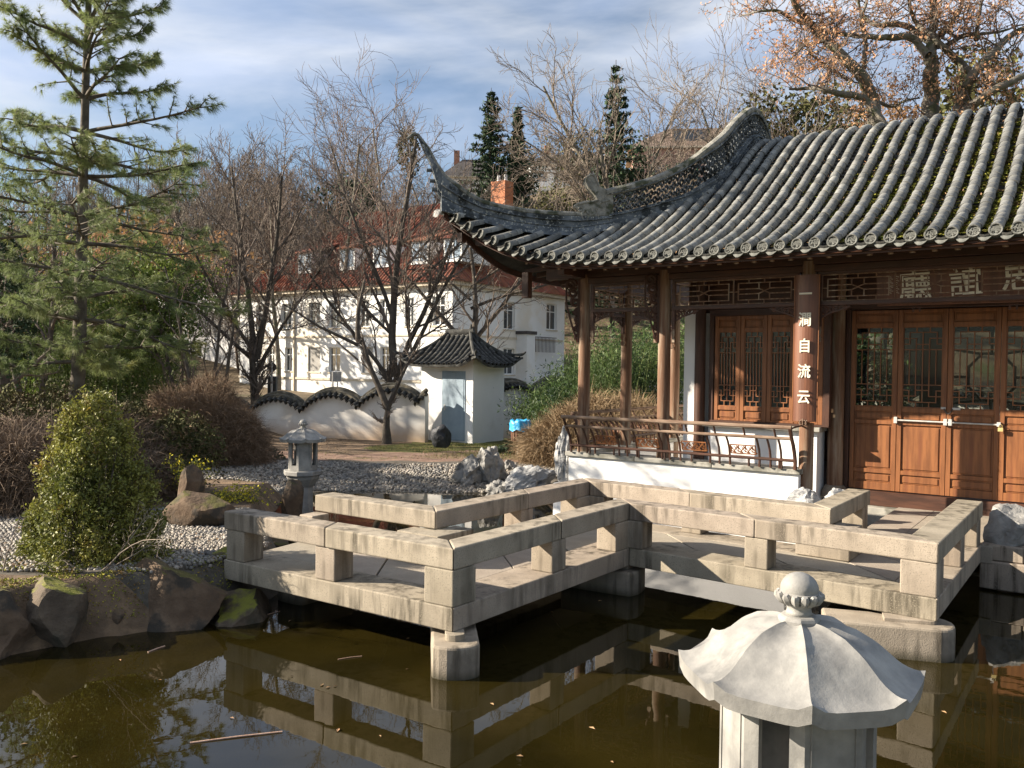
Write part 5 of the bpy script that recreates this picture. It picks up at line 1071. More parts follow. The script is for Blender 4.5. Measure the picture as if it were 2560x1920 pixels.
# street sign and post behind the wall
sg = empty('street_sign', pz(680, 1060, 0.3)*0+np.array([*pY(679, 1000, 27.0)[:2], 0.22]), 0, 'round sign seen from behind on grey pole with dark cabinet behind the wall', 'sign'); c = MB(); c.tube([(0, 0, 0), (0, 0, 2.25)], 0.03, 8); c.build('pole', mat['steel'], sg, smooth='auto')
c = MB(); c.lathe([(0.14, -0.012), (0.14, 0.012)], 24, mw=T((0, 0.04, 2.05)) @ Matrix.Rotation(math.pi/2, 4, 'X')); c.build('sign_plate', mat['iron'], sg)
cb = empty('switch_cabinet', (*pY(679, 1000, 27.6)[:2], 0.22), 0, 'dark grey upright cabinet behind the round sign and wall', 'cabinet'); c = MB(); c.box(-0.14, 0, 0, 0.14, 0.2, 1.75); c.build('body', M('dark_blue_grey', (0.03, 0.045, 0.055), (0.05, 0.065, 0.075), 4, 0.5, 0.1, 30), cb, bevel=0.01); c = MB(); c.box(-0.12, -0.012, 0.1, 0.12, -0.001, 1.68); c.build('door', mat['iron'], cb)
for (x, yt, Yd, lb) in ((832, 945, 30, 'grey sign post with small plate behind the fourth wall arch'),):
    pb_ = empty('sign_post', (*pY(x, 950, Yd)[:2], 0.22), 0, lb, 'sign'); c = MB(); c.tube([(0, 0, 0), (0, 0, 1.9)], 0.03, 8); c.tube([(0.17, 0, 0), (0.17, 0, 1.9)], 0.02, 8); c.build('pole', mat['steel'], pb_); c = MB(); c.box(-0.1, -0.01, 1.55, 0.30, 0.01, 1.9); c.build('sign_plate', mat['steel'], pb_)
# ================================================================ rocks
mat['brown_rock'] = M('brown_sandstone', (0.085, 0.055, 0.034), (0.18, 0.125, 0.08), 3, 0.9, 0.7, 14, c3=(0.045, 0.038, 0.03), sc3=3.2, p3=(0.45, 0.6), top=((0.10, 0.09, 0.025), 0.6, 3.5), bdist=0.03)
mat['moss_rock'] = M('mossy_boulder', (0.065, 0.048, 0.034), (0.15, 0.115, 0.08), 3, 0.9, 0.8, 16, c3=(0.055, 0.05, 0.035), sc3=2.5, p3=(0.45, 0.65), top=((0.17, 0.17, 0.028), 0.6, 5.0), bdist=0.03)
stain(mat['brown_rock'], (0.02, 0.017, 0.012), -0.02, 0.18, 0.8)
stain(mat['moss_rock'], (0.02, 0.017, 0.012), -0.02, 0.18, 0.8)
mat['grey_rock'] = M('grey_limestone', (0.20, 0.195, 0.185), (0.33, 0.32, 0.30), 4, 0.85, 0.9, 9, c3=(0.10, 0.095, 0.085), sc3=3, p3=(0.48, 0.66), bdist=0.05)
mat['white_rock'] = M('white_marbled_rock', (0.30, 0.30, 0.295), (0.46, 0.455, 0.44), 3, 0.75, 0.7, 9, c3=(0.14, 0.145, 0.155), sc3=3, p3=(0.48, 0.62), stretch=(1, 1, 2.2), bdist=0.05)
mat['black_rock'] = M('black_stone', (0.02, 0.022, 0.026), (0.055, 0.058, 0.065), 4, 0.6, 0.7, 12, bdist=0.03)
def rock(name, loc, size, seed, m, label, rz=0.0, rough=0.35, cuts=7, holes=0.0, sub=4, freq=1.3, tilt=(0, 0), cat='rock', group=None):
    if m in ('brown_rock', 'moss_rock'): rough *= 0.55; cuts += 7
    bm = bmesh.new(); bmesh.ops.create_icosphere(bm, subdivisions=sub, radius=1.0); r = random.Random(seed); off = Vector((seed*3.7, seed*1.3, seed*2.1))
    pl = []
    for _ in range(cuts):
        d = Vector((r.gauss(0, 1), r.gauss(0, 1), r.gauss(0.2, 0.8))).normalized(); pl.append((d, r.uniform(0.55, 0.86)))
    for v in bm.verts:
        p = v.co.copy()
        for d, k in pl:
            e = p.dot(d)-k
            if e > 0: p -= d*e*0.985
        n = noise.fractal(p*freq+off, 0.9, 2.1, 5); n2 = noise.fractal(p*freq*3.1+off, 0.8, 2.2, 4)
        h = 0
        if holes: h = max(0, noise.noise(p*2.3+off*0.7)-0.08)*holes
        v.co = p*(1+rough*n*0.55+rough*0.22*n2-h)
    bm.normal_update(); me = bpy.data.meshes.new(name)
    for v in bm.verts: v.co = Vector((v.co.x*size[0]/2, v.co.y*size[1]/2, v.co.z*size[2]/2+size[2]*0.42))
    bm.to_mesh(me); bm.free(); me.polygons.foreach_set('use_smooth', np.ones(len(me.polygons), bool)); me.set_sharp_from_angle(angle=R_(22))
    o = link(name, me, mat[m]); o.location = Vector([float(c) for c in loc]); o.rotation_euler = (R_(tilt[0]), R_(tilt[1]), R_(rz)); return tag(o, label, cat, group)
# left bank, from the frame edge to the bridge
rock('bank_rock', (-4.35, 7.02, -0.30), (1.1, 1.1, 0.92), 3, 'brown_rock', 'low brown moss topped rock at the left frame edge in the water', cuts=9)
rock('bank_rock', (-4.72, 6.6, -0.3), (0.9, 0.9, 0.8), 33, 'brown_rock', 'dark rock cut off by the left frame edge beside the pond', cuts=9)
rock('bank_rock', (-3.93, 7.24, -0.24), (0.80, 0.74, 0.98), 8, 'moss_rock', 'sunlit tapering boulder with bright green moss on top overhanging the water', rough=0.28, cuts=10, rz=20)
rock('bank_rock', (-3.22, 7.84, -0.30), (1.45, 0.95, 1.02), 14, 'brown_rock', 'large shaded peaked boulder between the mossy rock and the bridge', rough=0.3, cuts=9, rz=-15)
rock('bank_rock', (-2.95, 8.45, 0.02), (0.72, 0.62, 0.62), 21, 'moss_rock', 'upper rounded dark boulder beside the left end of the bridge', cuts=8)
rock('bank_rock', (-2.56, 7.95, -0.34), (1.0, 0.8, 0.74), 27, 'moss_rock', 'flat topped shaded boulder under the left bridge end at the water', cuts=10, rz=-30)
rock('bank_rock', (-3.62, 7.66, -0.22), (0.9, 0.8, 0.78), 29, 'brown_rock', 'low gap filling rock with orange moss behind the mossy boulder', cuts=8)
rock('boulder', (-3.68, 10.0, 0.43), (0.98, 0.6, 0.50), 36, 'brown_rock', 'long flat reddish brown boulder lying beneath the pointed one', rough=0.16, cuts=12, rz=-6)
rock('boulder', (-4.02, 10.5, 0.42), (0.40, 0.36, 0.80), 41, 'brown_rock', 'pointed brown boulder standing behind the flat reddish boulder', rough=0.2, cuts=9)
rock('boulder', (-3.09, 11.9, 0.0), (0.44, 0.38, 0.86), 45, 'brown_rock', 'upright brown boulder in front of the far lantern', rough=0.22, cuts=9)
rock('boulder', (-3.05, 11.0, -0.04), (0.42, 0.3, 0.16), 47, 'brown_rock', 'small low stone at the pond edge by the back bridge rail', rough=0.2)
rock('boulder', (-3.35, 11.75, -0.04), (0.42, 0.35, 0.26), 48, 'brown_rock', 'small mottled stone left of the upright brown boulder', rough=0.25)
# rockwork on the right shore
rock('scholar_rock', (-0.78, 16.5, -0.05), (0.70, 0.55, 0.78), 51, 'grey_rock', 'left half of the craggy dark grey rock pair on the shore', rough=0.36, holes=0.55, sub=5, freq=1.7)
rock('scholar_rock', (-0.38, 16.6, -0.02), (0.72, 0.6, 0.94), 53, 'grey_rock', 'tall pitted grey rock right of the craggy one on the shore', rough=0.36, holes=0.6, sub=5, freq=1.9)
rock('scholar_rock', (-0.05, 17.2, 0.1), (0.34, 0.3, 0.40), 55, 'grey_rock', 'small hollowed grey stone between the tall rock and the white rock', rough=0.5, holes=1.0, sub=4)
rock('scholar_rock', (-0.22, 15.5, -0.16), (0.52, 0.4, 0.50), 57, 'grey_rock', 'low grey rock at the water edge left of the white rock', rough=0.5, holes=0.8, sub=4)
rock('white_rock', (0.36, 15.25, -0.12), (1.16, 0.62, 0.72), 61, 'white_rock', 'long pale veined rock leaning to the right in front of the pavilion', rough=0.42, holes=0.5, sub=5, tilt=(0, -20), freq=1.2)
rock('upright_rock', (0.98, 14.35, 0.1), (0.30, 0.3, 1.05), 64, 'white_rock', 'thin upright pale rock beside the left end of the low white wall', rough=0.4, sub=4)
rock('upright_rock', W(-4.88, -1.3, 0.5), (0.26, 0.3, 1.0), 66, 'white_rock', 'ragged pale rock against the left end of the bench railing', rough=0.5, sub=4, holes=0.4)
rock('black_rock', pz(1105, 1122, 0.26), (0.56, 0.45, 0.78), 71, 'black_rock', 'jagged black standing stone in front of the shed', rough=0.25, cuts=10)
rock('grey_stone', (*W(-0.86, -1.95, 0.20)[:2], 0.50), (0.44, 0.42, 0.44), 81, 'white_rock', 'left pale grey stone between the low wall end and the bridge', rough=0.45, sub=4)
rock('grey_stone', (*W(-0.52, -1.75, 0.20)[:2], 0.50), (0.50, 0.42, 0.44), 83, 'white_rock', 'right pale grey stone in front of the column base', rough=0.4, sub=4)
rock('terrace_rock', (*W(1.44, -2.02, 0)[:2], 0.36), (0.62, 0.5, 0.62), 91, 'grey_rock', 'dark smooth rock on the terrace kerb right of the bridge', rough=0.28, cuts=8, sub=4)
rock('terrace_rock', (*W(2.02, -1.75, 0)[:2], 0.40), (0.8, 0.6, 0.66), 93, 'white_rock', 'pale rock on the terrace at the right frame edge', rough=0.28, cuts=8, sub=4)
rock('bank_rock', (-0.2, 15.05, -0.25), (0.4, 0.35, 0.34), 95, 'grey_rock', 'small dark stone in the water below the low grey rock', rough=0.4, sub=3)
# ================================================================ houses behind the garden
mat['red_tile'] = M('red_clay_tile', (0.17, 0.060, 0.037), (0.28, 0.105, 0.062), 1.5, 0.85, 0.2, 10, c3=(0.16, 0.07, 0.045), sc3=0.9, p3=(0.5, 0.75), island=0.22)
mat['stucco'] = M('cream_stucco', (0.66, 0.66, 0.645), (0.73, 0.73, 0.715), 0.5, 0.9, 0.1, 8, c3=(0.66, 0.62, 0.54), sc3=0.2)
mat['trim'] = M('beige_stone_trim', (0.46, 0.40, 0.31), (0.54, 0.48, 0.38), 2, 0.9, 0.1, 10)
mat['pane'] = M('window_pane', (0.03, 0.035, 0.04), (0.06, 0.07, 0.08), 0.5, 0.08, 0, spec=0.9)
mat['wframe'] = M('white_window_frame', (0.7, 0.7, 0.68), (0.76, 0.76, 0.74), 3, 0.6, 0)
mat['blind'] = M('grey_roller_blind', (0.30, 0.29, 0.27), (0.36, 0.35, 0.33), 3, 0.7, 0.2, 10)
mat['slate'] = M('dark_slate_roof', (0.05, 0.045, 0.045), (0.09, 0.08, 0.075), 1.2, 0.8, 0.3, 10)
K = pY(1129, 957, 53); K[2] = 0.22
house = empty('white_house', K, aP, 'large white two storey house with steep red tiled roof and white dormers', 'house')
def hb(name, par, x0, y0, z0, x1, y1, z1, m, lbl=None, bevel=0):
    c = MB(); cc = ((x0+x1)/2, (y0+y1)/2, (z0+z1)/2); c.box(x0-cc[0], y0-cc[1], z0-cc[2], x1-cc[0], y1-cc[1], z1-cc[2]); o = c.build(name, mat[m] if isinstance(m, str) else m, par, bevel=bevel); o.location = cc
    if lbl: o['label'] = lbl
    return o
HW, HD, HE = 21.2, 13.0, 7.45
# walls with real window recesses: front wall as piers and spandrels
def wall_openings(par, name, p0, ax, L, z0, z1, th, ops, m):
    """ax 'x' or 'y'; ops list of (s0,s1,z0,z1)"""
    xs = sorted(set([0, L]+[o[0] for o in ops]+[o[1] for o in ops])); zs = sorted(set([z0, z1]+[o[2] for o in ops]+[o[3] for o in ops])); mb = MB()
    for a, b in zip(xs[:-1], xs[1:]):
        run = None
        for c, d in zip(zs[:-1], zs[1:]):
            solid = not any(o[0] <= a+1e-6 and b-1e-6 <= o[1] and o[2] <= c+1e-6 and d-1e-6 <= o[3] for o in ops)
            if solid:
                if ax == 'x': mb.box(p0[0]+a, p0[1], c, p0[0]+b, p0[1]+th, d)
                else: mb.box(p0[0]-th, p0[1]+a, c, p0[0], p0[1]+b, d)
    me = mb.mesh(name); bm = bmesh.new(); bm.from_mesh(me); bmesh.ops.remove_doubles(bm, verts=bm.verts, dist=0.0005); bm.to_mesh(me); bm.free(); return link(name, me, mat[m], par)
def Wx(px, y): return float(np.dot(plane(px, y, K, aP)-K, Pd))       # position along the front from a pixel column
front = []
for (xa, xb) in ((668, 686), (712, 730), (770, 800), (822, 850), (905, 932), (950, 972)): front.append((Wx(xa, 900), Wx(xb, 900), 1.62, 3.35))
for (xa, xb) in ((640, 662), (704, 728), (772, 800), (822, 852), (898, 922), (950, 968), (1012, 1034), (1082, 1112)): front.append((Wx(xa, 780), Wx(xb, 780), 4.72, 6.55))
ops = [(a+HW, b+HW, c, d) for a, b, c, d in front]
wo = wall_openings(house, 'wall', (-HW, 0), 'x', HW, -0.5, HE, 0.3, ops, 'stucco')
side = [(5.2, 6.5, 4.7, 6.6), (10.5, 11.9, 4.9, 6.8), (5.2, 6.5, 1.6, 3.4)]
wall_openings(house, 'wall', (0, 0.3), 'y', HD, -0.5, HE, 0.3, [(a, b, c, d) for a, b, c, d in side], 'stucco')
hb('inner_wall', house, -HW, 0.55, -0.5, -0.35, HD, HE, 'stucco')
def window(par, x0, x1, z0, z1, kind='cross', y=0.0):
    f = MB(); t = 0.07; f.box(x0, y+0.16, z0, x0+t, y+0.22, z1); f.box(x1-t, y+0.16, z0, x1, y+0.22, z1); f.box(x0+t, y+0.16, z0, x1-t, y+0.22, z0+t); f.box(x0+t, y+0.16, z1-t, x1-t, y+0.22, z1); f.box((x0+x1)/2-0.035, y+0.155, z0+t, (x0+x1)/2+0.035, y+0.215, z1-t)
    if kind == 'cross': f.box(x0+t, y+0.157, z0+(z1-z0)*0.68, (x0+x1)/2-0.036, y+0.212, z0+(z1-z0)*0.68+0.06); f.box((x0+x1)/2+0.036, y+0.157, z0+(z1-z0)*0.68, x1-t, y+0.212, z0+(z1-z0)*0.68+0.06)
    fo = f.build('window', mat['wframe'], par)
    if kind == 'blind':
        c = MB()
        for k in range(int((z1-z0)/0.07)): c.box(x0+0.01, y+0.10, z0+0.07*k, x1-0.01, y+0.125, z0+0.07*k+0.055)
        c.build('roller_blind', mat['blind'], fo)
    g = MB(); g.box(x0+t, y+0.185, z0+t, x1-t, y+0.195, z1-t); g.build('pane', mat['pane'], fo)
    s = MB(); s.box(x0-0.08, y-0.05, z0-0.10, x1+0.08, y+0.12, z0-0.005); s.build('sill', mat['trim'], fo)
    return fo
for i, (a, b, c, d) in enumerate(front): window(house, a, b, c, d, 'blind' if i in (2, 4) else 'cross')
for a, b, c, d in side:
    fm = empty('tmp'); bpy.data.objects.remove(fm)
    w_ = window(house, 0, b-a, c, d); w_.matrix_local = T((0, 0.3+a, 0)) @ Matrix.Rotation(math.pi/2, 4, 'Z')
hb('string_course', house, -HW-0.06, -0.08, 1.05, 0.06, -0.003, 1.20, 'trim'); hb('string_course', house, -HW-0.06, -0.06, 4.05, 0.06, -0.003, 4.18, 'trim'); hb('cornice', house, -HW-0.3, -0.45, HE-0.22, 0.45, -0.003, HE+0.02, 'trim'); hb('cornice', house, 0.003, 0, HE-0.22, 0.45, HD+0.3, HE+0.02, 'trim')
hb('string_course', house, 0.003, 0, 4.05, 0.06, HD, 4.18, 'trim'); hb('downpipe', house, Wx(736, 850), -0.14, 0.0, Wx(736, 850)+0.12, -0.03, HE-0.2, 'trim')
hb('balcony_wall', house, 0.003, 7.0, 1.2, 0.9, 8.0, 4.4, 'stucco'); hb('balcony_cap', house, -0.0, 6.9, 4.4, 1.0, 8.1, 4.62, 'slate')
c = MB()
for k in range(18): c.box(0.5, 8.1+0.18*k, 3.2, 0.53, 8.13+0.18*k, 4.25)
c.box(0.49, 8.0, 4.25, 0.54, 11.4, 4.30); c.build('railing', mat['slate'], house)
# hipped roof with rows of tiles as real ribs
def hip_faces(x0, x1, y0, y1, ze, zr_, inset, ridgein):
    r0_ = (x0+ridgein, (y0+y1)/2, zr_); r1_ = (x1-ridgein, (y0+y1)/2, zr_); a, b, c_, d = (x0, y0, ze), (x1, y0, ze), (x1, y1, ze), (x0, y1, ze)
    return [(a, b, r1_, r0_), (b, c_, r1_), (c_, d, r0_, r1_), (d, a, r0_)]
RF = hip_faces(-HW-0.6, 0.6, -0.6, HD+0.6, HE, HE+6.6, 0, 6.9); rmb = MB()
for f in RF: rmb.add(f, [tuple(range(len(f)))])
roofh = rmb.build('roof', mat['red_tile'], house)
rib = MB()
def ribs(f, sp=0.30, ht=0.07, wd=0.11, stuff=rib):
    A, B = Vector(f[0]), Vector(f[1]); e = (B-A).normalized(); L = (B-A).length
    top = [Vector(v) for v in f[2:]]; n = (Vector(f[2])-A); nrm_ = e.cross(n).normalized(); up = nrm_.cross(e).normalized(); H = max((t-A).dot(up) for t in top)
    xs = sorted([(t-A).dot(e) for t in top]); xl, xr = xs[0], xs[-1]; s = sp/2
    while s < L:
        h = H*min(1.0, s/xl if xl > 1e-6 else 1, (L-s)/(L-xr) if L-xr > 1e-6 else 1); m_ = max(1, int(h/0.9))
        for k in range(m_):
            p = A+e*s+up*(h*k/m_); q = A+e*s+up*(h*(k+1)/m_); o = nrm_*(ht+0.02); w2 = e*wd/2
            stuff.add([p-w2, p+w2, q+w2, q-w2, p+o, q+nrm_*ht], [(0, 4, 5, 3), (4, 1, 2, 5), (0, 1, 4)])
        s += sp
ribs(RF[0]); ribs(RF[1]); rib.build('roof_tile', mat['red_tile'], roofh)['kind'] = 'stuff'
# dormers
for i, (xa, xb, za, zb) in enumerate(((700, 735, 652, 690), (800, 842, 648, 685), (882, 925, 640, 678), (983, 1013, 628, 668), (1056, 1103, 620, 664))):
    zb_h, zt_h = HE+1.45, HE+2.85; xm = (Wx(xa, 660)+Wx(xb, 660))/2+1.1; wdt = 1.5; yf = 0.75
    d = hb('dormer', roofh, xm-wdt/2, yf, zb_h-0.1, xm+wdt/2, yf+3.0, zt_h, 'wframe')
    q = MB(); q.prism([(xm-wdt/2-0.15, yf-0.2), (xm+wdt/2+0.15, yf-0.2), (xm+wdt/2+0.15, yf+4), (xm-wdt/2-0.15, yf+4)], [zt_h+0.002, zt_h+0.002, zt_h+1.3, zt_h+1.3], [zt_h+0.1, zt_h+0.1, zt_h+1.42, zt_h+1.42]); q.build('dormer_roof', mat['red_tile'], roofh)
    g = MB(); g.box(xm-0.62, yf-0.012, zb_h+0.12, xm-0.05, yf-0.002, zt_h-0.1); g.box(xm+0.05, yf-0.012, zb_h+0.12, xm+0.62, yf-0.002, zt_h-0.1); g.build('pane', M('dormer_pane_%d' % i, (0.16, 0.2, 0.25), (0.24, 0.3, 0.36), 1, 0.1, 0, spec=0.9) if i == 0 else bpy.data.materials['dormer_pane_0'], roofh)
q = MB(); q.lathe([(0.02, 0.1), (0.32, 0.0), (0.30, -0.06), (0.02, 0.04)], 16, mw=T((Wx(937, 560)+3.2, 2.6, HE+5.0)) @ Matrix.Rotation(R_(70), 4, 'X')); q.build('satellite_dish', mat['blind'], roofh, smooth='auto')
ch = hb('chimney', roofh, -1.9, 6.4, HE+4.0, -0.7, 7.4, HE+7.6, M('orange_render', (0.42, 0.17, 0.09), (0.50, 0.22, 0.12), 2, 0.9, 0.2, 8)); 
for k in range(2): q = MB(); q.lathe([(0.14, 0), (0.10, 0.5)], 10); o = q.build('chimney_pot', mat['wframe'], roofh); o.location = (-1.6+0.6*k, 6.9, HE+7.6)
# low modern building to the left
G = plane(560, 948, K+Nd*3.0, aP); G[2] = 0.22
gh = empty('grey_building', plane(603, 948, K+Nd*2.5, aP)*np.array([1, 1, 0])+np.array([0, 0, 0.22]), aP, 'plain pale grey flat roofed building with slatted shutters left of the white house', 'house')
mat['pale'] = M('pale_grey_render', (0.58, 0.57, 0.56), (0.64, 0.63, 0.62), 0.5, 0.9, 0.05, 5)
wall_openings(gh, 'wall', (-16, 0), 'x', 15.8, 1.15, 7.9, 0.3, [(7.9, 10.6, 2.0, 3.9), (1.5, 5.5, 2.0, 3.9), (8.5, 15.2, 4.3, 6.4)], 'pale')
hb('inner_wall', gh, -16, 0.32, -0.5, -0.2, 9, 7.88, 'slate'); hb('base', gh, -16, 0.1, -0.5, -0.2, 0.3, 1.14, mat['dark'] if 'dark' in mat else 'slate')
for (a, b, c_, d) in ((7.9, 10.6, 2.0, 3.9), (1.5, 5.5, 2.0, 3.9), (8.5, 15.2, 4.3, 6.4)):
    q = MB()
    for k in range(int((d-c_)/0.13)): q.box(-16+a, 0.06, c_+0.13*k, -16+b, 0.12, c_+0.13*k+0.085)
    q.build('slatted_shutter', mat['blind'], gh); hb('reveal', gh, -16+a, 0.02, c_, -16+a+0.22, 0.2, d, 'trim')
hb('upper_storey', gh, -14, 4, 7.9, -3.2, 12, 10.6, M('dark_grey_cladding', (0.07, 0.075, 0.09), (0.10, 0.105, 0.12), 1, 0.7, 0.05, 5)); hb('roof_vent', gh, -9, 5, 10.6, -7.6, 6, 11.1, 'wframe')
for k in range(2): hb('roof_vent', gh, -12+0.9*k, 5, 10.6, -11.8+0.9*k, 5.2, 11.2, 'wframe')
# houses on the hill ------------------------------------------------------
def gable_house(loc, rz, w, d, h, rh, wallm, roofm, label, wins, eave=0.6, shutters=None, hipin=3.0, dorm=None, ch=None):
    e = empty('hill_house', loc, rz, label, 'house')
    opsx = [(a, b, c_, d_) for a, b, c_, d_ in wins]; wall_openings(e, 'wall', (0, 0), 'x', w, -6, h, 0.3, opsx, wallm); hb('inner_wall', e, 0, 0.35, -6, w, d, h, wallm)
    r = MB()
    for f in hip_faces(-eave, w+eave, -eave, d+eave, h, h+rh, 0, hipin): r.add(f, [tuple(range(len(f)))])
    ro_ = r.build('roof', mat[roofm], e); s = ro_.modifiers.new('thickness', 'SOLIDIFY'); s.thickness = 0.2; q = MB(); q.box(-eave, -eave, h-0.18, w+eave, d+eave, h-0.005); q.build('soffit', mat['trim'], e)
    for (a, b, c_, d_) in wins:
        window(e, a, b, c_, d_)
        if shutters:
            for s_ in (a-0.62, b+0.04): hb('shutter', e, s_, -0.06, c_, s_+0.56, -0.005, d_, shutters)
    if dorm: 
        a, b, c_, d_ = dorm; dd_ = hb('dormer', e, a, 0.8, c_, b, 4.0, d_, roofm); q = MB(); n = 3
        for k in range(n): q.box(a+0.15+(b-a-0.2)*k/n, 0.77, c_+0.25, a+(b-a-0.2)*(k+1)/n, 0.79, d_-0.15)
        q.build('pane', mat['pane'], e)
    if ch: hb('chimney', e, ch[0], d/2-0.4, h+rh-1.5, ch[0]+0.9, d/2+0.4, h+rh+1.3, 'chimney_m')
    return e
mat['chimney_m'] = M('brick_chimney', (0.30, 0.14, 0.09), (0.40, 0.2, 0.13), 3, 0.9, 0.1, 10)
mat['pink'] = M('pink_render', (0.44, 0.25, 0.20), (0.52, 0.31, 0.25), 0.8, 0.9, 0.1, 6); mat['green_sh'] = M('green_shutter', (0.02, 0.10, 0.05), (0.035, 0.14, 0.07), 2, 0.6, 0.1, 10)
mat['roof_brown'] = M('brown_tile_roof', (0.12, 0.085, 0.065), (0.19, 0.14, 0.11), 1.5, 0.85, 0.3, 6); mat['green_roof'] = M('green_metal_roof', (0.05, 0.11, 0.04), (0.07, 0.15, 0.06), 1, 0.6, 0.1, 4)
pl = pY(1582, 400, 100); gable_house((pl[0], 100, 23.2), R_(-6), 15.5, 9, 5.1, 3.4, 'pink', 'roof_brown', 'pink hillside house with green shutters and brown roof above the pierced ridge', [(2.6, 3.8, 1.2, 3.1), (5.6, 7.0, 1.4, 3.3), (9.6, 11.0, 1.7, 3.5)], shutters='green_sh', dorm=(4.6, 8.8, 5.6, 7.4), hipin=5)
pl = pY(1325, 420, 125); v = gable_house((pl[0], 125, 27.0), R_(8), 12.5, 10, 5.4, 2.6, 'stucco', 'slate', 'white villa with terraces on the hill between the two firs', [(1.0, 2.6, 2.6, 4.2), (3.6, 5.2, 2.6, 4.2), (7.2, 8.6, 2.6, 4.2)], ch=(3.0,), hipin=4)
hb('balcony', v, -2.5, -2.2, 1.2, 9, -0.01, 1.45, 'stucco'); hb('balcony_wall', v, -2.5, -2.3, 1.46, 9, -2.2, 2.2, 'wframe'); hb('terrace', v, -4, -4.5, -2.6, 6, -0.02, -0.2, 'stucco')
pl = pY(1110, 420, 130); gable_house((pl[0], 130, 28.0), R_(4), 9, 8, 3.4, 3.6, 'pale', 'slate', 'grey house with dark hipped roof on the hill crest at the centre', [(2, 3.4, 0.8, 2.4), (5.4, 6.8, 0.8, 2.4)], hipin=3.5, ch=(1.5,))
pl = pY(2120, 320, 90); gable_house((pl[0], 90, 25.0), R_(3), 14, 9, 3.2, 2.0, 'stucco', 'green_roof', 'house with low green roof behind the autumn tree', [(2, 3.4, 0.8, 2.4)], hipin=4)
# balustrade walls in the vineyard slope
for k, (x, y, Yd, L) in enumerate(((1215, 470, 112, 9), (1240, 520, 104, 8))):
    p_ = pY(x, y, Yd); e = empty('terrace_wall', (p_[0], Yd, p_[2]-1.2), R_(12), ['upper pale retaining wall on the wooded slope below the villa', 'lower pale retaining wall on the wooded slope behind the orange chimney'][k], 'wall'); hb('wall', e, 0, 0, -1.5, L, 0.4, 1.0, 'stucco'); hb('coping', e, -0.1, -0.1, 1.002, L+0.1, 0.5, 1.15, 'trim')
# ================================================================ trees and shrubs
def tubes(name, paths, m, parent=None, smooth=True):
    """paths: list of (pts (n,3), radii (n,), sides)"""
    V = []; Fq = []; b = 0
    for P, rad, s in paths:
        P = np.asarray(P, float); n = len(P); d = np.gradient(P, axis=0); d /= (np.linalg.norm(d, axis=1, keepdims=True)+1e-9)
        ref = np.array([0.31, 0.52, 0.79]) if abs(d[0] @ np.array([0.31, 0.52, 0.79])) < 0.9 else np.array([1.0, 0, 0])
        x = np.cross(d, ref); x /= (np.linalg.norm(x, axis=1, keepdims=True)+1e-9); y = np.cross(d, x); a = np.arange(s)*2*math.pi/s
        ring = P[:, None, :]+np.asarray(rad)[:, None, None]*(np.cos(a)[None, :, None]*x[:, None, :]+np.sin(a)[None, :, None]*y[:, None, :]); V.append(ring.reshape(-1, 3))
        i = (np.arange(n-1)[:, None]*s+np.arange(s)[None, :]).ravel(); j = (np.arange(n-1)[:, None]*s+(np.arange(s)[None, :]+1) % s).ravel(); Fq.append(np.stack([i, j, j+s, i+s], -1)+b); b += n*s
    if not V: return None
    return link(name, np_mesh(name, np.concatenate(V), np.concatenate(Fq), smooth), m, parent)
def grow(rg, p, d, L, r, lvl, maxl, out_, P):
    n = 6 if lvl < 2 else (5 if lvl == 2 else 4); pts = [p.copy()]; rad = [r]; q = p.copy(); dd = d.copy(); tips = []
    for i in range(n):
        dd = dd+rg.normal(0, P['wob'][min(lvl, len(P['wob'])-1)], 3)+np.array([0, 0, P['up'][min(lvl, len(P['up'])-1)]]); dd /= np.linalg.norm(dd); q = q+dd*L/n; pts.append(q.copy()); rad.append(max(P['rmin'], r*(1-(1-P['taper'])*(i+1)/n)))
        tips.append((q.copy(), dd.copy(), rad[-1], (i+1)/n))
    if lvl == maxl: rad[-1] = P['rmin']*0.5
    out_.append((lvl, np.array(pts), np.array(rad)))
    if lvl >= maxl: return
    nc = P['nc'][min(lvl, len(P['nc'])-1)]; nc = max(1, int(round(nc*rg.uniform(0.8, 1.2)))); st = P['start'][min(lvl, len(P['start'])-1)]
    for k in range(nc):
        t = st+(1-st)*(k+rg.uniform(0.1, 0.9))/nc; i = min(n-1, int(t*n)); a, b = pts[i], pts[i+1]; f = t*n-i; pos = a+(b-a)*f; dr = (b-a)/np.linalg.norm(b-a)
        az = rg.uniform(0, 2*math.pi) if lvl else k*2.4+rg.uniform(-.4, .4); ang = R_(P['ang'][min(lvl, len(P['ang'])-1)]*rg.uniform(0.75, 1.25))
        s1 = np.cross(dr, [0.2, 0.3, 0.93]); s1 /= np.linalg.norm(s1)+1e-9; s2 = np.cross(dr, s1); c = dr*math.cos(ang)+(s1*math.cos(az)+s2*math.sin(az))*math.sin(ang)
        rr = rad[i]*P['rr'][min(lvl, len(P['rr'])-1)]*rg.uniform(0.8, 1.1); LL = L*P['lr'][min(lvl, len(P['lr'])-1)]*rg.uniform(0.7, 1.15)*(1.15-0.55*t if lvl == 0 else 1)
        grow(rg, pos, c, LL, max(rr, P['rmin']), lvl+1, maxl, out_, P)
TP = dict(wob=[0.05, 0.12, 0.16, 0.2], up=[0.02, 0.05, 0.05, 0.03], taper=0.35, rmin=0.004, nc=[9, 6, 5, 4], start=[0.3, 0.2, 0.15, 0.15], ang=[45, 42, 40, 40], rr=[0.55, 0.6, 0.6, 0.6], lr=[0.5, 0.55, 0.55, 0.6])
def bark(name, a, b, **k): return M(name, a, b, 6, 0.9, 0.6, 20, bdist=0.02, **k)
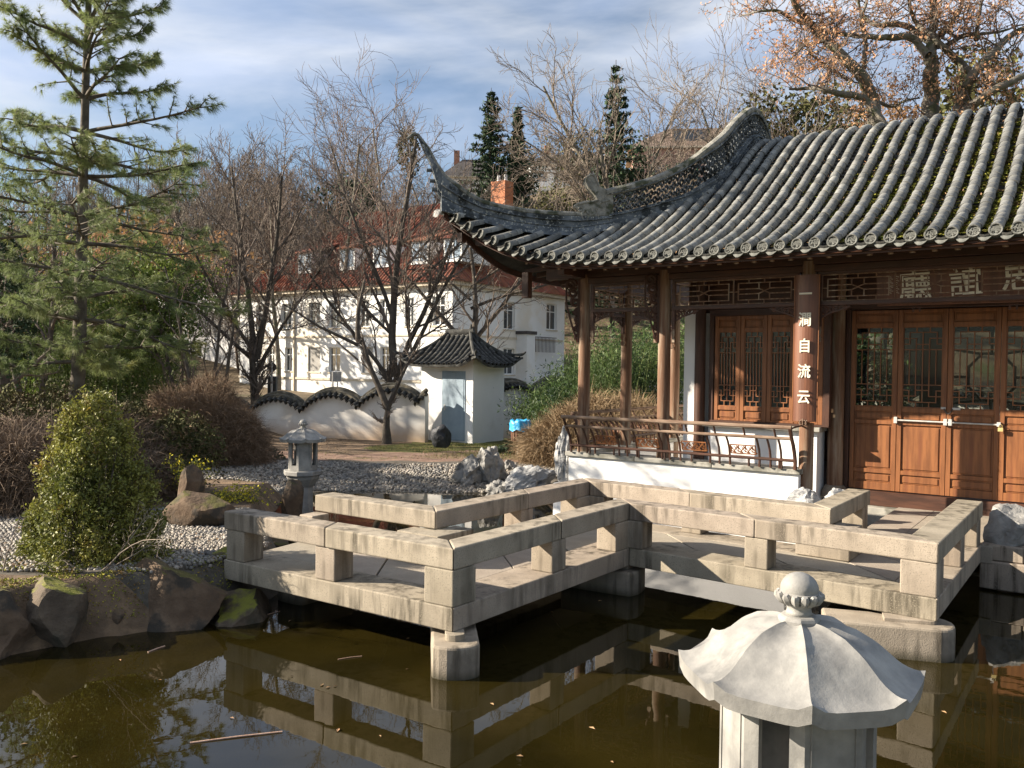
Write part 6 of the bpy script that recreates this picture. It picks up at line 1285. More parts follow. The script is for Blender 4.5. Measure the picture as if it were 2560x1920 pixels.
mat['bark_dark'] = bark('dark_bark', (0.055, 0.045, 0.036), (0.10, 0.085, 0.068)); mat['bark_grey'] = bark('grey_bark', (0.12, 0.105, 0.085), (0.20, 0.18, 0.145), c3=(0.09, 0.095, 0.05), sc3=3)
mat['twig'] = bark('twig_brown', (0.10, 0.08, 0.064), (0.17, 0.135, 0.11)); mat['twig_pale'] = bark('pale_twig', (0.17, 0.14, 0.11), (0.27, 0.22, 0.175)); mat['twig_pink'] = bark('pinkish_twig', (0.13, 0.095, 0.075), (0.20, 0.15, 0.12))
def bare_tree(base, H, r0, seed, label, d0=(0, 0, 1), maxl=4, P=None, m1='bark_dark', m2='twig', name='bare_tree', group=None, forks=None, split=2, trunkL=None):
    rg = np.random.RandomState(seed); t = empty(name, base, 0, label, 'tree', group); Q = dict(TP); Q.update(P or {}); out_ = []
    for (p, d, L, r) in (forks or [((0, 0, -0.2), d0, H, r0)]):
        d = np.array(d, float); d /= np.linalg.norm(d); grow(rg, np.array(p, float), d, L, r, 0, maxl, out_, Q)
    tr = [(P_, r_, 9 if l == 0 else 6) for l, P_, r_ in out_ if l < split]; cw = [(P_, r_, 4 if l == split else 3) for l, P_, r_ in out_ if l >= split]
    tubes('trunk', tr, mat[m1], t); tubes('crown', cw, mat[m2], t); return t, out_
def leaves(name, C, size, m, parent=None, aspect=0.5, rg=None, normal=None, droop=0.0, kind=None):
    rg = rg or np.random.RandomState(1); n = len(C); s = size*rg.uniform(0.6, 1.25, n)[:, None]; a = rg.normal(0, 1, (n, 3)); a[:, 2] -= droop; a /= np.linalg.norm(a, axis=1, keepdims=True); b = rg.normal(0, 1, (n, 3)); b = np.cross(a, b); b /= np.linalg.norm(b, axis=1, keepdims=True)
    c = np.cross(a, b)
    V = np.stack([C-a*s, C+b*s*aspect+c*s*0.12, C+a*s, C-b*s*aspect+c*s*0.12], 1).reshape(-1, 3); o = link(name, np_mesh(name, V, np.arange(4*n).reshape(-1, 4)), m, parent)
    if kind: o['kind'] = kind
    return o
# ---- bare trees behind the wall
def g(x, y, Yd, z=0.22): p = pY(x, y, Yd); return (p[0], p[1], z)
slim = dict(nc=[10, 7, 6, 5], ang=[35, 36, 38, 40], up=[0.01, 0.06, 0.06, 0.04], rmin=0.007, lr=[0.42, 0.5, 0.5, 0.55], start=[0.12, 0.15, 0.12, 0.1])
b = g(638, 985, 26)
bare_tree(b, 7, 0.22, 5, 'spreading bare tree behind the wall left of the dormers', forks=[((0, 0, -0.2), (0.0, 0, 1), 3.0, 0.19), ((0.0, 0, 2.2), (-0.12, 0.1, 1), 6.0, 0.10), ((0.05, 0, 2.3), (0.16, 0, 1), 5.6, 0.10), ((0, 0, 1.9), (0.75, -0.2, 1), 4.6, 0.065), ((0, 0, 2.2), (-0.95, 0.1, 0.75), 4.4, 0.065), ((-.05, 0, 2.5), (-0.5, -0.5, 1), 4.6, 0.06)], P=dict(slim, nc=[9, 8, 7, 5], rmin=0.0055, start=[0.25, 0.15, 0.1, 0.1]), maxl=3, split=1)
b = g(985, 985, 25.5)
bare_tree(b, 9, 0.22, 9, 'tall many branched bare tree behind the wall at the centre', forks=[((0, 0, -0.2), (-0.02, 0, 1), 2.2, 0.20), ((0, 0, 1.8), (-0.05, 0, 1), 7.3, 0.13), ((0.1, 0, 1.9), (0.28, 0.1, 1), 6.0, 0.09), ((0.1, 0, 1.7), (0.6, 0, 1), 5.4, 0.08), ((-0.1, 0, 1.6), (-0.62, 0, 1), 4.8, 0.07), ((0, 0, 3.0), (-0.9, 0.2, 0.8), 4.0, 0.05), ((0, 0, 3.4), (-0.25, 0.1, 1), 6.0, 0.07), ((0, 0, 4.2), (0.8, -0.2, 0.7), 3.4, 0.045)], P=dict(slim, nc=[10, 9, 7, 5], rmin=0.006), maxl=3, split=1)
b = g(967, 1100, 22.3, 0.3)
bare_tree(b, 4, 0.1, 12, 'small forked dark tree growing in front of the white wavy wall', forks=[((0, 0, -0.1), (0.0, 0, 1), 1.15, 0.15), ((0.0, 0, 0.95), (-0.42, 0, 1), 2.0, 0.10), ((0.02, 0, 0.95), (0.45, 0.1, 1), 1.7, 0.075), ((-0.78, 0, 2.75), (-0.04, 0, 1), 1.6, 0.075), ((-0.78, 0, 2.6), (-1.1, -0.1, 0.45), 2.2, 0.05), ((-0.78, 0, 2.2), (-0.9, 0.2, 0.8), 1.6, 0.03)], P=dict(slim, nc=[5, 5, 5, 4], rmin=0.005, start=[0.45, 0.2, 0.1, 0.1]), maxl=3, split=1)
b = g(1175, 930, 30)
bare_tree(b, 7, 0.2, 17, 'dark leaning tree behind the shed roof reaching towards the eaves', forks=[((0, 0, -0.2), (0, 0, 1), 6.6, 0.16), ((0, 0, 2.9), (0.55, 0, 0.7), 5.0, 0.09), ((0, 0, 2.7), (-0.75, 0, 1), 4.6, 0.10), ((0, 0, 4.2), (0.9, 0.1, 0.35), 4.4, 0.06), ((0, 0, 5.0), (0.9, -0.1, 0.6), 3.6, 0.05), ((0, 0, 4.5), (-0.9, 0.1, 0.7), 3.2, 0.05)], P=dict(slim, nc=[6, 6, 5, 4], rmin=0.007), maxl=3, split=1)
for k, (x, Yd, s, dx) in enumerate(((498, 24, 31, -0.10), (528, 24.6, 32, 0.02), (548, 24.2, 33, 0.16), (466, 25, 34, -0.2))):
    bare_tree(g(x, 985, Yd), 5.2-0.5*(k == 3), 0.07, s, ['thin dark stem leftmost but one of the slender trees beside the grey building', 'thin straight stem in the middle of the slender trees beside the grey building', 'slender stem leaning right towards the spreading bare tree', 'low slender tree leaning left beside the pine'][k], d0=(dx, 0, 1), P=dict(slim, nc=[8, 5, 4], rmin=0.006, lr=[0.35, 0.5, 0.5]), maxl=2, group='slender bare trees beside the grey building', split=1)
# ---- individual trees standing out on the slope
big = dict(nc=[12, 8, 6, 5], ang=[40, 38, 38, 40], up=[0.0, 0.05, 0.06, 0.04], rmin=0.018, lr=[0.45, 0.5, 0.5, 0.55], start=[0.2, 0.15, 0.12, 0.1])
def hz(x, Yd): p = pY(x, 500, Yd); return (p[0], Yd, float(hill_z(p[0], Yd))-0.3)
bare_tree((pY(1590, 500, 60)[0], 60, 3), 22, 0.3, 41, 'tall pale bare tree with arching limbs in front of the villa and second fir', forks=[((0, 0, -3), (-0.04, 0, 1), 19, 0.32), ((-0.3, 0, 8), (-0.55, 0, 1), 13, 0.22), ((-0.3, 0, 10), (-1.0, 0, 0.75), 10, 0.13), ((0, 0, 7), (0.75, 0, 1), 12, 0.18), ((0, 0, 11), (0.4, 0, 1), 9, 0.12), ((-0.2, 0, 6), (-0.9, 0, 0.9), 9, 0.12)], P=dict(big, rmin=0.016), maxl=3, m1='bark_grey', m2='twig_pale', split=1)
for k, (x, Yd, H, s, m) in enumerate(((700, 62, 15, 51, 'twig'), (860, 60, 18, 52, 'twig_pink'), (958, 64, 21, 53, 'twig_pink'), (1120, 75, 15, 54, 'twig_pale'), (1690, 62, 15, 55, 'twig_pale'), (1775, 64, 18, 56, 'twig_pink'), (1900, 60, 22, 57, 'twig_pale'), (1850, 66, 19, 58, 'twig_pink'), (610, 66, 16, 59, 'twig'), (1330, 70, 14, 60, 'twig_pale'), (2020, 58, 20, 61, 'twig'))):
    lab = ['bare tree rising left of the red roofed house', 'dense rounded bare tree above the left of the red roof', 'tallest bare tree with a pointed crown above the red roof', 'thin bare tree near the dark hipped house', 'narrow upright bare tree beside the pink house', 'upright bare tree in front of the pink house gable', 'broad bare tree just above the pierced ridge peak', 'bare tree with upswept limbs left of the ridge peak', 'bare tree between the pine and the grey building', 'low bare tree in front of the white villa', 'grey bare tree between the ridge peak and autumn tree'][k]
    bare_tree(hz(x, Yd), H, 0.2, s, lab, P=dict(big, nc=[10, 7, 5] if k in (3, 4, 5, 7, 9) else [14, 9, 6], rmin=0.014, ang=[34, 36, 38] if k in (4, 5, 7) else [46, 40, 38]), maxl=3, m1='bark_grey', m2=m, split=1, group='bare trees standing out on the hillside')
# ---- the wood on the hillside: one mass of bare trees
protos = []
for s in range(5):
    rg = np.random.RandomState(100+s); o_ = []; grow(rg, np.zeros(3), np.array([0, 0, 1.0]), 12, 0.16, 0, 3, o_, dict(TP, nc=[12, 7, 5], ang=[48, 44, 40], rmin=0.022, lr=[0.42, 0.5, 0.5], start=[0.15, 0.12, 0.1], up=[0.0, 0.04, 0.05]))
    V = []; Fq = []; b_ = 0
    for l, P_, r_ in o_:
        n = len(P_); k = 3; a = np.arange(k)*2*math.pi/k; off = np.stack([np.cos(a), np.sin(a), 0*a], -1)
        ring = (P_[:, None, :]+r_[:, None, None]*off[None]).reshape(-1, 3); V.append(ring); i = (np.arange(n-1)[:, None]*k+np.arange(k)[None, :]).ravel(); j = (np.arange(n-1)[:, None]*k+(np.arange(k)[None, :]+1) % k).ravel(); Fq.append(np.stack([i, j, j+k, i+k], -1)+b_); b_ += n*k
    protos.append((np.concatenate(V), np.concatenate(Fq)))
print('proto quads', [len(f) for _, f in protos])
rg = np.random.RandomState(77)
def woods(name, label, spots, m, sc0=(0.7, 1.15)):
    V = []; Fq = []; b_ = 0
    for (x, y) in spots:
        v, f = protos[rg.randint(len(protos))]; a = rg.uniform(0, 6.28); s = rg.uniform(*sc0); c, s_ = math.cos(a), math.sin(a); s = s*(1.0 if x < -14-(y-70)*0.1 else (0.27 if 0.0 < x/y < 0.29 else 0.42)); w_ = np.stack([(v[:, 0]*c-v[:, 1]*s_)*s+x, (v[:, 0]*s_+v[:, 1]*c)*s+y, v[:, 2]*s*rg.uniform(0.9, 1.1)+float(hill_z(x, y))-0.3], -1); V.append(w_); Fq.append(f+b_); b_ += len(v)
    return tag(link(name, np_mesh(name, np.concatenate(V), np.concatenate(Fq)), m), label, kind='stuff')
mat['wood_twig'] = bark('far_twigs', (0.09, 0.066, 0.05), (0.16, 0.12, 0.09)); mat['wood_twig2'] = bark('far_grey_twigs', (0.09, 0.078, 0.062), (0.16, 0.14, 0.11))
s1 = [(rg.uniform(-62, 60), 66+116*rg.uniform(0, 1)**1.15) for _ in range(620)]
s1 = [(x, y) for x, y in s1 if not (86 < y < 112 and 12 < x < 42 and y < 101) and not (104 < y < 127 and -8 < x < 16)]
woods('hillside_wood', 'bare brown winter wood covering the hillside', s1[:len(s1)//2], mat['wood_twig']); woods('hillside_wood', 'bare grey twigged trees mixed through the hillside wood', s1[len(s1)//2:], mat['wood_twig2'])
s2 = [(rg.uniform(-75, -18), rg.uniform(62, 85)) for _ in range(34)]+[(rg.uniform(-20, 30), rg.uniform(62, 72)) for _ in range(24)]; woods('thicket', 'low bare thicket behind the white house', s2, mat['wood_twig'], (0.5, 0.8))
# ---- evergreen masses on the slope
mat['conifer'] = M('fir_needles', (0.018, 0.035, 0.018), (0.045, 0.075, 0.03), 1.5, 0.85, 0, island=0.35); mat['ivy'] = M('olive_foliage', (0.05, 0.055, 0.018), (0.12, 0.115, 0.035), 1.2, 0.85, 0, island=0.35); mat['rust'] = M('rusty_leaf', (0.20, 0.115, 0.055), (0.34, 0.20, 0.10), 2, 0.85, 0, island=0.35, trans=0.35)
def fir(base, H, w, seed, label, m='conifer'):
    rg = np.random.RandomState(seed); t = empty('fir_tree', base, 0, label, 'tree', 'firs on the hillside'); tubes('trunk', [(np.array([[0, 0, -1], [0, 0, H*0.5], [0, 0, H*0.98]]), np.array([0.25, 0.15, 0.03]), 6)], mat['bark_dark'], t); C = []; br = []
    z = H*0.12
    while z < H*0.97:
        k = (1-z/H); L = w*k**0.8*rg.uniform(0.7, 1.15); n = rg.randint(4, 6); a0 = rg.uniform(0, 6)
        for i in range(n):
            a = a0+6.283*i/n+rg.uniform(-.3, .3); Li = L*rg.uniform(0.65, 1.15); s = np.linspace(0, 1, 6); P_ = np.stack([np.cos(a)*Li*s, np.sin(a)*Li*s, z-0.28*Li*s+0.22*Li*s**2.5], -1); br.append((P_, 0.05*(1-s*0.85), 3))
            m_ = int(62*Li/w*1.5)+10; tt = rg.uniform(0.1, 1, m_); C.append(np.stack([np.cos(a)*Li*tt, np.sin(a)*Li*tt, z-0.28*Li*tt+0.22*Li*tt**2.5], -1)+rg.normal(0, 1, (m_, 3))*np.array([0.16, 0.16, 0.10])*(1.2-0.5*tt[:, None])-np.array([0, 0, 0.12]))
        z += H*rg.uniform(0.022, 0.040)
    tubes('branches', br, mat['bark_dark'], t); leaves('crown', np.concatenate(C), 0.30, mat[m], t, 0.32, rg, droop=0.6)
p_ = hz(1225, 96); fir((p_[0], 96, p_[2]), max(8, pY(1222, 212, 96)[2]-p_[2]), 4.6, 1, 'dark layered fir rising alone above the skyline at the centre')
p_ = hz(1292, 100); fir((p_[0], 100, p_[2]), max(6, pY(1292, 255, 100)[2]-p_[2]), 2.1, 2, 'slim dark fir with a bare spire beside the white villa')
p_ = hz(1535, 74); fir((p_[0], 74, p_[2]), max(9, pY(1530, 135, 74)[2]-p_[2]), 5.2, 3, 'big drooping fir behind the tall pale bare tree')
def blob(name, label, c, r, n, m, size, seed, cat='tree', aspect=0.6, trunk=True, group=None, noise_k=0.5, droop=0.3, hollow=0.55):
    rg = np.random.RandomState(seed); t = empty(name, (c[0], c[1], c[2]-r[2]), 0, label, cat, group); d = rg.normal(0, 1, (n, 3)); d /= np.linalg.norm(d, axis=1, keepdims=True); rad = rg.uniform(hollow, 1.0, n)
    nz_ = np.array([noise.noise(Vector((float(v[0])*1.6+seed, float(v[1])*1.6, float(v[2])*1.6))) for v in d]); C = d*(rad*(1+noise_k*nz_))[:, None]*np.array(r); nz2 = np.array([noise.noise(Vector((float(v[0])*2.2+seed, float(v[1])*2.2, float(v[2])*2.2))/max(0.3, 0.5*float(np.mean(r)))) for v in C]); C = C[nz2 > -0.22]; C[:, 2] += r[2]
    C = C[C[:, 2] > 0]
    leaves('crown', C, size, m, t, aspect, rg, droop=droop)
    if trunk:
        br = []
        for k in range(9): a = rg.uniform(0, 6.28); s = np.linspace(0, 1, 5); e = np.array([math.cos(a)*r[0]*0.7, math.sin(a)*r[1]*0.7, r[2]*rg.uniform(1.0, 1.7)]); br.append((np.stack([e[0]*s, e[1]*s, e[2]*s**0.8], -1), 0.06*(1-s*0.8)*max(0.3, r[0]/2), 4))
        tubes('branches', br, mat['bark_dark'], t)
    return t
for k, (x, y, Yd, rx_, rz_, m, lb) in enumerate(((1440, 400, 105, 3.2, 3.6, 'ivy', 'olive green rounded tree hanging over the villa balcony'), (1300, 440, 98, 3.0, 3.4, 'conifer', 'dark green mass beneath the slim fir'), (1560, 430, 80, 3.0, 3.2, 'conifer', 'dark evergreen foot of the big fir'), (1400, 520, 92, 3.5, 2.2, 'ivy', 'ivy covered bank below the villa'), (2000, 330, 62, 4.5, 3.2, 'ivy', 'dark olive tree behind the rusty branches near the ridge'), (1020, 380, 110, 1.6, 3.4, 'ivy', 'ivy clad narrow tree on the skyline above the horn'), (880, 520, 80, 3.2, 3.4, 'conifer', 'dark conifer peeping over the red roof'), (380, 640, 58, 6, 2.4, 'rust', 'rusty brown tree tops behind the pine'), (1920, 420, 52, 2.2, 2.0, 'rust', 'low rusty leaved bush above the roof ridge'), (2450, 260, 46, 2.5, 3.0, 'ivy', 'yellow green conifer at the right edge above the roof'), (2200, 330, 70, 6, 3, 'rust', 'rusty wood behind the autumn tree'), (120, 700, 50, 7, 3.5, 'rust', 'pinkish brown tree tops far left behind the bamboo'))):
    p = pY(x, y, Yd); blob('evergreen_tree' if m != 'rust' else 'rusty_tree', lb, p, (rx_, rx_*0.8, rz_), int((2600 if m != 'rust' else 1300)*rx_*rz_/9), mat[m], 0.20, 200+k, group='leafy trees on the hillside', noise_k=0.9)
# ---- autumn tree behind the pavilion at top right
mat['samara'] = M('tan_autumn_leaf', (0.52, 0.27, 0.14), (0.72, 0.44, 0.26), 2, 0.8, 0, island=0.3, trans=0.4)
at = W(3.2, 13.5, 0.3); AT = np.array([pY(2190, 300, 27)[0], 27, 0.3]); dA = 27
def ap(x, y, Yd=27.0): return pY(x, y, Yd)-AT
limbs = [
 ([(2190, 330), (2182, 250), (2150, 180), (2085, 120), (2035, 70), (1990, 20), (1960, -60)], 0.24, 27.0), ([(2065, 100), (2005, 115), (1995, 130), (1975, 150)], 0.07, 26.8), ([(2035, 62), (1980, 50), (1945, 25), (1900, 28), (1850, 40)], 0.08, 27.4),
 ([(2225, 330), (2160, 240), (2100, 235), (2050, 220), (2010, 222), (1975, 222)], 0.13, 26.2), ([(2160, 240), (2230, 270), (2265, 250), (2300, 245)], 0.07, 27.5),
 ([(2325, 330), (2325, 250), (2325, 150), (2330, 100), (2335, 40), (2330, -60)], 0.30, 27.5), ([(2320, 140), (2280, 90), (2220, 95), (2150, 90), (2080, 85), (2060, 80)], 0.13, 26.8), ([(2330, 110), (2275, 65), (2230, 60), (2180, 65), (2150, 30), (2140, -40)], 0.12, 28),
 ([(2390, 330), (2400, 250), (2430, 190), (2480, 130), (2530, 85), (2600, 50)], 0.22, 27.0), ([(2430, 185), (2390, 150), (2360, 120), (2330, 90), (2290, 60), (2270, 10), (2280, -50)], 0.14, 27.3), ([(2370, 330), (2420, 270), (2480, 225), (2560, 190), (2640, 160)], 0.20, 26.3), ([(2360, 120), (2400, 90), (2450, 85), (2500, 80), (2560, 60)], 0.09, 27.8), ([(2350, 90), (2400, 30), (2420, -40)], 0.12, 28), ([(2440, 100), (2450, 20), (2470, -60)], 0.08, 27), ([(2460, 190), (2470, 240), (2490, 260)], 0.07, 26.5), ([(2160, 170), (2165, 100), (2150, 50), (2170, 0), (2160, -60)], 0.09, 27.6), ([(2120, 200), (2060, 160), (2020, 130), (2010, 90)], 0.07, 28)]
aut = empty('autumn_tree', AT, 0, 'big gnarled tree with tan autumn leaves spreading above the pavilion roof', 'tree'); paths = []; tw = []; CL = []; rg = np.random.RandomState(61)
paths.append((np.array([[0.2, 0, -0.5], [0.3, 0, 2.5], ap(2190, 325)]), np.array([0.42, 0.34, 0.26]), 10)); paths.append((np.array([[1.4, .4, -0.5], [1.5, .4, 3], ap(2325, 330, 27.5)]), np.array([0.5, 0.4, 0.3]), 10)); paths.append((np.array([[1.6, 0.2, -0.5], [2.2, 0, 3], ap(2392, 335)]), np.array([0.42, 0.33, 0.24]), 10)); paths.append((np.array([[0.4, -0.3, 1.0], [0.6, -.5, 4.5], ap(2225, 330, 26.2)]), np.array([0.2, 0.17, 0.14]), 8)); paths.append((np.array([[1.6, -0.3, 1.0], [2.0, -.6, 4.5], ap(2370, 330, 26.3)]), np.array([0.3, 0.24, 0.2]), 8))
for pl_, r, Yd in limbs:
    C = np.array([ap(x, y, Yd+0.5*math.sin(i*1.9)) for i, (x, y) in enumerate(pl_)]); n = len(C); s = np.linspace(0, n-1, n*5); P_ = np.stack([np.interp(s, range(n), C[:, k]) for k in range(3)], -1)
    ker = np.array([0.25, 0.5, 0.25]); 
    for _ in range(3): P_[1:-1] = 0.25*P_[:-2]+0.5*P_[1:-1]+0.25*P_[2:]
    P_ += rg.normal(0, 0.02, P_.shape)*r*4; rd = r*(1-0.72*np.linspace(0, 1, len(P_))); paths.append((P_, rd, 8))
    for i in range(2, len(P_), 1):
        for _ in range(1 if rd[i] > 0.05 else 2):
            if rg.rand() < 0.62:
                o_ = []; d = rg.normal(0, 1, 3)*np.array([1, 0.7, 0.8])+np.array([0, 0, 0.35]); d /= np.linalg.norm(d); grow(rg, P_[i], d, rg.uniform(0.7, 1.9), min(rd[i]*0.4, 0.03), 0, 2, o_, dict(TP, wob=[0.22, 0.25], nc=[4, 3], rmin=0.006, start=[0.2, 0.2], ang=[50, 45], lr=[0.55, 0.5], up=[0.03, 0.0])); tw += [(a, b_, 3) for l, a, b_ in o_]
                for l, a, b_ in o_:
                    if l >= 1 and rg.rand() < 0.6:
                        k = rg.randint(2, 6); CL.append(a[rg.randint(1, len(a), k)]+rg.normal(0, 0.07, (k, 3)))
tubes('trunk', paths, mat['bark_grey'], aut); tubes('twigs', tw, mat['twig'], aut); leaves('crown', np.concatenate(CL), 0.055, mat['samara'], aut, 0.5, rg, droop=0.8)
# ---- big pine at left
mat['pine_bark'] = bark('pine_bark', (0.07, 0.058, 0.045), (0.14, 0.12, 0.095)); mat['needle'] = M('pine_needles', (0.13, 0.18, 0.065), (0.27, 0.31, 0.12), 0.9, 0.6, 0, island=0.38, c3=(0.20, 0.20, 0.045), sc3=0.9, p3=(0.56, 0.7), trans=0.4, spec=0.4)
PD = 14.2; PB = pY(193, 955, PD); pine = empty('pine_tree', PB, 0, 'tall long needled pine with drooping tufts at the left', 'tree'); rg = np.random.RandomState(5)
tr = np.array([pY(x, y, PD)-PB for x, y in [(184, 1250), (188, 1010), (196, 930), (200, 800), (202, 680), (206, 560), (208, 430), (212, 300), (216, 150), (222, 0), (226, -160), (228, -330)]]); tubes('trunk', [(tr, np.linspace(0.15, 0.032, len(tr))*PD/15.5, 10)], mat['pine_bark'], pine)
br = []; TC = []; TD = []
def pine_branch(p, d, L, r, lvl):
    n = 8 if lvl == 0 else 5; P_ = [p]; dd = d.copy()
    for i in range(n):
        t = i/n; dd = dd+rg.normal(0, 0.06, 3)+np.array([0, 0, (-0.05 if t < 0.5 else 0.07) if lvl == 0 else 0.03]); dd /= np.linalg.norm(dd); P_.append(P_[-1]+dd*L/n)
    P_ = np.array(P_); br.append((P_, r*(1-0.8*np.linspace(0, 1, n+1))+0.003, 5 if lvl == 0 else 3))
    if lvl == 0:
        for i in range(2, n+1):
            for k in range(2 if i < n-1 else 3):
                s = np.cross(P_[i]-P_[i-1], [0, 0, 1]); s /= np.linalg.norm(s)+1e-9; sg_ = 1 if k % 2 else -1; q = s*sg_*rg.uniform(0.5, 1)+(P_[i]-P_[i-1])/np.linalg.norm(P_[i]-P_[i-1])*rg.uniform(0.3, 1)+np.array([0, 0, rg.uniform(-0.35, 0.55)]); q /= np.linalg.norm(q); pine_branch(P_[i], q, L*rg.uniform(0.16, 0.32)*(1.25-0.6*i/n), r*0.35, 1)
    if lvl >= 1:
        for i in range(2, n+1):
            for _ in range(2): TC.append(P_[i]+rg.normal(0, 0.02, 3)); v = (P_[i]-P_[i-1]); v = v/np.linalg.norm(v)*0.7+rg.normal(0, 0.35, 3)+np.array([0.35, 0, -0.25]); TD.append(v/np.linalg.norm(v))
zt = [(y, rg) for y in ()]
for y, Ln, dirs in ((905, 1.3, 3), (870, 1.9, 4), (800, 2.3, 5), (745, 2.1, 4), (690, 2.4, 5), (610, 2.4, 5), (540, 2.2, 5), (440, 2.3, 5), (400, 1.9, 4), (330, 2.0, 5), (250, 1.8, 4), (180, 1.6, 5), (120, 1.5, 4), (60, 1.6, 5), (0, 1.3, 5), (-70, 1.2, 5), (-150, 1.0, 5), (-230, 0.9, 5)):
    p = pY(float(np.interp(y, [-330, 0, 300, 560, 930], [228, 222, 212, 206, 196])), y, PD)-PB; a0 = rg.uniform(0, 6.28)
    for k in range(dirs):
        a = a0+6.283*k/dirs+rg.uniform(-.35, .35); up = 0.12 if y > 300 else (0.5 if y > 100 else 0.8); d = np.array([math.cos(a), math.sin(a), up+rg.uniform(-.1, .15)]); d /= np.linalg.norm(d); pine_branch(p, d, Ln*PD/15.5*rg.uniform(0.75, 1.2)*(1.0 if math.cos(a) > -0.3 else 0.85), 0.035, 0)
tubes('branches', br, mat['pine_bark'], pine)
TC = np.array(TC); TD = np.array(TD); n = len(TC); nd = 26; print('pine tufts', n)
dirn = TD[:, None, :]+rg.normal(0, 0.38, (n, nd, 3)); dirn /= np.linalg.norm(dirn, axis=2, keepdims=True); dirn[:, :, 2] -= 0.12; L_n = rg.uniform(0.085, 0.16, (n, nd, 1)); sd_ = np.cross(dirn, rg.normal(0, 1, (n, nd, 3))); sd_ /= np.linalg.norm(sd_, axis=2, keepdims=True); A = TC[:, None, :]+dirn*0.01; wdt = 0.0025
V = np.stack([A-sd_*wdt, A+sd_*wdt, A+dirn*L_n+np.array([0, 0, -0.012])], 2).reshape(-1, 3)
# one island per tuft so that tufts differ in tone: add a tiny shared root triangle fan
me = np_mesh('crown', V, np.arange(len(V)).reshape(-1, 3)); link('crown', me, mat['needle'], pine)
# ---- bamboo grove far left and trunks in it
mat['bamboo'] = M('bamboo_leaf', (0.075, 0.12, 0.025), (0.19, 0.23, 0.05), 1.2, 0.6, 0, island=0.35, trans=0.35, c3=(0.04, 0.07, 0.02), sc3=0.6, p3=(0.45, 0.6)); mat['culm'] = M('bamboo_culm', (0.10, 0.13, 0.04), (0.18, 0.2, 0.07), 2, 0.5, 0)
rg = np.random.RandomState(9); C = []; cul = []
for _ in range(150):
    x = rg.uniform(-40, 450); Yd = rg.uniform(24.5, 29); p = pY(x, 900, Yd); top = rg.uniform(2.6, 5.8)*(1.0 if x < 300 else 0.75); b = np.array([p[0], Yd, 0.3]); s = np.linspace(0, 1, 6); ln = rg.normal(0, 0.25, 2); P_ = np.stack([b[0]+ln[0]*s**2, b[1]+ln[1]*s**2, b[2]+(top+0.8)*s], -1); cul.append((P_, 0.014*(1-0.7*s), 4)); m_ = 240; tt = rg.uniform(0.15, 1, m_); C.append(np.stack([b[0]+ln[0]*tt**2, b[1]+ln[1]*tt**2, b[2]+(top+0.8)*tt], -1)+rg.normal(0, 0.3, (m_, 3)))
bg_ = tubes('bamboo_grove', cul, mat['culm']); tag(bg_, 'sunlit yellow green bamboo grove behind the pine', kind='stuff'); lv = leaves('foliage', np.concatenate(C), 0.095, mat['bamboo'], bg_, 0.2, rg, droop=0.7)
for k, (x, Yd, H) in enumerate(((70, 24, 6), (102, 23.6, 6.5), (58, 26, 7), (20, 25, 7))):
    bare_tree((*pY(x, 930, Yd)[:2], 0.3), H, 0.11, 300+k, ['dark upright trunk left of the pine beside the thicker one', 'thicker dark trunk just left of the pine', 'bare tree with slanting branches crossing the bamboo', 'dark tree at the far left frame edge'][k], d0=(rg.uniform(-.1, .1), 0, 1), P=dict(slim, nc=[9, 6, 5], rmin=0.005, ang=[50, 45, 45], start=[0.35, .2, .1]), maxl=3, split=1, group='dark trunks in the bamboo')
blob('conifer_shrub', 'dark conifer cut by the left frame edge behind the bamboo', pY(-10, 760, 16.5), (0.9, 0.8, 1.6), 6000, mat['conifer'], 0.05, 401, 'shrub')
blob('leafy_tree', 'bright green leafy tree right of the pine trunk', pY(395, 740, 25), (1.5, 1.1, 1.8), 8000, mat['bamboo'], 0.06, 402, 'tree', noise_k=0.9)
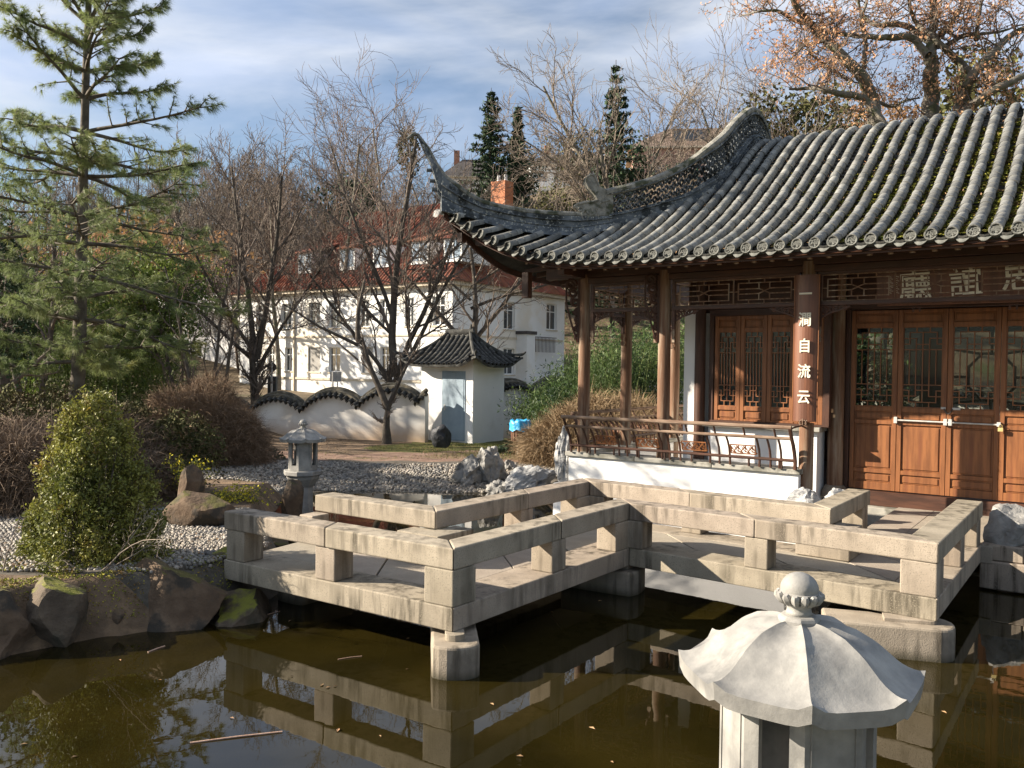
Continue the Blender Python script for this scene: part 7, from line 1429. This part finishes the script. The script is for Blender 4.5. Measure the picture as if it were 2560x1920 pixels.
# ---- brown shrubs: masses of thin arching twigs
mat['dry_twig'] = bark('dry_brown_twig', (0.15, 0.10, 0.062), (0.26, 0.18, 0.12)); mat['straw_twig'] = bark('straw_twig', (0.19, 0.13, 0.072), (0.32, 0.235, 0.14)); mat['dark_twig'] = bark('dark_mauve_twig', (0.12, 0.085, 0.06), (0.20, 0.145, 0.10))
def twig_mound(name, label, c, r, n, m, seed, L=(0.2, 0.5), wd=0.004, cat='shrub', group=None, droop=0.5, rag=0.25, inner=0.35):
    rg = np.random.RandomState(seed); t = empty(name, (c[0], c[1], c[2]), 0, label, cat, group); d = rg.normal(0, 1, (n, 3)); d[:, 2] = np.abs(d[:, 2]); d /= np.linalg.norm(d, axis=1, keepdims=True); nz_ = np.array([noise.noise(Vector((float(v[0])*2+seed, float(v[1])*2, float(v[2])*2))) for v in d]); rad = (1-(rg.uniform(0, 1, n)**1.6)*(1-inner))*(1+rag*nz_)
    P0_ = d*rad[:, None]*np.array(r); dr = d*0.55+rg.normal(0, 0.55, (n, 3)); dr /= np.linalg.norm(dr, axis=1, keepdims=True); Ls = rg.uniform(*L, n)[:, None]; P1_ = P0_+dr*Ls*0.5; P2_ = P1_+(dr+rg.normal(0, 0.4, (n, 3))+np.array([0, 0, -droop]))*Ls*0.5
    s = np.cross(dr, rg.normal(0, 1, (n, 3))); s /= np.linalg.norm(s, axis=1, keepdims=True); s *= wd
    V = np.stack([P0_-s, P0_+s, P1_+s*0.8, P1_-s*0.8, P2_], 1); b_ = np.arange(n)[:, None]*5; me = np_mesh('crown', V.reshape(-1, 3), [b_+np.array([0, 1, 2, 3]), b_+np.array([3, 2, 4])]); link('crown', me, mat[m], t)
    st = []
    for k in range(40): a = rg.uniform(0, 6.28); e = np.array([math.cos(a)*r[0], math.sin(a)*r[1], r[2]])*rg.uniform(0.3, 0.85, 3); s_ = np.linspace(0, 1, 5); st.append((np.stack([e[0]*s_, e[1]*s_, e[2]*s_**0.7], -1), 0.010*(1-0.7*s_), 3))
    tubes('stems', st, mat[m], t); return t
def gp(x, y, z): p = pz(x, y, z); return (p[0], p[1], z)
twig_mound('twiggy_shrub', 'big rounded brown twiggy shrub left of the iron grille', (*pY(505, 1100, 17.5)[:2], 0.3), (1.38, 1.0, 1.62), 32000, 'dry_twig', 1, inner=0.5, wd=0.0035)
twig_mound('twiggy_shrub', 'dark brown twiggy shrub behind the evergreen bush at far left', (*pY(60, 1100, 11.0)[:2], 0.47), (1.22, 0.8, 0.98), 24000, 'dark_twig', 2, inner=0.5)
twig_mound('twiggy_shrub', 'dark brown twiggy shrub between evergreen bush and rounded shrub', (*pY(235, 1080, 11.9)[:2], 0.47), (1.12, 0.8, 1.02), 22000, 'dark_twig', 3, inner=0.5)
twig_mound('twiggy_shrub', 'straw coloured dry mound shrub seen through the pavilion columns', (*pY(1540, 1080, 18.6)[:2], 0.3), (1.9, 1.1, 1.28), 32000, 'straw_twig', 4, inner=0.55, wd=0.006, L=(0.25, 0.6))
twig_mound('twiggy_shrub', 'straw coloured dry mound shrub beside the blue bin bag', (*pY(1420, 1120, 18.0)[:2], 0.3), (0.85, 0.8, 0.95), 14000, 'straw_twig', 6, inner=0.5, wd=0.006, L=(0.25, 0.6))
mat['juniper'] = M('brownish_juniper', (0.05, 0.055, 0.018), (0.11, 0.10, 0.03), 1.4, 0.85, 0, island=0.4, c3=(0.09, 0.06, 0.03), sc3=1.5)
def mound(label, c, r, n, m, size, seed, aspect=0.4): 
    return blob('hedge', label, (c[0], c[1], c[2]+0.0), r, n, mat[m], size, seed, 'shrub', aspect, trunk=True, noise_k=0.35, hollow=0.7)
mound('wide flat topped olive hedge beneath the pine at far left', (*pY(90, 960, 12.5)[:2], 1.15), (1.65, 0.6, 0.85), 22000, 'juniper', 0.035, 501); mound('wide olive brown hedge beneath the pine trunk', (*pY(300, 975, 12.4)[:2], 1.05), (1.35, 0.6, 0.85), 20000, 'juniper', 0.035, 502)
mound('low green ground cover spilling behind the yellow flowers', (*pY(420, 1140, 13.2)[:2], 0.5), (0.6, 0.45, 0.35), 3500, 'conifer', 0.035, 503); mound('low dark plants under the rounded brown shrub', (*pY(610, 1140, 18.2)[:2], 0.3), (0.8, 0.5, 0.3), 3000, 'conifer', 0.05, 504); mound('low green plants at the foot of the litter bin', (*pY(1268, 1130, 20.3)[:2], 0.3), (0.4, 0.3, 0.22), 1800, 'conifer', 0.05, 505)
# ---- evergreen bush in the left foreground
mat['box_leaf'] = M('glossy_evergreen_leaf', (0.115, 0.135, 0.026), (0.28, 0.265, 0.052), 1.6, 0.6, 0, island=0.40, c3=(0.26, 0.15, 0.035), sc3=3.2, p3=(0.60, 0.72), trans=0.25, spec=0.5)
BB = np.array([-4.05, 8.15, 0.42]); bush = empty('evergreen_bush', BB, 0, 'large sunlit conical evergreen bush on the left bank', 'bush'); rg = np.random.RandomState(15); C = []; st = []
LB = [(0.0, 0.0, 1.60, 0.47), (-0.26, 0.05, 1.22, 0.34), (0.27, 0.0, 1.34, 0.32), (-0.42, -0.08, 0.80, 0.27), (0.44, 0.0, 0.92, 0.27), (0.0, -0.30, 1.02, 0.30), (0.1, 0.3, 1.15, 0.3), (-0.14, -0.1, 1.46, 0.22), (-0.55, 0.05, 0.45, 0.16)]
for k in range(1250):
    lx, ly, lh, lr = LB[k % len(LB)] if k % 3 else LB[0]; z = 0.02+lh*rg.uniform(0, 1)**0.9; R0 = lr*max(0.05, 1-(z/(lh+0.05))**2.6)**0.62; a = rg.uniform(0, 6.283); rr = R0*rg.uniform(0.35, 1.0)**0.5*(1+0.35*noise.noise(Vector((math.cos(a)*2.5+lx*3, math.sin(a)*2.5, z*3+4)))); e = np.array([lx+math.cos(a)*rr, ly+math.sin(a)*rr, z]); d = np.array([math.cos(a)*0.45, math.sin(a)*0.45, 0.9])+rg.normal(0, 0.22, 3); d /= np.linalg.norm(d); L = rg.uniform(0.08, 0.26); s = np.linspace(0, 1, 4); P_ = e+d*L*(s[:, None]-0.5); st.append((P_, 0.003*(1-0.6*s), 3)); m_ = 34; tt = rg.uniform(0, 1, m_); C.append(e+d*L*(tt[:, None]-0.5)+rg.normal(0, 0.022, (m_, 3)))
for k in range(30): a = rg.uniform(0, 6.28); s = np.linspace(0, 1, 5); e = np.array([math.cos(a)*0.4, math.sin(a)*0.4, rg.uniform(0.6, 1.2)]); st.append((np.stack([e[0]*s, e[1]*s, e[2]*s], -1), 0.012*(1-0.7*s), 4))
tubes('stems', st, mat['bark_dark'], bush); leaves('crown', np.concatenate(C), 0.020, mat['box_leaf'], bush, 0.45, rg)
# bare pale twigs leaning over the rocks
for k, (seed, forks, lb) in enumerate(((1, [((0, 0, 0), (0.9, -0.1, 0.55), 1.0, 0.008), ((0, 0, 0), (0.8, 0, 0.2), 0.8, 0.006), ((0.05, 0, 0), (0.5, 0, 0.9), 0.7, 0.006)], 'pale bare twigs leaning right over the peaked boulder'), (2, [((-0.5, 0, 0), (0.3, 0, 0.9), 0.6, 0.006), ((-0.5, 0.1, 0), (-0.5, 0, 0.9), 0.7, 0.006), ((-0.4, 0, 0), (0.8, 0, 0.4), 0.6, 0.005)], 'pale bare twigs standing above the mossy boulder at the left'))):
    bare_tree((-3.75-0.35*k, 7.62, 0.45), 1, 0.01, 700+seed, lb, forks=forks, P=dict(TP, nc=[4, 3], rmin=0.002, wob=[0.14, 0.2], start=[0.3, 0.3], ang=[40, 40], lr=[0.4, 0.4], up=[0.01, 0.02]), maxl=2, m1='twig_pale', m2='twig_pale', name='bare_twigs', split=1)
mat['moss_g'] = M('bright_moss', (0.16, 0.18, 0.02), (0.33, 0.30, 0.04), 6, 0.9, 0, island=0.3, c3=(0.20, 0.12, 0.03), sc3=4); rg = np.random.RandomState(2); n = 14000; q = np.stack([rg.uniform(-5.4, -2.7, n), rg.uniform(6.6, 8.3, n)], -1); dq = pond_d(q[:, 0], q[:, 1]); q = q[dq > 0.05]; k_ = np.array([noise.noise(Vector((float(a)*3, float(b_)*3, 0))) for a, b_ in q]) > -0.1; q = q[k_]
tag(leaves('ground_moss', np.concatenate([q, (ground_z(q[:, 0], q[:, 1])+0.012)[:, None]], 1), 0.011, mat['moss_g'], None, 0.6, rg), 'ochre and green moss on the bank behind the rocks', kind='stuff')
# ---- winter jasmine
mat['jas'] = M('yellow_blossom', (0.55, 0.46, 0.03), (0.72, 0.62, 0.06), 5, 0.7, 0, island=0.15, trans=0.3); mat['jstem'] = bark('green_stem', (0.10, 0.11, 0.03), (0.2, 0.18, 0.06))
for k, (c, r, nb, lb) in enumerate(((gp(470, 1262, 0.42), (0.36, 0.3, 0.62), 22, 'yellow flowering winter jasmine behind the pointed boulder'), (gp(590, 1290, 0.25), (0.55, 0.4, 0.40), 34, 'lower mound of yellow winter jasmine beside the cobbles'))):
    rg = np.random.RandomState(20+k); t = empty('winter_jasmine', c, 0, lb, 'shrub', 'winter jasmine on the bank'); st = []; C = []
    for _ in range(nb*2): a = rg.uniform(0, 6.28); s = np.linspace(0, 1, 7); rr = rg.uniform(0.4, 1.1); h = r[2]*rg.uniform(0.5, 1.1); P_ = np.stack([math.cos(a)*r[0]*rr*s, math.sin(a)*r[1]*rr*s, h*np.sin(np.pi*s*0.72)], -1)+rg.normal(0, 0.01, (7, 3)); st.append((P_, 0.003+0*s, 3)); m_ = rg.randint(8, 22); C.append(P_[rg.randint(2, 7, m_)]+rg.normal(0, 0.03, (m_, 3)))
    tubes('stems', st, mat['jstem'], t); C = np.concatenate(C); leaves('flowers', C[::2], 0.020, mat['jas'], t, 0.8, rg, kind='stuff'); leaves('leaves', C[1::2], 0.014, mat['bamboo'], t, 0.5, rg, kind='stuff')
# ---- bamboo thicket right of the shed, seen round the columns
mat['bamboo_d'] = M('bamboo_leaf_fresh', (0.042, 0.078, 0.022), (0.115, 0.165, 0.05), 1.2, 0.55, 0, island=0.35, trans=0.3, c3=(0.03, 0.06, 0.02), sc3=0.8, p3=(0.45, 0.62)); rg = np.random.RandomState(19); C = []; cul = []
for _ in range(170):
    x = rg.uniform(1325, 1760); Yd = rg.uniform(20.5, 23.6); p = pY(x, 900, Yd); htop = float(np.interp(x, [1325, 1400, 1480, 1600, 1760], [1.2, 2.1, 2.9, 3.4, 3.4]))*rg.uniform(0.75, 1.1); b = np.array([p[0], Yd, 0.3]); s = np.linspace(0, 1, 7); ln = rg.normal(0, 0.45, 2); P_ = np.stack([b[0]+ln[0]*s**2.5, b[1]+ln[1]*s**2.5, b[2]+htop*(s-0.12*s**4)], -1); cul.append((P_, 0.010*(1-0.7*s), 4)); m_ = 330; tt = rg.uniform(0.12, 1.0, m_); C.append(np.stack([b[0]+ln[0]*tt**2.5, b[1]+ln[1]*tt**2.5, b[2]+htop*(tt-0.12*tt**4)], -1)+rg.normal(0, 0.22, (m_, 3))*np.array([1, 1, 0.8]))
b2_ = tubes('bamboo_thicket', cul, mat['culm']); tag(b2_, 'green bamboo thicket between the shed and the pavilion', kind='stuff'); leaves('foliage', np.concatenate(C), 0.065, mat['bamboo_d'], b2_, 0.18, rg, droop=0.6)
# planting and a tiled wall behind the pavilion, seen through its glass
cloud_wall('cloud_wall', W(-3.5, 9.0, 0)[:2], W(8, 9.0, 0)[:2], 0.3, (2.0, 2.0), 0.4, 2.4, 0.2, 'wavy white wall behind the hall seen through its glazed doors', flip=1)
blob('leafy_tree', 'green shrub behind the hall seen through the first door', W(-2.3, 7.2, 1.9), (1.2, 0.8, 1.4), 5000, mat['bamboo_d'], 0.07, 601, 'shrub')
# trees standing out of frame to the left whose shadows fall across the walls
for k, (x, y, H, s) in enumerate(((-15.5, 21.8, 7, 901), (-19, 23.5, 8, 902), (-12.5, 20.6, 5.5, 903))):
    bare_tree((x, y, 0.3), H, 0.16, s, ['bare tree beside the wavy wall beyond the left frame edge', 'larger bare tree far left behind the garden wall line', 'smaller bare tree hidden behind the left shrubs'][k], P=dict(slim, nc=[10, 6, 5], rmin=0.012, ang=[50, 45, 42]), maxl=3, split=1)
